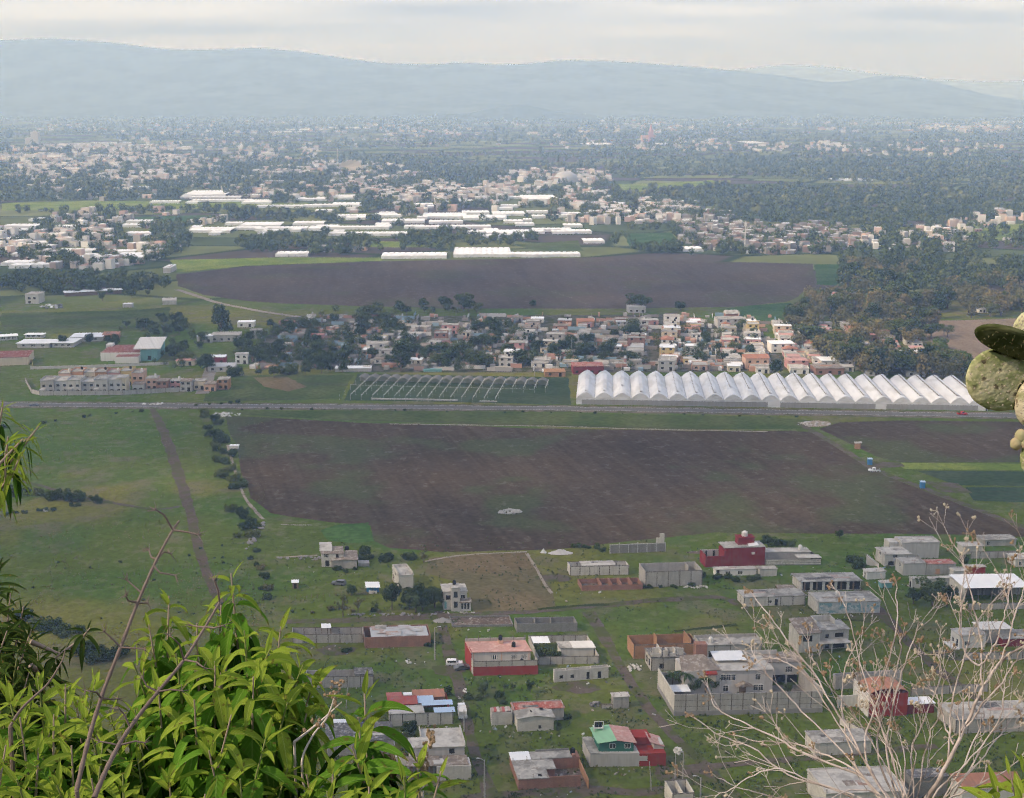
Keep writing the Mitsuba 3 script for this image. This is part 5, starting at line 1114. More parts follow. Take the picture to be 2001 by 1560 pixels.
for sname, sx0 in streets.items():
    for side in (-1, 1):
        right = sname in 'ef' or (sname == 'd' and side > 0)
        for back in (0, 1):
            y = SOUTH + 5 - sx0 * 0.04 + 3 * back
            while y < NORTH - 6:
                w_along = hr.uniform(6.5, 9.5)
                skip = (sname == 'b' and y > 850) or (sname == 'f' and side > 0 and y > 850)
                if not skip and hr.random() < ((0.96, 0.72) if right else (0.72, 0.42))[back]:
                    d_ = hr.uniform(7, 11) if not back else hr.uniform(5.5, 9); h = hr.choice([2.8, 3.1, 3.4, 5.4, 5.8], p=[.34, .3, .14, .12, .1]) if not back else hr.uniform(2.6, 3.4)
                    wall = hr.choice(WALLS_R if right else WALLS_L); roof = hr.choice(ROOFS_R if right else ROOFS_L)
                    setb = hr.uniform(4.6, 6.0) + (13.5 + hr.uniform(0, 5) if back else 0)
                    xw = sx0 + (y - SOUTH) * 0.045 + (setb if side > 0 else -setb - d_)
                    sd = 'right' if side > 0 else 'left'
                    lb = f'{WN[wall]} {"two storey " if h > 5 else ""}house with {RN[roof]}, {"back row " if back else ""}{sd} of the {BL[sname]}'
                    g = f'{WN[wall]} houses with {RN[roof]} {"behind" if back else "on"} the {BL[sname]}, {sd}'
                    small('yard_house' if back else 'village_house', lb, xw, y, d_, w_along - 0.5, h, wall, roof, group=g, wins=2, gable=hr.choice([1.1, -1.2]) if roof == 'terracotta' else 0.0,
                          parapet=0.5 if hr.random() < 0.3 and roof != 'terracotta' else 0, tankon=hr.choice([None, None, 'plastic_black', 'white']) if roof != 'terracotta' and not back else None, floors=2 if not back else 1)
                    NV += 1
                y += w_along + hr.uniform(0, 1.2 if right else 4)
# yard walls, sheds, tarps and washing between the houses, far too small and many to tell apart
V_, F_q, C_, n_ = [], [], [], 0
PAL = [(.5, .47, .43), (.62, .58, .52), (.4, .38, .35), (.72, .71, .69), (.52, .3, .22), (.3, .27, .25), (.6, .38, .28), (.3, .42, .5)]
for _ in range(1500):
    u, v = hr.uniform(470, 1600), hr.uniform(618, 726)
    if u < 470 + (726 - v) * 1.1 or (u > 1520 and v < 660): continue
    g = at(u, v); lx, ly = g @ GRID.ex, g @ GRID.ey
    if any(abs(lx - (s0 + (ly - SOUTH) * .045)) < 4.5 for s0 in streets.values()): continue
    kind_ = hr.random(); long_ = hr.uniform(4, 14); c = PAL[hr.integers(len(PAL))]
    w, d, h = (long_, .2, hr.uniform(1.8, 2.5)) if kind_ < .3 else (.2, long_, hr.uniform(1.8, 2.5)) if kind_ < .5 else (hr.uniform(1.2, 4), hr.uniform(1.2, 4), hr.uniform(1, 2.6))
    m_ = MB().box(Frame(g, GRID.ex), 0, w, 0, d, -.05, h); vv, ff = m_.mesh(); V_.append(vv); F_q.append(ff + n_); C_ += [c] * 8; n_ += 8
scene['yard_clutter'] = mikit.ply((np.vstack(V_), np.vstack(F_q)), 'far_paint', color=np.array(C_, float)); labels['yard_clutter'] = {'label': 'yard walls, little sheds and tarps between the village houses', 'category': 'clutter', 'kind': 'stuff'}
# left end of the village, among trees (pixel base, width, wall top)
for i, (u, v, wp, vt, wall, roof, lb) in enumerate([
        (472, 712, 24, 692, 'white', 'roof_pale', 'square white house beside the big round tree'), (425, 712, 30, 698, 'maroon', 'sheet_white', 'maroon house with white roof behind the big round tree'),
        (432, 727, 50, 717, 'plaster', 'sheet_grey', 'low grey row in front of the square white house'), (440, 668, 55, 655, 'block', 'roof_pale', 'grey block house on the left village slope'),
        (500, 662, 22, 645, 'block_light', 'roof_concrete', 'tall grey house right of the leafless pole'), (400, 670, 30, 657, 'plaster', 'sheet_white', 'house with white roof near the left village pole'),
        (560, 640, 30, 630, 'brick', 'roof_red', 'red brick house at the end of the pale road'), (600, 632, 25, 622, 'white', 'roof_pale', 'small white house at the village edge'),
        (480, 640, 32, 630, 'white', 'sheet_white', 'white house by the pale road'), (362, 715, 36, 705, 'cream', 'roof_pink', 'pale house left of the big round tree'),
        (620, 668, 26, 655, 'pinkish', 'roof_red', 'pink house framed by dark trees'), (735, 690, 38, 672, 'block_light', 'roof_concrete', 'long grey house in the left village trees'),
        (690, 760 - 33, 70, 720, 'plaster', 'sheet_white', 'low white roofed sheds behind the net tunnels'), (845, 727, 36, 722, 'teal', 'teal', 'turquoise wall behind the net tunnels'),
        (1150, 745 - 13, 60, 716, 'maroon', 'roof_red', 'red roofed house behind the greenhouse corner'), (1085, 737, 40, 727, 'brick_orange', 'brick_orange', 'brick wall between the net tunnels and the greenhouse'),
        (1272, 635, 30, 626, 'pinkish', 'roof_pale', 'pale pink house with long roof by the wide street'), (1145, 640, 32, 628, 'orange', 'terracotta', 'bright orange house near the long brown field'),
        (1245, 612, 34, 600, 'concrete', 'roof_pale', 'grey house under the dark tree at the field edge'), (1430, 640, 56, 624, 'plaster', 'roof_concrete', 'large grey church like building at the village top'),
        (1430, 625, 24, 613, 'brick', 'roof_pale', 'steep gabled house above the large grey building'), (1530, 690, 46, 672, 'white', 'sheet_white', 'big white hall among the orange houses'),
        (1638, 716, 66, 705, 'plaster', 'sheet_white', 'long white roofed shed behind the greenhouse'), (1622, 733, 56, 720, 'brick', 'roof_brown', 'red walled building below the long white shed'),
        (1700, 662, 22, 645, 'white', 'roof_concrete', 'white house with grey roof among the right hand trees'), (1702, 668, 24, 655, 'brick_orange', 'roof_red', 'orange wall below the white house among trees'),
        (1690, 720, 16, 706, 'red', 'roof_red', 'narrow red building by the right hand wood'), (1640, 655, 14, 648, 'white', 'roof_pale', 'little white house deep in the right hand wood'),
        (1945, 612, 30, 598, 'white', 'roof_pale', 'white house gleaming above the brown field'), (1920, 612, 14, 605, 'white', 'roof_pale', 'small white annex beside the gleaming house'),
        (1600, 700, 40, 690, 'cream', 'roof_pale', 'cream house at the right village end'), (1560, 722, 40, 705, 'pinkish', 'roof_pink', 'pink roofed house near the greenhouse'),
        (1480, 722, 46, 700, 'salmon', 'terracotta', 'two storey salmon house just behind the greenhouse'), (1660, 575, 14, 569, 'white', 'roof_pale', 'white box house beyond the wood')]):
    Fh = Frame(at(u - wp / 2, v), at(u + wp / 2, v - wp * 0.01) - at(u - wp / 2, v)); wm = np.linalg.norm((at(u + wp / 2, v) - at(u - wp / 2, v))[:2])
    small('house', lb, 0, 0, wm, min(max(wm * 0.8, 5), 12) if vt < v - 8 else 1.5 if 'wall' in lb else 7, height(u, v, vt), wall, roof, fr=Fh, wins=max(2, int(wm / 4)), floors=2, gable=2.0 if 'gabled' in lb else 1.3 if roof == 'terracotta' else 0)
# chapel in the wood
key = thing('chapel', 'small pink chapel with domed bell tower in the right hand wood', 'church')
F_ = Frame(at(1630, 610), (1, -0.05)); put(key, 'nave', MB().box(F_, 0, 9, 0, 14, 0, 6), 'pinkish'); put(key, 'nave_roof', MB().gable(F_, -0.3, 9.3, -0.3, 14.3, 6, 7.6, 'y'), 'roof_pink')
put(key, 'tower', MB().box(F_, -2.6, 1.0, -1, 2.6, 0, 10.5), 'salmon'); put(key, 'tower_top', MB().box(F_, -2.2, 0.6, -0.6, 2.2, 10.5, 13), 'white'); put(key, 'tower_cap', MB().blob(F_.p(-0.8, 0.8, 13), (1.4, 1.4, 1.6), 2, 0, 0), 'pinkish', smooth=True); put(key, 'dome', MB().blob(F_.p(6, 10, 7.2), (2.6, 2.6, 2.6), 2, 0, 0), 'white', smooth=True)
# tall mast
key = thing('radio_mast', 'very tall slim white mast standing among the far houses', 'mast')
b = at(1455, 496); H_ = height(1455, 496, 432)
put(key, 'pole', MB().tube([b, b + [0, 0, H_]], [0.62, 0.45], 8), 'white'); put(key, 'antenna', MB().box(Frame(b), -1.3, 1.3, -0.3, 0.3, H_ - 5, H_ - 2), 'white'); put(key, 'cabin', MB().box(Frame(b), 2, 5, 0, 3, 0, 2.6), 'white')

# ---- plastic tunnels and big sheds of the far plain (pixel box: left, top, right, bottom)
PT = [(745, 494, 873, 506), (886, 487, 1000, 504), (985, 498, 1135, 503.5), (603, 443, 760, 450), (640, 453, 800, 462), (690, 420, 785, 426), (745, 428, 830, 437), (838, 431, 905, 438), (905, 421, 990, 431), (850, 441, 960, 448), (920, 449, 1065, 458),
      (932, 460, 1030, 467), (1040, 448, 1118, 454), (365, 445, 450, 456), (455, 447, 508, 451), (515, 447, 600, 451), (538, 492, 602, 502), (292, 394, 350, 398), (370, 385, 470, 389), (372, 391, 492, 395.5), (500, 402, 592, 407), (610, 401, 655, 405),
      (108, 487, 180, 496), (150, 496, 200, 508), (222, 502, 282, 509), (0, 513, 56, 520), (15, 520, 56, 526), (62, 518, 96, 524), (30, 448, 65, 455), (55, 428, 82, 433), (250, 364, 290, 369), (105, 279.5, 175, 282), (172, 278.5, 258, 282), (225, 282, 310, 284.5),
      (520, 257, 590, 260), (640, 249, 720, 252), (560, 252, 640, 255), (140, 340, 350, 345), (225, 345, 270, 350), (1628, 348, 1706, 354), (600, 327, 650, 332), (1140, 279, 1200, 284), (1290, 279, 1322, 284), (1380, 220, 1416, 222), (1200, 241, 1290, 243), (1860, 246, 1900, 250),
      (1740, 240, 1790, 242), (1900, 238, 2010, 240), (1460, 276, 1500, 281), (1620, 283, 1665, 286), (1545, 243, 1580, 245), (990, 383, 1050, 389), (1140, 466, 1182, 476), (1330, 486, 1375, 492), (1375, 411, 1410, 415), (1210, 398, 1232, 402), (575, 388, 640, 393), (660, 384, 720, 390)]
pr_ = np.random.default_rng(44)
for (cx, cy, rx, ry, n) in ((850, 438, 260, 24, 34), (500, 396, 180, 14, 10), (470, 450, 130, 14, 9), (150, 470, 150, 36, 16), (1050, 400, 260, 16, 12)):
    for _ in range(n):
        u_, v_, w_ = cx + rx * pr_.uniform(-1, 1), cy + ry * pr_.uniform(-1, 1), pr_.lognormal(3.5, .45)
        PT.append((u_, v_ - min(9, w_ * .12) - 1.5, u_ + min(w_, 110), v_))


def tunnel_label(u0, v0, u1, v1, far):
    size = 'long' if u1 - u0 > 95 else 'short' if u1 - u0 < 48 else 'middling'
    if far: return f'{size} white shed roof ' + ('in the distant left town' if u0 < 400 else 'on the far plain below the hills' if v0 < 262 else 'in the distant right town' if u0 > 1100 else 'near the cream church')
    return f'{size} white plastic tunnel ' + ('among the houses at the left edge' if u0 < 110 else 'left of the yellow green field' if u0 < 300 and v0 > 470 else 'between tree rows of the far left fields' if u0 < 700 and v0 < 415 else 'in front of the left far town' if u0 < 620 else 'right of the others near the tall mast' if u0 > 1130 else 'in the upper rows beyond the brown field' if v0 < 432 else 'in the middle rows beyond the brown field' if v0 < 452 else 'in the lower rows beyond the brown field')


for i, (u0, v0, u1, v1) in enumerate(PT):
    F_, w, hh, d = locate((u0, v1), (u1, v1 - (u1 - u0) * 0.004), None, v0, h=3.6)
    far = v0 < 360
    d = max(d, 14) * (1.0 if far else 1.5)
    key = thing('plastic_tunnel', tunnel_label(u0, v0, u1, v1, far) if i > 2 else ['broad white tunnel roofs left of the gap behind the brown field', 'broad white tunnel roofs in the middle behind the brown field', 'thin white tunnel roofs right behind the brown field'][i], 'greenhouse' if not far else 'shed', None if i < 3 else tunnel_label(u0, v0, u1, v1, far) + 's')
    n = max(3, int(w / (5.5 if not far else 30))); m = MB(); x = 0
    for j in range(n):
        pr = arch(j * w / n, (j + 1) * w / n, 2.7, 0.5, 4); k = len(pr)
        yo = 0 if far else 9 * (meshkit.noise([[j * 0.22, i * 3.3, 0]])[0] - .2)
        m.add([F_.p(a, y, z) for y in (yo, d) for a, z in pr], [[q, q + 1, k + q + 1, k + q] for q in range(k - 1)])
        m.add([F_.p(a, yo, z) for a, z in pr] + [F_.p(a, yo, 0) for a, z in pr], [[k + q, k + q + 1, q + 1, q] for q in range(k - 1)])
    put(key, 'roof', m, 'plastic')
key = thing('church', 'modern cream church with fan shaped roof in the distant town', 'church')
c = at(675, 337); m = MB()
for j in range(7):
    a = math.radians(20 + j * 18); r = 34 - 3 * abs(j - 2)
    m.add([c + [-28, 0, 0], c + [-28 + 75 * math.cos(a * 0.5), 10 + j * 2, 0], c + [-28 + 62 * math.cos(a * 0.55), 10 + j * 2, r * math.sin(a * 0.75)]], [[0, 1, 2]])
put(key, 'fan_roof', m, 'cream'); put(key, 'nave', MB().box(Frame(c), -20, 32, 0, 26, 0, 8), 'cream'); put(key, 'spire', MB().tube([c + [-16, 4, 0], c + [-16, 4, 48]], [1.4, 0.5], 5), 'white')
key = thing('church', 'tall pink spired church tower in the far town', 'church'); c = at(1272, 277)
put(key, 'tower', MB().box(Frame(c), -8, 8, 0, 16, 0, 34), 'pinkish'); put(key, 'spire', MB().tube([c + [0, 8, 34], c + [0, 8, 62]], [7, 0.6], 6), 'pinkish'); put(key, 'nave', MB().box(Frame(c), -30, 20, 16, 60, 0, 20), 'salmon')
key = thing('domed_hall', 'round pale domed hall in the town above the yellow field', 'hall'); c = at(1106, 356)
put(key, 'dome', MB().blob(c + [0, 10, 4], (22, 20, 15), 3, 0, 0), 'sheet_grey', smooth=True); put(key, 'ring_wall', MB().cyl(c + [0, 10, 0], 22.5, 5, 24), 'plaster')
key = thing('tower_block', 'pale grey multi storey block in the far left town', 'building'); c = at(68, 285)
put(key, 'wall', MB().box(Frame(c), -12, 12, 0, 20, 0, 42), 'concrete'); put(key, 'side_block', MB().box(Frame(c), -30, -13, 0, 20, 0, 24), 'concrete'); put(key, 'roof_box', MB().box(Frame(c), -5, 5, 5, 12, 42, 47), 'concrete')
# ------------------------------------------------------------------ trees and bushes
def leaf_cloud(centres, radii, n, size, seed, flat=0.0):
    """n small quads spread through clumps; each quad leans outward from its clump."""
    r = np.random.default_rng(seed)
    c = np.asarray(centres, float); rad = np.asarray(radii, float)
    which = r.choice(len(c), n, p=rad[:, 0] ** 2 / (rad[:, 0] ** 2).sum())
    d = r.normal(size=(n, 3)); d /= np.linalg.norm(d, axis=1, keepdims=True)
    p = c[which] + d * rad[which] * (r.uniform(0.35, 1.0, (n, 1)) ** 0.45)
    nrm = d + r.normal(size=(n, 3)) * 0.7 + [0, 0, 0.35 + flat]; nrm /= np.linalg.norm(nrm, axis=1, keepdims=True)
    a = np.cross(nrm, r.normal(size=(n, 3))); a /= np.linalg.norm(a, axis=1, keepdims=True)
    b = np.cross(nrm, a)
    s = size * r.uniform(0.6, 1.4, (n, 1))
    v = np.stack([p + a * s, p + b * s * 0.6, p - a * s, p - b * s * 0.6], 1).reshape(-1, 3)
    return v, np.arange(n * 4).reshape(-1, 4)


def crown_clumps(kind, r):
    """Clump centres and radii of a crown one unit high with its foot at the origin."""
    if kind == 'broad':
        c = [[r.uniform(-.3, .3), r.uniform(-.3, .3), r.uniform(.4, .82)] for _ in range(15)]
        return c, [[q, q, q * .8] for q in r.uniform(.12, .23, 15)], 1300, .042
    if kind == 'round':
        c = [[0, 0, .55]] + [[.28 * math.cos(a) * k, .28 * math.sin(a) * k, z] for a, k, z in zip(r.uniform(0, 6.3, 15), r.uniform(.5, 1, 15), r.uniform(.3, .8, 15))]
        return c, [[.3, .3, .3]] + [[q, q, q] for q in r.uniform(.13, .2, 15)], 1500, .04
    if kind == 'tall':
        z = np.linspace(.25, .93, 16)
        c = [[r.uniform(-.16, .16) * (1.1 - abs(q - .55)), r.uniform(-.16, .16) * (1.1 - abs(q - .55)), q] for q in z]
        return c, [[q, q, q * 1.1] for q in r.uniform(.08, .15, 16)], 1200, .034
    if kind == 'cypress':
        z = np.linspace(.08, .95, 14)
        return [[0, 0, q] for q in z], [[.11 * (1.08 - q), .11 * (1.08 - q), .06] for q in z], 700, .03
    if kind == 'bush':
        c = [[r.uniform(-.55, .55), r.uniform(-.45, .45), r.uniform(.2, .62)] for _ in range(13)]
        return c, [[q, q, q * .85] for q in r.uniform(.2, .38, 13)], 1000, .075
    c = [[r.uniform(-.25, .25), r.uniform(-.25, .25), r.uniform(.35, .85)] for _ in range(10)]     # sparse
    return c, [[q, q, q * .7] for q in r.uniform(.1, .2, 10)], 420, .035


def tree_model(name, kind, mat, seed):
    r = np.random.default_rng(seed)
    c, rad, n, s = crown_clumps(kind, r)
    v, f = leaf_cloud(c, rad, n, s, seed + 50)
    t = MB(); top = .12 if kind == 'bush' else .5
    t.tube([[0, 0, -.04], [.012, .006, top * .5], [.0, .01, top], [.02, .0, top + .2]], [.03, .024, .018, .008] if kind != 'bush' else [.03] * 4, 6)
    if kind != 'cypress':
        for q in c[:7]: t.tube([[0, 0, top * .6], [q[0] * .5, q[1] * .5, (top * .6 + q[2]) / 2 + .02], q], [.014, .01, .004], 4)
    scene[name] = {'type': 'shapegroup', 'trunk': mikit.ply(t.mesh(), 'bark'), 'crown': mikit.ply((v, f), mat)}


MODELS = {}
for kind_, mats_ in (('broad', ('leaf_dark', 'leaf_mid', 'leaf_bright', 'leaf_olive')), ('round', ('leaf_dark', 'leaf_mid')), ('tall', ('leaf_dark', 'leaf_olive')), ('cypress', ('leaf_dark',)), ('bush', ('leaf_dark', 'leaf_mid', 'leaf_olive')), ('sparse', ('leaf_mid', 'leaf_olive'))):
    for i_, m_ in enumerate(mats_):
        for s_ in range(2):
            nm = f'model_{kind_}_{m_}_{s_}'
            tree_model(nm, kind_, m_, 11 * i_ + 5 * s_ + len(kind_)); MODELS.setdefault((kind_, m_[5:]), []).append(nm)
tr = np.random.default_rng(5)
TALLY = {}


def tree(kind, tone, g, size, label, group=None, name=None, wide=1.0):
    nm = name or {'bush': 'bush', 'cypress': 'cypress_tree', 'tall': 'tall_tree', 'sparse': 'thin_tree'}.get(kind, 'tree')
    key = thing(nm, label, 'bush' if kind == 'bush' else 'tree', group)
    w = size * wide * tr.uniform(0.88, 1.12)
    mod = MODELS[(kind, tone)][tr.integers(2)]
    scene[key] = {'type': 'instance', 'group': {'type': 'ref', 'id': mod}, 'to_world': T().translate([float(q) for q in g]).rotate([0, 0, 1], float(tr.uniform(0, 360))).scale([w, w, size])}
    return key


def tree_px(kind, tone, u, vb, vt, label, **k):
    return tree(kind, tone, at(u, vb) - [0, 0, .05], max(height(u, vb, vt), .5), label, **k)


# single trees and bushes of the near plots (pixel: x, foot, top)
for q in [('round', 'dark', 714, 1090, 1062, 'rounded dark tree right of the farmhouse', 1.0), ('sparse', 'olive', 828, 1100, 1070, 'thin spreading tree by the tan stubble plot', 1.2), ('broad', 'dark', 766, 1192, 1136, 'tall dark tree standing under the box house', .75), ('round', 'dark', 800, 1192, 1143, 'dark tree at the left of the clump before the tower house', 1.0),
          ('broad', 'dark', 826, 1193, 1143, 'dark tree in the middle of the clump before the tower house', 1.0), ('broad', 'mid', 812, 1197, 1156, 'greener tree low in the clump before the tower house', 1.2), ('round', 'dark', 850, 1188, 1141, 'dark tree leaning against the tower house', 1.0), ('round', 'dark', 687, 1164, 1140, 'small round tree left of the white roofed shelter', 1.0),
          ('sparse', 'olive', 670, 1205, 1157, 'thin grey green tree in the fenced pasture', .9), ('sparse', 'olive', 700, 1200, 1165, 'pale sparse bush tree beside the grey green one', .9), ('sparse', 'mid', 735, 1196, 1172, 'thin young tree under the tall dark tree', .8),
          ('sparse', 'mid', 985, 1352, 1330, 'bare stemmed tree left of three below the red house', 1.2), ('sparse', 'mid', 1003, 1350, 1333, 'small tree second of three below the red house', 1.2), ('broad', 'mid', 1036, 1354, 1330, 'fan shaped tree right of three below the red house', .8), ('broad', 'mid', 945, 1362, 1330, 'bushy tree beside the dirt lane', .9), ('sparse', 'mid', 1020, 1352, 1342, 'little shrub between the three small trees', 1.0),
          ('broad', 'dark', 1065, 1290, 1262, 'dark tree inside the walled plot', 1.4), ('broad', 'dark', 1088, 1288, 1270, 'lower dark tree beside the white inner roof', 1.3), ('broad', 'mid', 1822, 1184, 1130, 'big dark rounded tree left of the white roofed hall', 1.3), ('broad', 'dark', 1850, 1186, 1140, 'darkest tree against the white roofed hall', 1.1), ('broad', 'dark', 1785, 1180, 1150, 'low tree left of the big dark rounded one', 1.2),
          ('broad', 'dark', 1502, 1073, 1047, 'dark tree right behind the maroon house', 1.3), ('broad', 'dark', 1525, 1074, 1052, 'dark tree second behind the maroon house', 1.2), ('broad', 'mid', 1548, 1076, 1055, 'greyer tree third behind the maroon house', 1.2), ('broad', 'dark', 1640, 1052, 1036, 'lone small tree at the field edge', 1.2), ('round', 'dark', 1882, 1110, 1080, 'narrow dark tree under the pale green roof', .8),
          ('broad', 'dark', 1392, 1352, 1310, 'dark garden tree inside the villa walls', .9), ('broad', 'dark', 1358, 1356, 1322, 'second garden tree behind the front wall', .9), ('broad', 'mid', 1540, 1356, 1335, 'low garden plant under the villa garage', 1.0), ('cypress', 'dark', 823, 1355, 1338, 'dark shrub at the end of the orange sheet roof', 2.0),
          ('tall', 'dark', 876, 1360, 1340, 'upright dark bush by the dirt lane', 1.5), ('round', 'dark', 800, 1435, 1405, 'dark bush before the patchwork roofs', 1.2)]:
    tree_px(*q[:6], wide=q[6])
for i, (u, v0, v1, nm) in enumerate([(1338, 1356, 1306, 'tallest feathery palm behind the villa wall'), (1313, 1348, 1312, 'left feathery palm behind the villa wall'), (1378, 1358, 1318, 'right feathery palm behind the villa wall')]):
    key = thing('palm_tree', nm, 'palm'); g = at(u, v0); H_ = height(u, v0, v1); m = MB()
    put(key, 'trunk', MB().tube([g, g + [.1, 0, H_ * .4], g + [.15, 0, H_ * .8]], [.17, .14, .12], 7), 'bark')
    for j in range(36):
        a, e = tr.uniform(0, 6.28), tr.uniform(-.2, 1.25); L = tr.uniform(2.0, 3.1); p = []
        for t in np.linspace(0, 1, 6): p.append(g + [.15, 0, H_ * .8] + np.array([math.cos(a) * L * t * math.cos(e * (1 - t)), math.sin(a) * L * t * math.cos(e * (1 - t)), L * (math.sin(e) * t - .75 * t * t)]))
        p = np.array(p); s = np.array([-math.sin(a), math.cos(a), 0]) * .28
        for b0, b1, w0, w1 in zip(p[:-1], p[1:], (.4, 1, 1, .8, .5), (1, 1, .8, .5, .1)):
            for sg in (-1, 1): m.add([b0, b0 + sg * s * w0 - [0, 0, .15 * w0], b1 + sg * s * w1 - [0, 0, .15 * w1], b1], [[0, 1, 2, 3]])
    put(key, 'crown', m, 'leaf_dark')


def grove(cx, cy, rx, ry, n, kinds, lo, hi, label, group, wide=1.0):
    for _ in range(n):
        a, q = tr.uniform(0, 6.283), math.sqrt(tr.uniform(0, 1))
        u, v = cx + rx * q * math.cos(a), cy + ry * q * math.sin(a)
        kd, tn = kinds[tr.integers(len(kinds))]
        tree(kd, tn, at(u, v), tr.uniform(lo, hi), label, group, wide=wide)


def row(px, n, kinds, lo, hi, label, group, jit=2.0, wide=1.0, name=None):
    P = [at(*q) for q in px]; seg = [np.linalg.norm(b - a) for a, b in zip(P[:-1], P[1:])]; tot = sum(seg)
    for i in range(n):
        d = tot * (i + tr.uniform(0.1, .9)) / n
        for a, b, L in zip(P[:-1], P[1:], seg):
            if d <= L: break
            d -= L
        kd, tn = kinds[tr.integers(len(kinds))]
        tree(kd, tn, a + (b - a) * min(d / L, 1) + [tr.normal() * jit, tr.normal() * jit, 0], tr.uniform(lo, hi), label, group, wide=wide, name=name)


D, M, O, B_ = 'dark', 'mid', 'olive', 'bright'
# hedge along the left edge of the ploughed field, bush bands of the meadow
row([(408, 812), (420, 850), (432, 890), (445, 930), (455, 960)], 24, [('bush', D), ('bush', M), ('bush', M)], 2.2, 4.4, 'scrubby bush of the hedge left of the ploughed field', 'hedge bushes by the ploughed field', 2.2)
row([(462, 985), (475, 1010), (490, 1030), (482, 1060)], 9, [('bush', D), ('bush', M)], 2.4, 4.2, 'dark bush where the field hedge bends to the houses', 'bushes at the bend of the hedge', 1.6)
row([(490, 1075), (505, 1110), (512, 1150), (530, 1180)], 9, [('bush', D), ('bush', O), ('bush', M)], 1.4, 2.8, 'low bush on the plot line beside the pasture', 'plot line bushes', 1.2)
row([(-20, 960), (40, 965), (75, 972), (120, 976), (160, 980), (195, 982)], 17, [('bush', D), ('bush', D), ('bush', M), ('broad', D)], 2.4, 5.0, 'dark bush in the thicket at the left of the meadow', 'thicket in the left meadow', 2.0)
row([(0, 1006), (60, 1000), (110, 996), (160, 988)], 12, [('bush', M), ('bush', D)], .9, 1.8, 'small bush on the low line below the thicket', 'low bushes below the thicket', 1.0)
row([(60, 1215), (110, 1240), (150, 1250)], 8, [('bush', D), ('bush', M)], 2.4, 4.4, 'dark bush at the foot of the hillside', 'bushes at the hill foot', 2.0); row([(150, 1282), (200, 1286), (240, 1290)], 8, [('bush', D)], 2.4, 4.4, 'blackish bush under the thorny branch', 'blackish bushes behind the thorny branch', 2.0)
for _ in range(26): tree('bush', [D, M][tr.integers(2)], at(tr.uniform(20, 420), tr.uniform(1080, 1230)), tr.uniform(.35, .9), 'tiny dark bush dotted over the left meadow', 'dots of bush in the meadow')
for _ in range(7): tree('bush', D, at(tr.uniform(375, 440), tr.uniform(1020, 1150)), tr.uniform(.5, .9), 'tiny dark bush beside the long dirt track', 'tiny bushes by the track')
row([(0, 838), (60, 830), (120, 822), (190, 812), (300, 802)], 9, [('bush', D), ('bush', M)], .8, 2.2, 'small bush on the ditch line below the highway', 'ditch bushes', 1.0)
row([(380, 793), (440, 790), (470, 786)], 5, [('bush', D)], 1.2, 2.2, 'low dark bush on the highway verge', 'verge bushes', 1.0); row([(430, 800), (700, 802), (1000, 806), (1300, 810), (1560, 817)], 22, [('bush', M), ('bush', D)], .6, 1.5, 'weedy bush along the near highway ditch', 'weedy bushes of the highway ditch', .8)
row([(690, 1093), (740, 1097), (780, 1090), (820, 1092)], 9, [('bush', D), ('bush', M)], 1.6, 3.0, 'hedge bush between the farmhouse and the stubble plot', 'farmhouse hedge', 1.4); row([(640, 1113), (690, 1117)], 4, [('bush', D)], 1.2, 1.9, 'bush before the farmhouse front', 'farmhouse front bushes', .8)
row([(560, 1200), (620, 1196), (700, 1194), (760, 1198)], 7, [('bush', D), ('bush', O)], .8, 1.8, 'low bush on the pasture boundary', 'pasture boundary bushes', 1.0); row([(1250, 1150), (1300, 1148), (1372, 1146)], 7, [('bush', D)], .8, 1.7, 'weed bush at the foot of the tall hall wall', 'hall wall weeds', .6)
row([(1375, 1128), (1410, 1132), (1460, 1132), (1490, 1128)], 9, [('bush', M), ('bush', D)], 1.2, 2.4, 'green bush before the low white fronted row', 'bushes before the low row', 1.0); row([(1110, 1072), (1150, 1070), (1190, 1076)], 6, [('bush', D), ('bush', M)], 1.0, 2.0, 'bush on the field edge near the sand heap', 'field edge bushes', 1.0)
row([(905, 1360), (960, 1372), (1000, 1378)], 6, [('bush', M), ('bush', D)], 1.0, 2.2, 'bush beside the ruined shack', 'bushes by the ruined shack', 1.2); row([(1080, 1425), (1110, 1415), (1090, 1390)], 5, [('bush', M), ('bush', D)], .8, 1.6, 'weed bush at the barn corner', 'barn corner bushes', .8)
row([(1690, 1112), (1668, 1095), (1670, 1110)], 6, [('bush', M), ('bush', D)], 1.6, 3.2, 'bush left of the concrete stair', 'bushes by the stair', 1.0); row([(660, 1275), (680, 1274)], 3, [('bush', D)], 1.2, 1.8, 'black looking bush mound before the walled yard', 'black bush mound', .9); row([(830, 1262), (842, 1258)], 3, [('bush', D)], .9, 1.6, 'bush against the brick shack', 'brick shack bushes', .6)
for u, v in ((1060, 1120), (1230, 1345), (1250, 1395), (1215, 1410), (1290, 1180), (1380, 1200), (1400, 1230), (1450, 1225), (1700, 1260), (1790, 1230), (1860, 1250), (945, 1460), (1155, 1445), (1180, 1470), (1260, 1420), (1440, 1430), (1500, 1460), (1380, 1420)): tree('bush', [M, O, D][tr.integers(3)], at(u + tr.normal() * 8, v + tr.normal() * 5), tr.uniform(.3, .8), 'ankle high weed clump on the open plots', 'weed clumps of the plots')
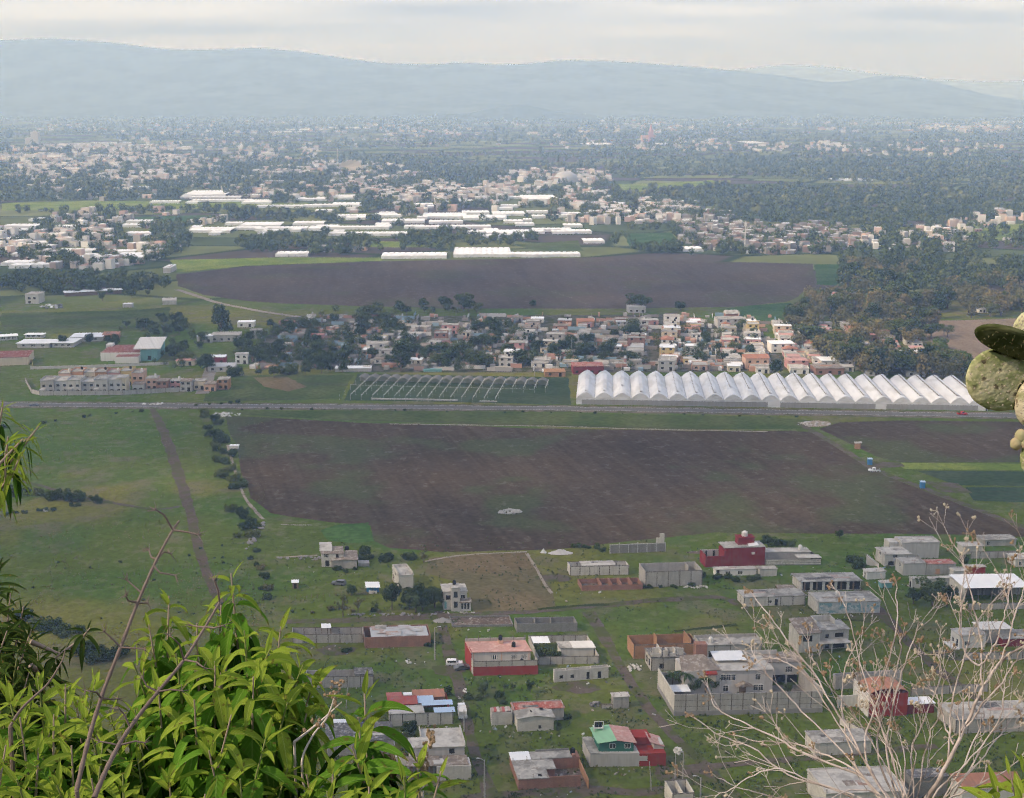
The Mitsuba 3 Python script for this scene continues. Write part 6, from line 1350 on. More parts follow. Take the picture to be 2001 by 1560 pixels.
# village trees
tree_px('round', D, 404, 725, 685, 'big round dark tree at the left village corner', wide=1.25); tree_px('tall', D, 433, 660, 597, 'tall dark feathery tree above the left village', wide=1.2); tree_px('broad', D, 1246, 606, 572, 'dark spreading tree at the edge of the long brown field', wide=1.6); tree_px('round', D, 1516, 733, 697, 'round dark tree just behind the greenhouse', wide=1.0); tree_px('round', D, 1330, 607, 586, 'dark tree left at the top of the wide street', wide=1.3)
tree_px('broad', M, 905, 606, 572, 'broad tree on the near edge of the long brown field', wide=1.5); tree_px('broad', D, 870, 604, 578, 'dark tree beside the broad one at the field edge', wide=1.4); tree_px('round', D, 1042, 600, 584, 'lone dark tree at the field edge in the middle', wide=1.2); tree_px('tall', D, 784, 726, 668, 'tall poplar like tree at the corner of the second street', wide=1.3)
VT = [(560, 660, 60, 28, 12), (650, 690, 70, 30, 22), (580, 712, 80, 14, 13), (700, 640, 110, 22, 18), (770, 690, 60, 28, 10), (900, 705, 75, 20, 20), (960, 660, 60, 30, 10), (1020, 690, 40, 26, 7), (1130, 695, 60, 20, 13), (1220, 680, 60, 40, 8), (800, 610, 140, 8, 8), (345, 680, 60, 40, 12), (300, 640, 70, 14, 10), (500, 690, 40, 24, 7)]
VP = ['left below the pale road', 'in the thick of the left village', 'behind the grey row at the left', 'along the top of the left village', 'around the second street', 'just behind the net tunnels', 'in the middle of the village', 'beside the third street', 'left above the greenhouse corner', 'left of the wide pale street', 'on the near edge of the long brown field', 'between school and village', 'by the tall feathery tree', 'at the left village slope']
for (cx, cy, rx, ry, n), pl in zip(VT, VP):
    for kd_, tn_, lo_, hi_, ad in (('broad', D, 5.5, 10, 'broad dark'), ('round', D, 5, 8.5, 'round dark'), ('broad', M, 5, 9, 'broad green')): grove(cx, cy, rx, ry, (n + 2) // 3, [(kd_, tn_)], lo_, hi_, f'{ad} tree {pl}', f'{ad} trees {pl}', 1.3)
for kd_, tn_, ad in (('broad', D, 'spreading dark'), ('cypress', D, 'slim dark'), ('round', M, 'round green')): grove(1400, 675, 95, 40, 11, [(kd_, tn_)], 4, 7, f'{ad} tree among the sunlit houses at the right', f'{ad} trees among the sunlit houses')
row([(215, 690), (220, 672), (160, 672), (120, 676)], 6, [('round', D)], 5, 8, 'dark tree in the row beside the school hall', 'school trees', 1.5); row([(440, 735), (560, 734), (680, 729)], 10, [('broad', D), ('bush', D)], 4, 7, 'dark tree on the lower edge of the village', 'lower edge trees', 2)
WT = [(1570, 650, 30, 40, 8), (1650, 690, 50, 26, 12), (1730, 725, 50, 14, 12), (1620, 600, 50, 20, 12), (1760, 650, 70, 30, 18), (1690, 610, 80, 30, 14), (1850, 610, 150, 16, 20), (1830, 730, 60, 16, 8)]
WP = ['at the right village end', 'around the white house in the wood', 'behind the greenhouse right half', 'around the pink chapel', 'left of the pale brown field', 'beyond the pink chapel', 'behind the pale brown field', 'right behind the greenhouse end']
for (cx, cy, rx, ry, n), pl in zip(WT, WP):
    for kd_, tn_, ad in (('tall', D, 'tall dark'), ('tall', O, 'tall olive'), ('broad', M, 'broad green'), ('broad', O, 'broad olive')): grove(cx, cy, rx, ry, (n + 3) // 4, [(kd_, tn_)], 9, 16, f'{ad} tree {pl}', f'{ad} trees {pl}', 1.5)
grove(1860, 700, 40, 24, 7, [('broad', B_)], 5, 8, 'light green bushy tree before the brown field', 'light green trees', 1.3); grove(1845, 655, 10, 5, 2, [('sparse', M)], 8, 9, 'small lone tree on the brown field', 'trees on the brown field', 1.3)
grove(1720, 545, 80, 18, 16, [('broad', D), ('round', D)], 10, 17, 'big blackish tree of the dark wood beyond the brown field', 'dark wood', 1.3)
grove(150, 575, 160, 16, 16, [('broad', D), ('round', D), ('broad', M)], 5, 9, 'dark tree in the belt behind the left fields', 'tree belt of the left fields', 1.2)

# far woods and scattered trees: too many to count
NOTREES = [[(345, 537), (480, 505), (740, 503), (1180, 500), (1640, 512), (1640, 575), (1540, 590), (1420, 604), (560, 596), (400, 577)], [(332, 506), (740, 503), (480, 525), (335, 535)], [(0, 585), (400, 560), (540, 610), (330, 640), (0, 652)], [(1195, 356), (1400, 348), (1400, 364), (1215, 378)], [(0, 396), (470, 390), (480, 408), (0, 414)], [(258, 423), (425, 419), (425, 432), (270, 438)],
           [(1218, 454), (1318, 453), (1322, 484), (1230, 486)], [(1000, 476), (1130, 468), (1140, 494), (1060, 497)], [(1400, 590), (1560, 585), (1560, 640), (1430, 640)], [(1780, 612), (2100, 605), (2100, 720), (1800, 690)]] + [[(a, b - 3), (c, b - 3), (c, d + (7 if (a + b) % 3 else 2)), (a, d + (7 if (a + b) % 3 else 2))] for a, b, c, d in PT if d > 355]
def inside_many(u, v):
    """Which of the pixels lie in the open fields and tunnel plots (even-odd rule)."""
    out = np.zeros(len(u), bool)
    for p in NOTREES:
        q = np.array(p, float); a, b = q, np.roll(q, -1, 0); hit = np.zeros(len(u), bool)
        for (x0, y0), (x1, y1) in zip(a, b):
            if y0 != y1: hit ^= ((y0 > v) != (y1 > v)) & (u < (x1 - x0) * (v - y0) / (y1 - y0) + x0)
        out |= hit
    return out


def inside(u, v): return bool(inside_many(np.array([u]), np.array([v]))[0])


def at_many(u, v):
    d = np.stack([(u - 1000.5) / F, 0 * u, 0 * u], -1) + FW - UP * ((v - 780) / F)[:, None]
    return EYE + d * (-CAMH / d[:, 2])[:, None]


def scatter(n, draw, keep):
    """n ground points: draw(k) gives pixels, keep(u, v, ground) says which stay."""
    got = []
    while sum(map(len, got)) < n:
        u, v = draw(4000); g = at_many(u, v); k = keep(u, v, g); got.append(np.column_stack([g, u, v])[k])
    return np.vstack(got)[:n]


def ellipse(n, cx, cy, rx, ry):
    a, q = fr_.uniform(0, 6.283, n), np.sqrt(fr_.uniform(0, 1, n))
    return cx + rx * q * np.cos(a), cy + ry * q * np.sin(a)


fr_ = np.random.default_rng(77)


def clumps_of_trees(spots, sizes, quads, leaf, seed):
    r = np.random.default_rng(seed); n = len(spots); s = np.asarray(sizes)[:, None, None]
    d = r.normal(size=(n, quads, 3)); d /= np.linalg.norm(d, axis=2, keepdims=True)
    q = d * r.uniform(.45, 1, (n, quads, 1)) * [.46, .46, .42]; q[:, :, 2] += .52
    nr = d + r.normal(size=d.shape) * .5 + [0, 0, .4]; nr /= np.linalg.norm(nr, axis=2, keepdims=True)
    a = np.cross(nr, r.normal(size=d.shape)); a /= np.linalg.norm(a, axis=2, keepdims=True); b = np.cross(nr, a)
    k = leaf * r.uniform(.6, 1.4, (n, quads, 1)); c = np.asarray(spots)[:, None, :] + q * s
    v = np.stack([c + a * k * s, c + b * k * s * .7, c - a * k * s, c - b * k * s * .7], 2).reshape(-1, 3)
    return v, np.arange(n * quads * 4).reshape(-1, 4)


zones = [(1640, 405, 420, 36, 900), (1750, 470, 290, 30, 260), (1800, 540, 240, 40, 240), (600, 425, 420, 30, 500), (170, 475, 200, 50, 560), (900, 470, 150, 18, 160), (600, 480, 140, 22, 180), (150, 560, 180, 18, 120), (1350, 470, 160, 30, 150), (480, 370, 380, 14, 260), (1000, 330, 600, 20, 420), (1700, 330, 330, 26, 420), (250, 400, 300, 22, 200), (1250, 380, 200, 20, 260), (1450, 490, 200, 12, 90), (850, 493, 120, 6, 40), (250, 345, 330, 30, 420), (700, 350, 260, 30, 420), (950, 390, 260, 25, 350), (1200, 410, 150, 26, 200), (450, 390, 300, 12, 200)]
def in_zones(zz, lo, hi):
    P, S = [], []
    for cx, cy, rx, ry, n in zz:
        u, v = ellipse(n, cx, cy, rx, ry); k = ~inside_many(u, v); P.append(at_many(u, v)[k]); S.append(fr_.uniform(lo, hi, k.sum()) * (1.15 if cx > 1500 else 1))
    return np.vstack(P), np.concatenate(S)


def mass(name, spots, sizes, quads, leaf, seed, mat, label, cat):
    put(None, name, clumps_of_trees(spots, sizes, quads, leaf, seed), mat, kind='stuff', label=label); labels[name]['category'] = cat


patchy = lambda g, sx, sy, seed: meshkit.fbm(np.column_stack([g[:, 0] / sx, g[:, 1] / sy, 0 * g[:, 0]]), 3, seed)
mass('far_woods', *in_zones(zones, 7, 13), 70, .11, 3, 'leaf_mid', 'dark far woods and tree belts beyond the long brown field', 'trees')
mass('village_greenery', *in_zones([(c_[0], c_[1], c_[2] * 1.1, c_[3] * 1.15, int(c_[4] * 2.2)) for c_ in VT] + [(1400, 675, 100, 42, 46)], 3.5, 7.5), 200, .058, 4, 'leaf_mid', 'smaller trees and bushes filling the village yards', 'trees')
mass('wood_fill', *in_zones([(c_[0], c_[1], c_[2] * 1.1, c_[3] * 1.1, int(c_[4] * 1.5)) for c_ in WT] + [(1800, 640, 200, 30, 50), (1940, 580, 90, 26, 40), (1720, 545, 90, 22, 50)], 7, 14), 200, .058, 4, 'leaf_olive', 'lesser trees filling the wood right of the village', 'trees')
w_ = scatter(9000, lambda n: (fr_.uniform(430, 2060, n), 1050 + 540 * fr_.uniform(0, 1, n) ** .8), lambda u, v, g: patchy(g, 9, 9, 6) + fr_.normal(size=len(u)) * .07 > .52)
mass('weeds', w_[:, :3], fr_.uniform(.25, .75, len(w_)), 9, .28, 12, 'leaf_mid', 'weeds and grass tufts scattered over the near plots', 'weeds')
w_ = scatter(5000, lambda n: (fr_.uniform(-60, 520, n), 800 + 500 * fr_.uniform(0, 1, n)), lambda u, v, g: patchy(g, 16, 16, 8) + fr_.normal(size=len(u)) * .06 > .53)
mass('meadow_tufts', w_[:, :3], fr_.uniform(.2, .6, len(w_)), 8, .28, 13, 'leaf_olive', 'coarse grass tufts over the left meadow', 'grass')
w_ = scatter(12000, lambda n: (fr_.uniform(-60, 2060, n), 233 + 200 * fr_.uniform(0, 1, n) ** 1.5), lambda u, v, g: (patchy(g, 420, 300, 4) + fr_.normal(size=len(u)) * .045 > .44) & ~inside_many(u, v))
mass('distant_trees', w_[:, :3], np.minimum(22, fr_.lognormal(2.05, .42, len(w_))) * (1 + np.maximum(0, (300 - w_[:, 4]) / 80)), 26, .2, 9, 'leaf_far', 'countless distant trees fading over the far plain', 'trees')

# far houses: the nearest of them one by one, the rest of the town as one mass
TOWN = [(0.62, .58, .52), (.7, .68, .64), (.75, .74, .72), (.5, .47, .44), (.52, .4, .35), (.6, .53, .45), (.4, .38, .36), (.63, .48, .41), (.72, .7, .66)]
CN = ['cream', 'pale grey', 'white', 'grey', 'brick pink', 'tan', 'dark grey', 'salmon', 'off white']


def house_mesh(g, w, d, h, ang, wall, roof):
    F_ = Frame(g, (math.cos(ang), math.sin(ang)))
    b = [F_.p(x, y, z) for z in (0, h) for x, y in ((0, 0), (w, 0), (w, d), (0, d))]
    return b + b[4:], [[0, 1, 5, 4], [1, 2, 6, 5], [2, 3, 7, 6], [3, 0, 4, 7], [8, 9, 10, 11]], [wall] * 8 + [roof] * 4


nearz = [(1500, 470, 180, 26, 64), (1380, 440, 60, 16, 12), (120, 500, 150, 26, 26), (250, 470, 120, 24, 14), (1900, 460, 110, 26, 18), (650, 485, 60, 8, 8), (1250, 410, 120, 18, 24)]
for cx, cy, rx, ry, n in nearz:
    for _ in range(n):
        a, q = fr_.uniform(0, 6.283), math.sqrt(fr_.uniform())
        u, v = cx + rx * q * math.cos(a), cy + ry * q * math.sin(a)
        if inside(u, v): continue
        i = fr_.integers(len(TOWN)); w, d, h = fr_.uniform(6, 11), fr_.uniform(6, 9), fr_.choice([3.0, 3.4, 5.6])
        where = 'around the tall mast' if cx in (1500, 1380) else 'left of the yellow green field' if cx < 700 else 'at the foot of the far right wood' if cx > 1800 else 'beyond the plastic tunnels'
        key = thing('far_house', f'{CN[i]} {"two storey" if h > 5 else "low"} far house {where}', 'house', f'{CN[i]} far houses {where}')
        F_ = Frame(at(u, v), (math.cos(-.085), math.sin(-.085)))
        wm = (['cream', 'concrete', 'white', 'plaster', 'brick', 'cream', 'block', 'salmon', 'white'])[i]
        put(key, 'wall', MB().box(F_, 0, w, 0, d, 0, h - .2), wm); put(key, 'roof', MB().box(F_, -.3, w + .3, -.3, d + .3, h - .2, h), ['roof_pale', 'roof_concrete', 'sheet_white', 'roof_pink'][fr_.choice(4, p=[.45, .25, .15, .15])])
        for j in range(2): put(key, 'window', MB().box(F_, w * (.2 + .45 * j), w * (.2 + .45 * j) + 1.6, -.06, .02, .9, 2.4), 'opening')
V, Fq, C = [], [], []; n0 = 0
tz = [(180, 330, 240, 30, 900), (330, 300, 330, 18, 420), (650, 340, 160, 20, 460), (700, 375, 260, 20, 380), (950, 385, 230, 22, 420), (1080, 350, 120, 16, 160), (1200, 415, 160, 26, 260), (120, 310, 150, 28, 380), (60, 480, 130, 50, 170), (260, 440, 200, 26, 110), (1510, 468, 190, 30, 900), (1390, 440, 70, 18, 200), (140, 490, 170, 40, 420), (1240, 412, 130, 20, 260), (1780, 475, 140, 20, 70), (1950, 440, 100, 20, 60), (800, 400, 250, 25, 200), (1350, 285, 300, 12, 260), (1750, 290, 260, 16, 110), (1000, 250, 1000, 14, 420), (1900, 250, 110, 10, 90), (700, 270, 500, 18, 170), (300, 370, 300, 25, 150)]
for cx, cy, rx, ry, n in tz:
    us, vs = ellipse(int(n * .62) if cx in (1510, 1390) else int(n * 1.15), cx, cy, rx, ry)
    ok = ~inside_many(us, vs) & (vs > 231) & (meshkit.fbm(np.column_stack([us / 38, vs / 12, 0 * us]), 2, 5) > .4)
    for u, v in zip(us[ok], vs[ok]):
        big = (fr_.random() < .1 and v < 345) or v < 262
        w, d, h = fr_.uniform(6, 13) * (2.6 if big else .7 if v > 425 else 1), fr_.uniform(6, 11) * (1.5 if big else 1), fr_.choice([3.4, 6.2, 9])
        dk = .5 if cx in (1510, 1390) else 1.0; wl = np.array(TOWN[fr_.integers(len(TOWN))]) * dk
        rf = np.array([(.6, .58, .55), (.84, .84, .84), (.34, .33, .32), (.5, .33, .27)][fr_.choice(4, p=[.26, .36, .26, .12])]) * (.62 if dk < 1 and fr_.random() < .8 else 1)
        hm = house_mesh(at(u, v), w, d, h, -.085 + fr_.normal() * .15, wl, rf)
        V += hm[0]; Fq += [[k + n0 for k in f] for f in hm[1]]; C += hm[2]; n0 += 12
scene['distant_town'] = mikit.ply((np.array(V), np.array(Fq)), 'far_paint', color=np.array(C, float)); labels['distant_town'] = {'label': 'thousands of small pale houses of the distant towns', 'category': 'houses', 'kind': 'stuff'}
# ------------------------------------------------------------------ vehicles, poles and small things
def car(name, label, u, v, yaw, col, kind='suv', cat='car', group=None):
    """A car whose middle stands at the pixel; yaw in degrees from the picture's right."""
    key = thing(name, label, cat, group)
    g = at(u, v); a = math.radians(yaw); ex = np.array([math.cos(a), math.sin(a)])
    L, Wd = (4.6, 1.8) if kind != 'truck' else (5.6, 2.1)
    F_ = Frame(g - np.array([ex[0], ex[1], 0]) * L / 2 + np.array([ex[1], -ex[0], 0]) * Wd / 2, ex)
    c = F_.ex, F_.ey

    def extr(prof, y0, y1, inset=0.0):
        n = len(prof); m = MB()
        v_ = [F_.p(x, y0 + (inset if z > 1.0 else 0), z) for x, z in prof] + [F_.p(x, y1 - (inset if z > 1.0 else 0), z) for x, z in prof]
        m.add(v_, [[i, (i + 1) % n, n + (i + 1) % n, n + i] for i in range(n)])
        cx, cz = np.mean([q[0] for q in prof]), np.mean([q[1] for q in prof])
        v2 = v_ + [F_.p(cx, y0, cz), F_.p(cx, y1, cz)]
        m.add(v2, [[i, (i + 1) % n, 2 * n] for i in range(n)] + [[n + (i + 1) % n, n + i, 2 * n + 1] for i in range(n)])
        return m
    if kind == 'suv': low, cab = [(0, .35), (4.6, .35), (4.6, .75), (4.45, .95), (3.3, 1.02), (0.05, 1.02)], [(0.1, 1.02), (3.35, 1.02), (2.75, 1.68), (0.35, 1.7)]
    elif kind == 'sedan': low, cab = [(0, .32), (4.6, .32), (4.6, .7), (4.4, .86), (3.4, .92), (0.9, .94), (0.05, .9)], [(0.75, .93), (3.45, .92), (2.75, 1.4), (1.4, 1.42)]
    elif kind == 'pickup': low, cab = [(0, .4), (4.6, .4), (4.6, .8), (4.4, 1.0), (3.5, 1.06), (0, 1.06)], [(1.7, 1.06), (3.6, 1.06), (3.0, 1.72), (1.8, 1.74)]
    else: low, cab = [(0, .5), (5.6, .5), (5.6, 1.2), (4.0, 1.25), (0, 1.25)], [(4.0, 1.25), (5.55, 1.2), (5.3, 2.2), (4.05, 2.25)]
    put(key, 'body', extr(low, 0, Wd), 'car_' + col); put(key, 'cabin', extr(cab, .08, Wd - .08, .12), 'car_' + col)
    gx = [q[0] for q in cab]; z0, z1 = cab[0][1] + .08, cab[2][1] - .1
    for y0, y1 in ((.05, .1), (Wd - .1, Wd - .05)): put(key, 'side_window', MB().box(F_, min(gx) + .35, max(gx) - .6, y0 - .02, y1 + .02, z0, z1), 'pane')
    put(key, 'windscreen', MB().slab(F_, [(max(gx) + .02, .2, z0), (max(gx) + .02, Wd - .2, z0), (cab[2][0] + .08, Wd - .3, z1 + .04), (cab[2][0] + .08, .3, z1 + .04)], .03), 'pane')
    for x in (.95, L - 1.0):
        for y in (.0, Wd - .22):
            ce = F_.p(x, y, .34); put(key, 'wheel', MB().tube([ce, ce + c[1] * .22], [.34, .34], 12), 'rubber')
    if kind == 'truck': put(key, 'load', MB().box(F_, .1, 3.7, .05, Wd - .05, 1.26, 2.3), 'white')
    if kind == 'pickup': put(key, 'bed', MB().box(F_, .15, 1.6, .12, Wd - .12, 1.061, 1.08), 'rubber')
    return key


car('parked_car', 'white pickup parked on the dirt lane left of the pink roofed house', 888, 1300, 0, 'white', 'suv'); car('truck', 'small pale truck seen end on where the lane meets the pole', 903, 1398, 97, 'white', 'truck', 'truck')
car('moving_car', 'dark car driving on the highway above the left meadow', 67, 793.5, 180, 'grey', 'sedan'); car('moving_car', 'red pickup driving on the highway near the cactus', 1880, 811, 0, 'red', 'pickup')
car('parked_car', 'white truck parked beside the blue cabin on the field track', 1708, 922, 178, 'white', 'pickup', 'truck'); car('parked_car', 'dark car with pale edge alone in the pasture', 662, 1143, 170, 'grey', 'suv')
car('parked_car', 'black car tucked beside the red house wall', 903, 1308, 20, 'grey', 'sedan')
for i, (u, v) in enumerate([(84, 601), (92, 603), (101, 602), (110, 603), (118, 602), (95, 598), (106, 599), (116, 598)]): car('yard_car', f'{["silver", "grey", "white"][i % 3]} car in the scrap yard beside the three storey house', u, v, 70 + i * 17, ['silver', 'grey', 'white'][i % 3], 'sedan', group=f'{["silver", "grey", "white"][i % 3]} scrap yard cars')
for i, (u, v, c_) in enumerate([(1306, 648, 'white'), (1303, 668, 'silver'), (1309, 690, 'white'), (1299, 704, 'grey'), (1312, 712, 'red'), (1304, 720, 'white'), (1066, 712, 'white'), (1062, 727, 'white'), (862, 668, 'silver')]):
    car('street_car', f'{c_} car parked ' + ['topmost on the wide street', 'upper middle of the wide street', 'half way down the wide street', 'low on the wide street', 'near the greenhouse on the wide street', 'lowest on the wide street', 'right of the net tunnels', 'at the street mouth by the net tunnels', 'on the second street'][i], u, v, 88, c_, 'suv')

key = 0
for u, v, top, lb in [(1700, 909, 898, 'blue cabin standing behind the white truck on the field track'), (1803, 955, 943, 'blue cabin standing alone on the field track')]:
    k = thing('portable_cabin', lb, 'cabin'); F_ = Frame(at(u, v), (1, -.1)); h = height(u, v, top)
    put(k, 'body', MB().box(F_, -.9, .9, 0, 1.8, 0, h), 'blue'); put(k, 'roof', MB().box(F_, -1, 1, -.1, 1.9, h, h + .2), 'sheet_blue'); put(k, 'door', MB().box(F_, -.5, .5, -.04, 0, .1, h - .4), 'car_blue')
k = thing('hut', 'tiny orange brick hut with tilted roof above the field track', 'hut'); F_ = Frame(at(1677, 878), (1, -.1)); put(k, 'wall', MB().box(F_, -1.3, .9, 0, 2, 0, 2.6), 'brick_orange'); put(k, 'roof', MB().slab(F_, [(-1.6, -.2, 2.6), (1.6, -.2, 2.9), (1.6, 2.2, 3.0), (-1.6, 2.2, 2.7)], .12), 'roof_pale')
k = thing('trailer', 'white box trailer at the left edge of the ploughed field', 'trailer'); F_ = Frame(at(449, 880), (1, -.08)); put(k, 'body', MB().box(F_, 0, 3.6, 0, 2, .5, 2.0), 'white'); put(k, 'roof', MB().slab(F_, [(-.3, -.2, 2.0), (4, -.2, 2.1), (4, 2.2, 2.2), (-.3, 2.2, 2.1)], .08), 'sheet_white'); put(k, 'wheel', MB().tube([F_.p(1.8, -.1, .4), F_.p(1.8, .15, .4)], [.4, .4], 10), 'rubber')
k = thing('water_trough', 'small white trough on the meadow bush line', 'trough'); F_ = Frame(at(85, 1000), (1, 0)); put(k, 'basin', MB().box(F_, 0, 1.6, 0, .9, 0, .9), 'white'); put(k, 'inside', MB().box(F_, .15, 1.45, .15, .75, .901, .92), 'opening')


def heap(label, u, v, rx, ry, h, n, size, mat, seed, cat='heap', name='stone_heap'):
    key = thing(name, label, cat); r = np.random.default_rng(seed); m = MB(); g = at(u, v)
    for _ in range(n):
        a, q = r.uniform(0, 6.28), math.sqrt(r.uniform()); s = size * r.uniform(.5, 1.4)
        m.blob(g + [rx * q * math.cos(a), ry * q * math.sin(a), h * (1 - q) * r.uniform(.5, 1) + s * .3], (s, s, s * .7), 1, int(r.integers(99)), .5)
    put(key, 'stones', m, mat, kind='stuff')


def mound(label, u, v, rx, ry, h, mat, seed, name='sand_heap', cat='heap'):
    key = thing(name, label, cat); g = at(u, v); n = 28; rr = np.linspace(0, 1, 9); V_ = []
    for r_ in rr:
        for j in range(n):
            a = 2 * math.pi * j / n; V_.append(g + [rx * r_ * math.cos(a), ry * r_ * math.sin(a), h * (1 - r_) ** 1.15])
    V_ = np.array(V_); V_[:, 2] += (meshkit.fbm(V_ * .9 + seed, 3, seed) - .5) * h * .5 * (V_[:, 2] > g[2] + .02) - .03
    f_ = [[i * n + j, (i + 1) * n + j, (i + 1) * n + (j + 1) % n, i * n + (j + 1) % n] for i in range(8) for j in range(n)]
    put(key, 'mound', (V_, np.array(f_)), mat, smooth=50)


heap('pale stone heap in the middle of the ploughed field', 996, 1001, 4.2, 2.8, .9, 60, .5, 'roof_pale', 1); heap('white rubble strewn by the highway at the hedge top', 441, 811, 7, 4, .3, 46, .5, 'white', 2, 'rubble', 'rubble_heap'); heap('rubble beside the track head below the greenhouse', 1592, 829, 9, 4, .25, 30, .5, 'concrete', 3, 'rubble', 'rubble_heap')
heap('stones at the foot of the tall hall', 1362, 1148, 4.5, 1.2, .3, 24, .3, 'block_light', 4, 'rubble', 'rubble_heap'); heap('stones lining the pasture below the dark trees', 770, 1202, 15, 1.0, .3, 42, .35, 'stone', 5, 'rubble', 'rubble_heap'); heap('pale stones on the lane beside the tower house', 895, 1198, 5, 1.0, .2, 16, .25, 'roof_pale', 6, 'rubble', 'rubble_heap')
heap('broken blocks beside the orange ruin', 1240, 1305, 2, 3.5, .4, 22, .35, 'block_light', 7, 'rubble', 'rubble_heap'); heap('dark soil pile left of the small shed', 1165, 1378, 1.6, 1.2, .6, 20, .4, 'roof_dark', 8, 'heap', 'rubble_heap'); heap('stone line along the hedge bend', 500, 1045, 1.5, 16, .4, 46, .45, 'stone', 9, 'rubble', 'rubble_heap')
heap('tumbled stones on the boundary by the farmhouse', 590, 1092, 10, 1.6, .4, 30, .4, 'stone', 10, 'rubble', 'rubble_heap'); heap('white scraps scattered along the dirt lane', 903, 1368, 1.2, 9, .1, 12, .3, 'white', 11, 'rubble', 'rubble_heap'); heap('white rubbish on the grass below the walled yard', 795, 1295, 5, 2, .1, 9, .3, 'white', 12, 'rubble', 'rubble_heap')
heap('white bits at the highway crossing of the track', 298, 790, 5, 2.5, .5, 16, .5, 'white', 13, 'rubble', 'rubble_heap')
mound('grey sand heap near the dark field wall', 1095, 1081, 4.4, 2.0, 1.5, 'concrete', 1); mound('grey gravel heap beside the lane behind the bare plot', 866, 1214, 3.4, 1.8, 1.2, 'stone', 2); mound('small white heap at the corner of the stubble plot', 1062, 1080, 1.2, 1.0, 1.5, 'white', 3); mound('earth bank left of the maroon house', 1374, 1080, 6, 1.4, .9, 'floor_dirt', 4)
# pale dry line along the top of the ploughed field
ribbon('field_edge', [(760, 829), (900, 831), (1050, 833), (1250, 839), (1380, 842), (1500, 844)], 1.3, 'dirt_pale', 0.11, 3, 0.7, 'pale dry strip along the top of the ploughed field'); ribbon('field_edge', [(445, 870), (455, 905), (465, 940), (480, 975), (500, 1000), (515, 1015)], 1.2, 'dirt_pale', 0.11, 2, 0.5, 'pale path beside the hedge'); ribbon('field_edge', [(548, 1026), (610, 1027)], 0.8, 'dirt_pale', 0.11, 2, 0.3, 'pale strip on the bright green corner')
ribbon('field_edge', [(830, 1098), (900, 1086), (960, 1082), (1030, 1079)], 1.0, 'dirt_pale', 0.11, 2, 0.4, 'pale path above the stubble plot'); ribbon('field_edge', [(1029, 1082), (1048, 1112), (1065, 1142), (1078, 1160)], 0.9, 'dirt_pale', 0.11, 2, 0.3, 'pale path right of the stubble plot'); ribbon('field_edge', [(540, 1090), (620, 1086)], 1.2, 'dirt_pale', 0.11, 2, 0.4, 'pale stony path left of the farmhouse')
ribbon('field_edge', [(985, 549), (1040, 561), (1110, 580), (1150, 597)], 1.0, 'verge_mat', 0.12, 5, 0.5, 'faint pale line across the long brown field')

# poles
wirepts = []


def pole(u, vb, vt, label, lamp=0, lean=0.0, mat='pole_concrete', r=0.14, arm=True):
    key = thing('utility_pole', label, 'pole'); g = at(u, vb); h = height(u, vb, vt); top = g + [lean, 0, h]
    put(key, 'shaft', MB().tube([g - [0, 0, .3], g + (top - g) * .5, top], [r * 1.3, r * 1.1, r * .8], 8), mat)
    if arm: put(key, 'cross_arm', MB().box(Frame(top - [0, 0, .5]), -.8, .8, -.06, .06, 0, .12), 'timber')
    if lamp:
        e = top + [lamp * 1.4, 0, .35]; put(key, 'lamp_arm', MB().tube([top - [0, 0, .3], top + [lamp * .6, 0, .2], e], [.05, .05, .04], 6), 'pole_concrete'); put(key, 'lamp_head', MB().box(Frame(e), -.35, .35, -.14, .14, -.08, .08), 'sheet_grey')
    return top


pole(850, 1290, 1227, 'pale pole standing alone left of the white pickup', 1, arm=False); pole(907, 1430, 1387, 'pole at the lane beside the pale truck', arm=False); pole(947, 1563, 1485, 'street lamp pole right of the grey two level house', -1, arm=False); pole(1268, 1488, 1545 - 100, 'leaning thin pole below the maroon wall', lean=-.5, r=.09, arm=False) if False else pole(1273, 1545, 1488, 'leaning thin pole below the maroon wall', lean=-.6, r=.09, arm=False)
a_ = pole(1319, 1522, 1459, 'left of two poles sharing a white tangle', arm=False, r=.1); b_ = pole(1334, 1524, 1468, 'right of two poles sharing a white tangle', arm=False, r=.1)
k = thing('tarp_bundle', 'ragged white bundle hanging between the tops of two poles', 'tarp'); m = MB()
for j in range(14): m.blob((a_ + b_) / 2 + [rng.normal() * .55, rng.normal() * .3, -.5 + rng.normal() * .45], (.45, .3, .28), 1, j, .6)
put(k, 'cloth', m, 'white')
pole(1368, 1570, 1519, 'pole at the bottom edge left of the dry shrub', -1, arm=False); pole(676, 1384, 1312, 'slim leaning pole behind the leaf tips', lean=1.0, r=.1, arm=False); pole(1812, 1500, 1462, 'pole among the dry twigs near the domed roof', r=.1)
pole(441, 655, 603, 'tall bare pole above the left village', r=.3, arm=False)
for i, (u, v, t, s) in enumerate([(1117, 697, 660, 'near the small white houses'), (1222, 655, 632, 'left of the wide street'), (1069, 712, 683, 'on the street by the net tunnels'), (1292, 705, 676, 'at the middle of the wide street'), (1288, 735, 700, 'at the lower end of the wide street'), (700, 680, 650, 'on the second village street'), (1482, 680, 655, 'among the orange houses'), (500, 730, 700, 'beside the square white house'), (880, 670, 645, 'at the top of the second street'), (1045, 735, 706, 'behind the net tunnels')]): pole(u, v, t, 'thin village pole ' + s, r=.13)
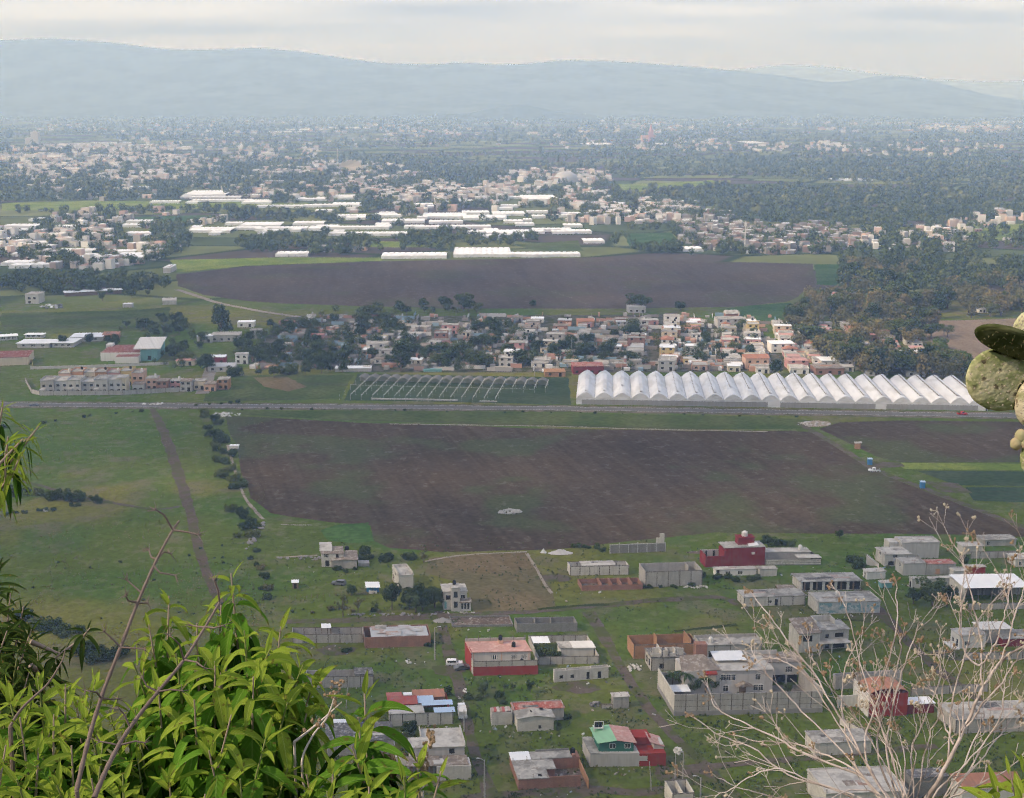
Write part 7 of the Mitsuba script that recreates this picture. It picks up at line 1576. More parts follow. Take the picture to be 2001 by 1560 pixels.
# pasture fence
key = thing('pasture_fence', 'thin post and wire fence across the pasture', 'fence'); P = [at(*q) for q in ((556, 1172), (620, 1168), (690, 1162), (716, 1163))]
for a, b in zip(P[:-1], P[1:]):
    n = 6; d = b - a
    for i in range(n): put(key, 'post', MB().tube([a + d * i / n, a + d * i / n + [0, 0, 1.2 + .2 * (i % 2)]], [.07, .05], 5), 'timber')
    for z in (.5, .9): put(key, 'wire', MB().tube([a + [0, 0, z], b + [0, 0, z]], [.015, .015], 4), 'timber')

# scraps, blocks and odds and ends lying about the near plots
lr = np.random.default_rng(61); V_, F_q, C_, n_ = [], [], [], 0
LP = [(.62, .6, .56), (.5, .48, .45), (.35, .33, .31), (.7, .69, .67), (.3, .2, .15), (.42, .36, .3), (.12, .11, .1), (.3, .38, .46)]
HS = [(640, 1110), (790, 1155), (890, 1195), (640, 1258), (775, 1268), (940, 1228), (985, 1322), (1110, 1300), (1135, 1335), (1000, 1425), (1050, 1432), (1210, 1388), (1080, 1545), (1220, 1502), (1300, 1300), (1420, 1290), (1320, 1130), (1180, 1158), (1430, 1112), (1550, 1108), (1510, 1186), (1620, 1160), (1650, 1202), (1580, 1280), (1760, 1130), (1830, 1128), (1900, 1270), (1730, 1405), (830, 1420), (860, 1528), (670, 1346), (905, 1340), (920, 1420), (1700, 1110)]
for (u, v) in HS:
    for _ in range(9):
        g = at(u + lr.normal() * 45, v + abs(lr.normal()) * 9 - 1); s_ = .1 + .3 * lr.random() ** 2
        m_ = MB().box(Frame(g, (math.cos(lr.uniform(0, 3)), math.sin(lr.uniform(0, 3)))), 0, s_ * lr.uniform(.8, 3), 0, s_, -.05, .08 + s_ * lr.uniform(.2, .8)); vv, ff = m_.mesh(); V_.append(vv); F_q.append(ff + n_); C_ += [LP[lr.integers(8)]] * 8; n_ += 8
scene['yard_litter'] = mikit.ply((np.vstack(V_), np.vstack(F_q)), 'far_paint', color=np.array(C_, float)); labels['yard_litter'] = {'label': 'scraps, blocks and odds and ends lying about the near plots', 'category': 'litter', 'kind': 'stuff'}
# ------------------------------------------------------------------ the near shrubs, thorny branches, dry shrub and cactus
def leafmat(key, base, vein, rough, trans):
    def fn(p, n, uv):
        s = dr.abs(uv.y - 0.5) * 2
        q = uv.x * 13 - s * 2.4
        side = 1 - smoothstep(0.0, 0.16, dr.abs(q - dr.floor(q) - 0.5))
        mid = 1 - smoothstep(0.03, 0.1, s)
        t = fbm(p.x * 9, p.y * 9, p.z * 9, 3)
        big = noise(p.x * 5.5, p.y * 5.5, p.z * 5.5)
        c = mix(mi.Color3f(*base) * (0.5 + 0.56 * t + 0.5 * big), vein, dr.clip(mid * 0.75 + side * 0.28, 0, 1))
        spot = smoothstep(0.68, 0.74, fbm(p.x * 70, p.y * 70, p.z * 70, 3)) + smoothstep(0.9, 0.99, uv.x + 0.12 * big)
        return mix(c, (0.16, 0.11, 0.045), dr.clip(spot, 0, 1) * 0.7)
    bump = lambda p, n, uv: -0.0016 * dr.abs(dr.sin((uv.x * 13 - dr.abs(uv.y - 0.5) * 4.8) * math.pi)) * (1 - dr.abs(uv.y - 0.5) * 1.2)
    scene[key] = {'type': 'bumpmap', 'arbitrary': {'type': 'proc', **mikit.proc(bump, 2e-3)}, 'scale': 1.0, 'bsdf': {'type': 'principledthin', 'base_color': mikit.proc(fn), 'roughness': rough, 'diff_trans': trans, 'eta': 1.75}}


leafmat('leaf_young', (0.26, 0.36, 0.045), (0.44, 0.52, 0.14), .34, .95); leafmat('leaf_fresh', (0.105, 0.235, 0.026), (0.24, 0.38, 0.09), .24, .8); leafmat('leaf_old', (0.03, 0.08, 0.012), (0.09, 0.17, 0.045), .22, .45); leafmat('leaf_dusky', (0.045, 0.08, 0.018), (0.1, 0.14, 0.04), .42, .5)  # the narrow leaved shrub has its own dull dark green
paint('twig', (0.36, 0.29, 0.25), .35, 30, dirt=(0.14, 0.1, 0.085)); paint('thorn_bark', (0.24, 0.19, 0.17), .5, 26, dirt=(0.09, 0.065, 0.06)); paint('dry_stem', (0.57, 0.505, 0.475), .8, 22, dirt=(0.13, 0.095, 0.075)); paint('seed_husk', (0.3, 0.22, 0.15), .5, 40, dirt=(0.12, 0.075, 0.05)); paint('seed_pale', (0.5, 0.44, 0.35), .5, 60); paint('green_stem', (0.2, 0.24, 0.09), .3, 20)
fg = np.random.default_rng(99)


def blade(base, d, side, L, W, droop, fold=.22, wave=0.0, seg=9):
    """A lance shaped leaf: (vertices, faces, uv). d points along the leaf, side across it; it bends down by droop."""
    d = d / np.linalg.norm(d); side = side - d * (side @ d); side /= np.linalg.norm(side)
    ts = np.linspace(0, 1, seg + 1); V_, U_ = [], []
    p = np.array(base, float); dirn = d.copy()
    for i, t in enumerate(ts):
        w = W * (math.sin(math.pi * min(1, .04 + .96 * t) ** .78) ** .85) * (1 - .25 * t) if 0 < t < 1 else W * .03
        up = np.cross(side, dirn); tw = wave * math.sin(t * 9.0)
        for s in (-1, -.5, 0, .5, 1):
            V_.append(p + side * s * w + up * (abs(s) ** 1.3 * fold * w * 1.6 + tw * w * s * s)); U_.append((t, .5 + .5 * s))
        dirn = dirn + np.array([0, 0, -1]) * droop / seg; dirn /= np.linalg.norm(dirn)
        side = side - dirn * (side @ dirn); side /= np.linalg.norm(side)
        p = p + dirn * L / seg
    f = [[i * 5 + j, i * 5 + j + 1, (i + 1) * 5 + j + 1, (i + 1) * 5 + j] for i in range(seg) for j in range(4)]
    return np.array(V_), np.array(f), np.array(U_)


class Shrub:
    def __init__(s, name, label, limit=300):
        s.key = thing(name, label, 'shrub'); s.leaves = []; s.limit = limit

    def shoot(s, u, v, dist, n=22, L=.165, span=.36, lean=(0, 0), dark=False, narrow=1.0, base=None, young=.3, hang=0.0):
        tip = near(u, v, dist); ax = np.array([lean[0], lean[1], 1.0]) + fg.normal(size=3) * .1; ax /= np.linalg.norm(ax)
        low = tip - ax * span
        ref = np.cross(ax, [.3, 1, .1]); ref /= np.linalg.norm(ref); oth = np.cross(ax, ref)
        a0 = fg.uniform(0, 6.28)
        for i in range(n):
            t = (i + .3) / n; a = a0 + i * 2.4 + fg.normal() * .2
            out = ref * math.cos(a) + oth * math.sin(a)
            el = 1.3 - (2.35 + hang * .35) * t ** (.72 - .2 * hang) + fg.normal() * .16
            d = out * math.cos(el) + ax * math.sin(el)
            size = L * 1.3 * (.3 + .7 * min(1, t * 2.1)) * fg.uniform(.82, 1.14)
            b = tip - ax * span * t + out * .006
            side = np.cross(d, ax) + fg.normal(size=3) * .22
            mat = 'leaf_dusky' if dark else 'leaf_young' if t < young else 'leaf_fresh' if t < .5 or fg.random() < .2 else 'leaf_old'
            s.leaves.append((np.linalg.norm(size), blade(b, d, side, size, size * .135 * narrow * fg.uniform(.85, 1.15), .35 + (2.4 + 1.5 * hang) * t ** (1 - .45 * hang) * fg.uniform(.6, 1.3), fold=fg.uniform(.1, .4), wave=fg.uniform(0, .12)), mat))
        put(s.key, 'stem', MB().tube([tip + ax * .012, tip - ax * span * .4, low] + ([low * .55 + base * .45 - [0, 0, .06], base] if base is not None else []), [.0022, .0036, .0052] + ([.0075, .012] if base is not None else []), 6), 'green_stem' if base is None else 'twig', smooth=True)
        return low

    def done(s):
        order = sorted(range(len(s.leaves)), key=lambda i: -s.leaves[i][0]); rest = {}
        for r, i in enumerate(order):
            (v_, f_, u_), mat = s.leaves[i][1], s.leaves[i][2]
            if r < s.limit: put(s.key, 'leaf', (v_, f_), mat, smooth=True, uv=u_)
            else: rest.setdefault(mat, []).append((v_, f_, u_))
        for mat, L_ in rest.items():
            n = np.cumsum([0] + [len(q[0]) for q in L_])
            put(s.key, 'foliage', (np.vstack([q[0] for q in L_]), np.vstack([q[1] + a for q, a in zip(L_, n)])), mat, smooth=True, uv=np.vstack([q[2] for q in L_]), kind='stuff')


def foot(u, dist): p = near(u, 1700, dist); return np.array([p[0], p[1], float(slope_z(p[0], p[1])) - .05])


bs = foot(420, 4.5)
sh = Shrub('leafy_shrub', 'big leafy shrub with drooping bright green leaves at the centre left')
for u, v, dd, n, L, le in [(452, 1128, 4.3, 24, .15, (0, 0)), (330, 1172, 4.35, 22, .15, (-.1, 0)), (548, 1232, 4.15, 26, .2, (.2, -.1)), (525, 1275, 4.0, 26, .21, (.25, -.1)), (612, 1335, 4.15, 24, .21, (.4, 0)), (600, 1390, 4.1, 20, .2, (.4, 0)), (590, 1305, 4.1, 24, .2, (.35, 0)), (432, 1190, 4.4, 22, .17, (0, 0)), (385, 1225, 4.2, 24, .17, (-.05, 0)), (478, 1240, 4.1, 24, .18, (.05, -.1)), (292, 1228, 4.3, 22, .16, (-.2, 0)),
                           (345, 1285, 4.1, 24, .18, (-.1, -.1)), (420, 1300, 4.0, 26, .19, (0, -.1)), (262, 1300, 4.25, 22, .17, (-.25, 0)), (495, 1330, 3.95, 26, .2, (.15, -.1)), (560, 1380, 4.0, 24, .2, (.25, 0)), (310, 1350, 4.05, 24, .18, (-.1, 0)), (380, 1375, 3.95, 24, .19, (0, -.1)), (450, 1405, 3.9, 24, .2, (.1, -.1)), (265, 1395, 4.1, 22, .17, (-.2, 0)),
                           (520, 1440, 3.9, 22, .19, (.2, 0)), (340, 1440, 4.0, 22, .18, (-.1, 0)), (410, 1475, 3.9, 22, .18, (0, 0)), (470, 1530, 3.85, 20, .17, (.1, 0)), (330, 1525, 3.95, 20, .17, (-.1, 0)), (560, 1510, 3.95, 18, .16, (.2, 0)), (400, 1560, 3.8, 18, .16, (0, 0)), (270, 1490, 4.1, 20, .17, (-.2, 0)), (360, 1320, 4.35, 22, .18, (0, 0)), (450, 1350, 4.3, 24, .19, (.1, 0)), (500, 1400, 4.25, 24, .2, (.15, 0)), (300, 1420, 4.35, 22, .18, (-.1, 0)), (390, 1430, 4.3, 24, .19, (0, 0)), (440, 1480, 4.2, 22, .19, (.05, 0)), (350, 1490, 4.25, 22, .18, (0, 0)), (500, 1490, 4.2, 20, .18, (.1, 0)), (300, 1560, 4.1, 20, .17, (0, 0)), (520, 1560, 4.0, 20, .16, (.1, 0))]:
    sh.shoot(u, v, dd, int(n * 1.3), L * (1.08 if v < 1450 else 1.0), .36 + .4 * (L - .15) * 4, le, base=bs if fg.random() < .55 else None, hang=1.0 if v < 1420 else .6, young=.2)
put(sh.key, 'trunk', MB().tube([bs, near(430, 1560, 4.25), near(400, 1450, 4.2), near(440, 1300, 4.25)], [.03, .022, .016, .008], 8), 'twig', smooth=True); sh.done()
bs = foot(90, 4.3); sh = Shrub('leafy_shrub', 'lower leafy shrub filling the bottom left corner')
for u, v, dd, n in [(15, 1352, 4.2, 22), (75, 1330, 4.25, 22), (128, 1345, 4.2, 22), (185, 1335, 4.3, 22), (40, 1410, 4.0, 22), (105, 1405, 4.05, 24), (165, 1400, 4.1, 22), (215, 1395, 4.2, 20), (10, 1465, 3.9, 22), (75, 1470, 3.9, 22), (140, 1465, 3.95, 22), (200, 1460, 4.0, 22), (35, 1530, 3.8, 22), (110, 1530, 3.85, 22), (180, 1530, 3.85, 22), (240, 1520, 3.9, 20), (60, 1575, 3.7, 20), (150, 1580, 3.7, 20), (-20, 1400, 4.1, 20), (-20, 1510, 3.9, 20), (60, 1380, 4.25, 22), (150, 1380, 4.3, 22), (95, 1440, 4.2, 22), (175, 1500, 4.1, 22), (20, 1500, 4.05, 22), (240, 1450, 4.3, 20), (230, 1560, 4.0, 20)]: sh.shoot(u, v, dd, n, .15, .36, (fg.normal() * .15, 0), base=bs if fg.random() < .5 else None)
sh.done()
bs = foot(700, 4.0); sh = Shrub('leafy_shrub', 'leafy shoots rising in the bottom middle beside the grey two level house')
for u, v, dd, n, L, le in [(712, 1352, 3.9, 14, .17, (0, 0)), (700, 1410, 3.85, 18, .18, (-.05, -.1)), (690, 1465, 3.8, 18, .16, (-.05, 0)), (650, 1500, 3.8, 20, .16, (-.1, 0)), (600, 1520, 3.9, 18, .16, (-.1, 0)), (720, 1525, 3.75, 20, .15, (0, 0)), (815, 1488, 3.8, 20, .14, (.1, 0)), (790, 1525, 3.75, 20, .15, (0, 0)), (860, 1515, 3.75, 14, .14, (.3, 0)), (640, 1555, 3.7, 18, .16, (-.1, 0)), (700, 1570, 3.7, 18, .16, (0, 0)), (770, 1575, 3.7, 18, .15, (0, 0)), (585, 1570, 3.8, 16, .16, (-.1, 0))]: sh.shoot(u, v, dd, n, L, .26, le, base=bs if fg.random() < .6 else None, young=.2)
sh.done()
bs = foot(1990, 4.2); sh = Shrub('leafy_shrub', 'pale green leaf tuft in the bottom right corner')
for u, v, dd, n in [(1975, 1515, 4.0, 13), (2005, 1500, 4.1, 14), (1950, 1545, 3.95, 12), (2000, 1560, 3.9, 14)]: sh.shoot(u, v, dd, n, .16, .22, (-.2, 0), base=bs, young=.5)
sh.done()
bs = foot(-60, 6.0); sh = Shrub('dark_shrub', 'dark narrow leaved shrub at the left edge')
for u, v, dd in [(0, 1105, 5.8), (20, 1165, 5.7), (-10, 1190, 5.6), (45, 1190, 5.7), (15, 1230, 5.5), (60, 1235, 5.6), (-15, 1260, 5.4), (35, 1275, 5.5), (75, 1280, 5.6), (0, 1310, 5.4), (55, 1320, 5.5), (85, 1310, 5.7), (20, 1345, 5.3), (-10, 1140, 5.7)]: sh.shoot(u, v, dd, 24, .15, .34, (.25, 0), dark=True, narrow=.75, base=bs if fg.random() < .5 else None)
for u, v in ((172, 1232), (118, 1278)): sh.shoot(u, v, 5.6, 12, .1, .05, (.9, 0), dark=True, narrow=.7, base=near(60, v + 22, 5.6))
sh.done()
sh = Shrub('light_twig', 'thin leafy twig reaching in at the upper left edge')
for u, v, dd, n, le in [(72, 838, 4.8, 14, (.9, 0)), (48, 862, 4.8, 10, (.6, 0)), (38, 895, 4.7, 14, (.6, 0)), (10, 905, 4.7, 10, (.1, 0)), (5, 795, 4.9, 12, (.3, 0)), (15, 860, 4.8, 8, (.3, 0)), (-5, 930, 4.7, 8, (.1, 0))]: sh.shoot(u, v, dd, n, .095, .07, le, narrow=.62, base=near(-60, v + 45, dd + .1), young=.7)
put(sh.key, 'branch', MB().tube([near(-60, 960, 4.8), near(0, 905, 4.8), near(45, 858, 4.8)], [.008, .006, .003], 6), 'twig', smooth=True); sh.done()


# thorny bare branches
def smooth_line(px, dist, k=40):
    from scipy.interpolate import PchipInterpolator
    t = np.arange(len(px)); P = np.array([near(u, v, d) for (u, v), d in zip(px, dist)]); tt = np.linspace(0, len(px) - 1, k)
    return np.stack([PchipInterpolator(t, P[:, j])(tt) for j in range(3)], -1)


def thorny(label, px, d0, d1, r0, r1, nodes):
    key = thing('thorny_branch', label, 'branch'); dist = np.linspace(d0, d1, len(px))
    L = smooth_line(px, dist, 60); rad = np.linspace(r0, r1, 60) * (1 + .12 * np.sin(np.arange(60) * 1.9))
    put(key, 'stem', MB().tube(L, rad, 9), 'thorn_bark', smooth=True)
    px_l = np.array([pxl(q) for q in L])
    for (u, v), tips in nodes:
        i = int(np.argmin(np.hypot(px_l[:, 0] - u, px_l[:, 1] - v))); p = L[i]; dd = np.linalg.norm(p - EYE)
        for tu, tv in tips:
            e = near(tu, tv, dd + fg.normal() * .05); mid = (p + e) / 2 + fg.normal(size=3) * .006
            k = put(key, 'spur', MB().tube([p, mid, e], [r1 * .55 + .0012, .0023, .0018], 6), 'thorn_bark', smooth=True); m = MB(); d = (e - p) / np.linalg.norm(e - p)
            for _ in range(5):
                q = fg.normal(size=3); q = q - d * (q @ d) * .6; q /= np.linalg.norm(q); m.tube([e - d * .004, e + (q + d * .5) * .022], [.0016, .0003], 5)
            scene[k + '__thorn'] = mikit.ply(m.mesh(), 'thorn_bark')
    return key, L


ft = foot(170, 3.7)
k, L_ = thorny('long bare thorny branch rising from the leaves, the upright one', [(150, 1545), (172, 1450), (197, 1366), (237, 1262), (268, 1181), (301, 1105), (325, 1058), (350, 1018)], 3.6, 3.75, .0062, .0031,
       [((338, 1036), [(303, 995), (388, 1045)]), ((308, 1090), [(290, 1072), (335, 1082)]), ((301, 1108), [(345, 1125)]), ((276, 1160), [(246, 1132)]), ((268, 1181), [(244, 1162), (290, 1178)]), ((238, 1262), [(202, 1233), (284, 1268)]), ((197, 1364), [(166, 1349), (231, 1366)])])
put(k, 'stem', MB().tube([ft, L_[0] * .6 + ft * .4, L_[0]], [.01, .008, .0056], 8), 'thorn_bark')
k, L_ = thorny('bare thorny branch slanting right across the leaves', [(184, 1560), (205, 1510), (231, 1458), (270, 1400), (307, 1354), (360, 1289), (395, 1235), (429, 1177)], 3.45, 3.7, .0066, .0032,
       [((427, 1180), [(418, 1132)]), ((396, 1222), [(373, 1222), (438, 1222)]), ((358, 1287), [(331, 1241), (400, 1306)]), ((313, 1352), [(277, 1323), (357, 1350)]), ((250, 1420), [(231, 1383)]), ((232, 1456), [(192, 1449), (285, 1452)])])
put(k, 'stem', MB().tube([ft + [.1, 0, 0], L_[0] * .6 + ft * .4, L_[0]], [.01, .008, .006], 8), 'thorn_bark')
k = thing('bare_twig', 'short bare twig curving up at the left between the shrubs', 'twig'); L_ = smooth_line([(20, 1420), (40, 1388), (66, 1362), (92, 1338), (112, 1308), (124, 1285), (127, 1268)], [4.0] * 7); put(k, 'stem', MB().tube(L_, np.linspace(.0045, .0016, 40), 7), 'thorn_bark', smooth=True); put(k, 'lower_stem', MB().tube([foot(0, 4.1), L_[0]], [.011, .006], 7), 'thorn_bark')

# dry shrub on the right: long straw coloured stems, forked twigs, seed heads
key = thing('dry_shrub', 'dry leafless shrub of straw coloured stems with seed heads at the right', 'shrub')
root = foot(1790, 4.3); NS = [0, 0]


def seed_head(p, d, n, spread, pale):
    m = MB()
    for _ in range(n):
        q = d + fg.normal(size=3) * .8; q /= np.linalg.norm(q); e = p + q * spread * fg.uniform(.35, 1.1)
        m.tube([p, e], [.0011, .0009], 4); m.blob(e, np.array([.0031, .0031, .0038]) * fg.uniform(.6, 1.35), 1, int(fg.integers(99)), .35)
    if NS[1] < 280: put(key, 'seed_head', m, 'seed_pale' if pale else 'seed_husk'); NS[1] += 1


def stalk(px, d0, d1, r0, r1, twigs=3, head=True, depth=0, name='stem'):
    P = smooth_line(px, np.linspace(d0, d1, len(px)), 26); P += np.cumsum(fg.normal(size=P.shape), 0) * .0026
    put(key, name, MB().tube(P, np.linspace(r0, r1, 26) * .72 * (1 + .1 * np.sin(np.arange(26) * 2.3)), 7), 'dry_stem', smooth=True); NS[0] += 1
    dv = P[-1] - P[-4]; dv /= np.linalg.norm(dv)
    if head: seed_head(P[-1], dv, int(fg.integers(4, 11)), .02 + .016 * fg.random(), fg.random() < .3)
    for j in range(twigs):
        i = int(fg.uniform(.3, .95) * 25); p = P[i]; t = P[min(i + 1, 25)] - P[i - 1]; t /= np.linalg.norm(t)
        a = fg.choice([-1, 1]) * fg.uniform(.45, .95); v = np.array([t[0] * math.cos(a) - t[2] * math.sin(a), t[1] + fg.normal() * .25, t[0] * math.sin(a) + t[2] * math.cos(a)])
        L = fg.uniform(.035, .15) * (1 if depth == 0 else .6); e = p + v * L + [0, 0, L * .22]; mid = (p + e) / 2 + v * 0 + fg.normal(size=3) * .005 - [0, 0, .006]
        rr = np.interp(i, [0, 25], [r0, r1]) * .4
        put(key, 'twig', MB().tube([p, mid, e], [rr, rr * .75, max(rr * .5, .0009)], 6), 'dry_stem', smooth=True); q = (e - mid) / np.linalg.norm(e - mid)
        if fg.random() < .5: seed_head(e, q, int(fg.integers(2, 8)), .016 + .014 * fg.random(), fg.random() < .5)
        if depth == 0 and fg.random() < .7:
            for sg in (-1, 1):
                v2 = q + np.array([-q[2], 0, q[0]]) * sg * fg.uniform(.4, .8); e2 = mid + (e - mid) * .5 + v2 / np.linalg.norm(v2) * L * .4
                put(key, 'twig', MB().tube([mid + (e - mid) * .5, e2], [rr * .55, .0009], 5), 'dry_stem')
                if fg.random() < .35: seed_head(e2, v2 / np.linalg.norm(v2), int(fg.integers(2, 5)), .012, fg.random() < .6)
    return P


P = stalk([(1770, 1600), (1821, 1541), (1851, 1488), (1888, 1419), (1918, 1359), (1946, 1308), (2010, 1262)], 4.1, 4.2, .0095, .0052, 5, False)
put(key, 'stem', MB().tube([root, root * .5 + P[0] * .5, P[0]], [.011, .009, .006], 8), 'dry_stem')
for px in [[(1918, 1359), (1913, 1292), (1902, 1200), (1890, 1110), (1872, 1066)], [(1916, 1300), (1890, 1270), (1880, 1220), (1888, 1140), (1886, 1086)], [(1916, 1300), (1945, 1260), (1975, 1200), (1990, 1110)], [(1946, 1308), (1975, 1240), (1996, 1150), (2010, 1080)], [(1864, 1455), (1835, 1400), (1812, 1352), (1803, 1338)],
           [(1888, 1419), (1930, 1360), (1985, 1290), (2005, 1240)], [(1851, 1488), (1860, 1380), (1880, 1290), (1905, 1220), (1960, 1150)]]: stalk(px, 4.14, 4.2, .0042, .0018, 7)
for px, r in [([(1760, 1600), (1700, 1500), (1640, 1390), (1600, 1312), (1530, 1230), (1490, 1180), (1470, 1148)], .0048), ([(1745, 1600), (1640, 1552), (1540, 1520), (1470, 1470), (1400, 1440), (1345, 1412)], .0046), ([(1740, 1590), (1690, 1530), (1600, 1490), (1540, 1455), (1480, 1425), (1425, 1400), (1405, 1372)], .006),
              ([(1735, 1580), (1660, 1490), (1580, 1450), (1500, 1440), (1440, 1432)], .0046), ([(1770, 1600), (1690, 1470), (1722, 1360), (1752, 1240), (1756, 1170), (1748, 1130)], .0052), ([(1765, 1600), (1660, 1480), (1640, 1380), (1645, 1300), (1660, 1240)], .0044), ([(1780, 1600), (1740, 1480), (1770, 1330), (1800, 1240), (1810, 1222)], .0046),
              ([(1775, 1600), (1710, 1460), (1745, 1340), (1768, 1256), (1770, 1262 - 20)], .0046), ([(1785, 1600), (1780, 1480), (1800, 1400), (1835, 1300), (1825, 1270)], .0036), ([(1800, 1600), (1860, 1530), (1930, 1480), (2005, 1400)], .0046), ([(1810, 1600), (1880, 1545), (1950, 1500), (2010, 1460)], .005),
              ([(1755, 1600), (1620, 1530), (1520, 1500), (1440, 1530), (1385, 1560)], .0036), ([(1750, 1600), (1610, 1420), (1540, 1350), (1500, 1300), (1478, 1262)], .0038), ([(1760, 1600), (1650, 1430), (1570, 1330), (1520, 1300), (1475, 1306)], .0036), ([(1770, 1600), (1730, 1450), (1690, 1330), (1655, 1200), (1640, 1175)], .0034),
              ([(1790, 1600), (1820, 1450), (1850, 1380), (1842, 1310)], .0034), ([(1800, 1600), (1900, 1500), (1960, 1380), (1985, 1320)], .0036), ([(1762, 1600), (1680, 1540), (1600, 1560), (1530, 1545)], .0036), ([(1780, 1600), (1750, 1500), (1715, 1420), (1705, 1360), (1725, 1300)], .0034), ([(1740, 1600), (1560, 1560), (1480, 1540), (1400, 1500)], .0036),
              ([(1820, 1600), (1905, 1450), (1925, 1380), (1960, 1340)], .0034), ([(1830, 1600), (1950, 1440), (1990, 1400)], .0034), ([(1770, 1600), (1680, 1400), (1610, 1310), (1585, 1250)], .0034)]: stalk(px, 4.1 + fg.normal() * .06, 4.15 + fg.normal() * .15, r, .0017, 6)
for _ in range(5):
    u1 = fg.uniform(1500, 1990); v1 = fg.uniform(1230, 1500); um = 1780 + (u1 - 1780) * .5 + fg.normal() * 25
    stalk([(1775 + fg.normal() * 15, 1600), (um, 1600 + (v1 - 1600) * .55), (u1, v1)], 4.1 + fg.normal() * .08, 4.15 + fg.normal() * .2, .003, .0014, 3)
# dry stalks near the middle shoots
for lb, px in [('dry brown stalk right of the middle leaf shoots', [(822, 1600), (830, 1500), (838, 1450), (843, 1428)]), ('crooked dry twig left of the middle leaf shoots', [(600, 1560), (590, 1490), (610, 1440), (640, 1400), (655, 1352)]), ('pale broken twig beside the drooping leaves', [(575, 1450), (620, 1415), (668, 1372)])]:
    k = thing('dry_stalk', lb, 'twig'); P = smooth_line(px, [3.95] * len(px), 30); put(k, 'stem', MB().tube(P, np.linspace(.0042, .002, 30), 6), 'dry_stem', smooth=True); m = MB()
    if px[-1][1] > 1360:
        for i in range(46 if 'brown' in lb else 10):
            q = P[int(fg.uniform(8, 29))] + fg.normal(size=3) * .006; m.blob(q, (.005, .004, .007), 1, i, .5)
    else:
        for i in range(26): m.blob(P[-1] + fg.normal(size=3) * .018, (.0045, .0045, .0045), 1, i, .4)
    put(k, 'husks', m, 'seed_husk', kind='stuff'); put(k, 'lower_stem', MB().tube([foot(px[0][0], 4.2), P[0]], [.007, .0042], 6), 'dry_stem')
k = thing('dead_leaf_cluster', 'bundle of curled dead brown leaves under the middle shoots', 'leaves'); v_, f_, n_ = [], [], 0
for i in range(120):
    b = near(745 + fg.normal() * 20, 1492 + fg.normal() * 14, 3.95 + fg.normal() * .03); q = blade(b, fg.normal(size=3) + [0, 0, -.6], fg.normal(size=3), .035 * fg.uniform(.6, 1.5), .004, 2.0, .8); v_.append(q[0]); f_.append(q[1] + n_); n_ += len(q[0])
put(k, 'leaves', (np.vstack(v_), np.vstack(f_)), 'seed_husk', kind='stuff'); put(k, 'stem', MB().tube([foot(745, 4.1), near(745, 1500, 3.96)], [.006, .003], 6), 'dry_stem')


# prickly pear
def cactus_fn(p, n, uv):
    a = fbm(p.x * 22, p.y * 22, p.z * 22, 4); b = fbm(p.x * 75, p.y * 75, p.z * 75, 3)
    c = mix((0.24, 0.27, 0.12), (0.5, 0.48, 0.3), smoothstep(.38, .68, a))
    c = mix(c, (0.6, 0.54, 0.38), smoothstep(.56, .72, b) * .55)
    return mix(c, (0.10, 0.075, 0.05), smoothstep(.62, .74, fbm(p.x * 34 + 5, p.y * 34, p.z * 34, 4)) * .85)


scene['cactus_shaded'] = {'type': 'twosided', 'bsdf': {'type': 'diffuse', 'reflectance': mikit.proc(lambda p, n, uv: mix((0.06, 0.075, 0.03), (0.12, 0.13, 0.065), smoothstep(.4, .7, fbm(p.x * 25, p.y * 25, p.z * 25, 4))))}}  # darker pad colour: the shade of the underside is put into it
scene['cactus_skin'] = {'type': 'bumpmap', 'arbitrary': mikit.proc(lambda p, n, uv: .0035 * fbm(p.x * 110, p.y * 110, p.z * 110, 3), 1e-3), 'scale': 1.0, 'bsdf': {'type': 'twosided', 'bsdf': {'type': 'diffuse', 'reflectance': mikit.proc(cactus_fn)}}}
scene['cactus_old'] = {'type': 'bumpmap', 'arbitrary': mikit.proc(lambda p, n, uv: .004 * fbm(p.x * 80, p.y * 80, p.z * 130, 3), 1e-3), 'scale': 1.0, 'bsdf': {'type': 'twosided', 'bsdf': {'type': 'diffuse', 'reflectance': mikit.proc(lambda p, n, uv: mix(mix((.27, .28, .15), (.56, .51, .38), smoothstep(.35, .6, fbm(p.x * 20, p.y * 20, p.z * 20, 4))), (.14, .1, .07), smoothstep(.58, .7, fbm(p.x * 45 + 3, p.y * 45, p.z * 45, 4)) * .8))}}}; paint('cactus_fruit', (.34, .33, .19), .6, 30, dirt=(.42, .26, .2))
key = thing('prickly_pear', 'prickly pear cactus with spotted pads reaching in from the right edge', 'cactus')


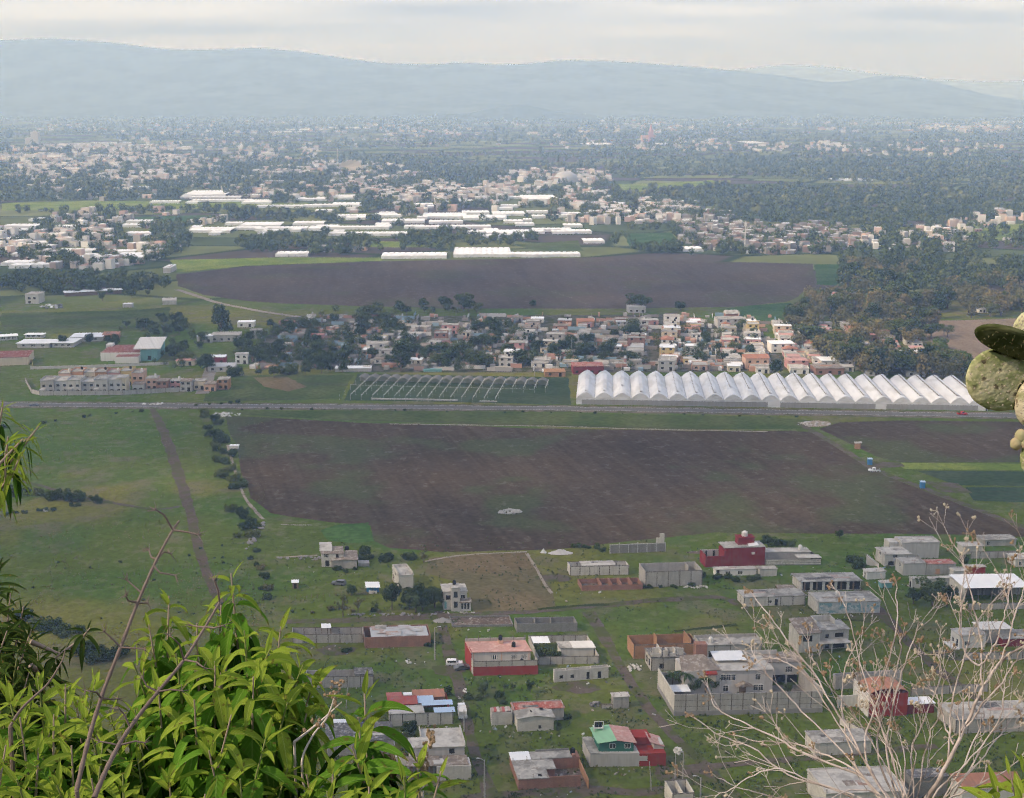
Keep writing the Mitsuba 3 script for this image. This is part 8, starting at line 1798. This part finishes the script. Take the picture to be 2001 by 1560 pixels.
def pad(c, up, nrm, ru, rw, th, seed, mat='cactus_skin'):
    up = np.asarray(up, float); up /= np.linalg.norm(up); nrm = np.asarray(nrm, float); nrm = nrm - up * (nrm @ up); nrm /= np.linalg.norm(nrm); sd = np.cross(up, nrm)
    m = trimesh.creation.icosphere(subdivisions=4); q = m.vertices
    rad = 1 + .03 * (meshkit.fbm(q * 2.3 + seed, 3, seed) - .5)[:, None] * 2
    w = rw * (1 - .12 * q[:, 1:2]); loc = np.hstack([q[:, :1] * w, q[:, 1:2] * ru, np.sign(q[:, 2:]) * np.abs(q[:, 2:]) ** .8 * th]) * rad
    loc += (meshkit.fbm(q * 9 + seed, 3, seed + 3)[:, None] - .5) * .005 * q
    v = c + loc[:, :1] * sd + loc[:, 1:2] * up + loc[:, 2:] * nrm
    k = put(key, 'pad', (v, m.faces), mat, smooth=True); r = np.random.default_rng(seed); sp, ar = MB(), MB()
    gq = np.array([[a + .5 * (j % 2) * .26, b] for j, b in enumerate(np.arange(-.9, .95, .22)) for a in np.arange(-.9, .95, .26)]); gq = gq[(gq ** 2).sum(1) < .88] + r.normal(size=((gq ** 2).sum(1) < .88).sum() * 2).reshape(-1, 2) * .025
    pick = [int(np.argmin(((q - [a, b, sg * math.sqrt(max(0, 1 - a * a - b * b))]) ** 2).sum(1))) for a, b in gq for sg in (-1, 1)]
    for i in pick:
        o = v[i] - c; o = sd * q[i, 0] * .5 + up * q[i, 1] * .5 + nrm * q[i, 2] * 2; o /= np.linalg.norm(o); ar.blob(v[i], .003, 1, int(i) % 50, .3)
        for _ in range(2):
            e = o + r.normal(size=3) * .5; sp.tube([v[i], v[i] + e / np.linalg.norm(e) * r.uniform(.005, .012)], [.0006, .0002], 3, False)
    scene[k + '__areole'] = mikit.ply(ar.mesh(), 'cactus_shaded' if mat == 'cactus_shaded' else 'seed_pale'); labels[k + '__areole'] = {'kind': 'stuff'}; scene[k + '__spine'] = mikit.ply(sp.mesh(), 'seed_husk'); labels[k + '__spine'] = {'kind': 'stuff'}


D5 = 4.9
pad(near(1958, 745, D5), (.75, .1, -.28), (-.35, -1, .25), .135, .105, .024, 1); pad(near(1985, 672, D5 - .08), (1, .15, -.42), (.3, -.5, -.85), .155, .07, .02, 2, 'cactus_shaded'); pad(near(2000, 642, D5 + .05), (.2, 0, 1), (-.3, -1, .1), .06, .035, .018, 3)
pad(near(2034, 788, D5 + .02), (-.15, 0, 1), (-.4, -1, .2), .1, .085, .035, 4, 'cactus_old'); pad(near(2030, 893, D5), (-.1, 0, 1), (-.4, -1, .2), .075, .06, .022, 5); pad(near(2085, 1000, D5), (0, 0, 1), (-.4, -1, .2), .2, .12, .05, 6, 'cactus_old')
for u, v, r in ((1996, 853, .022), (1986, 867, .02), (2006, 866, .02)): put(key, 'fruit', MB().blob(near(u, v, D5 - .03), (r, r, r * 1.15), 3, int(u), .06), 'cactus_fruit', smooth=True)
g = near(2110, 1300, D5); put(key, 'trunk', MB().tube([np.array([g[0], g[1], float(slope_z(g[0], g[1])) - .1]), near(2105, 1250, D5), near(2085, 1110, D5)], [.12, .1, .07], 10), 'cactus_old', smooth=True)
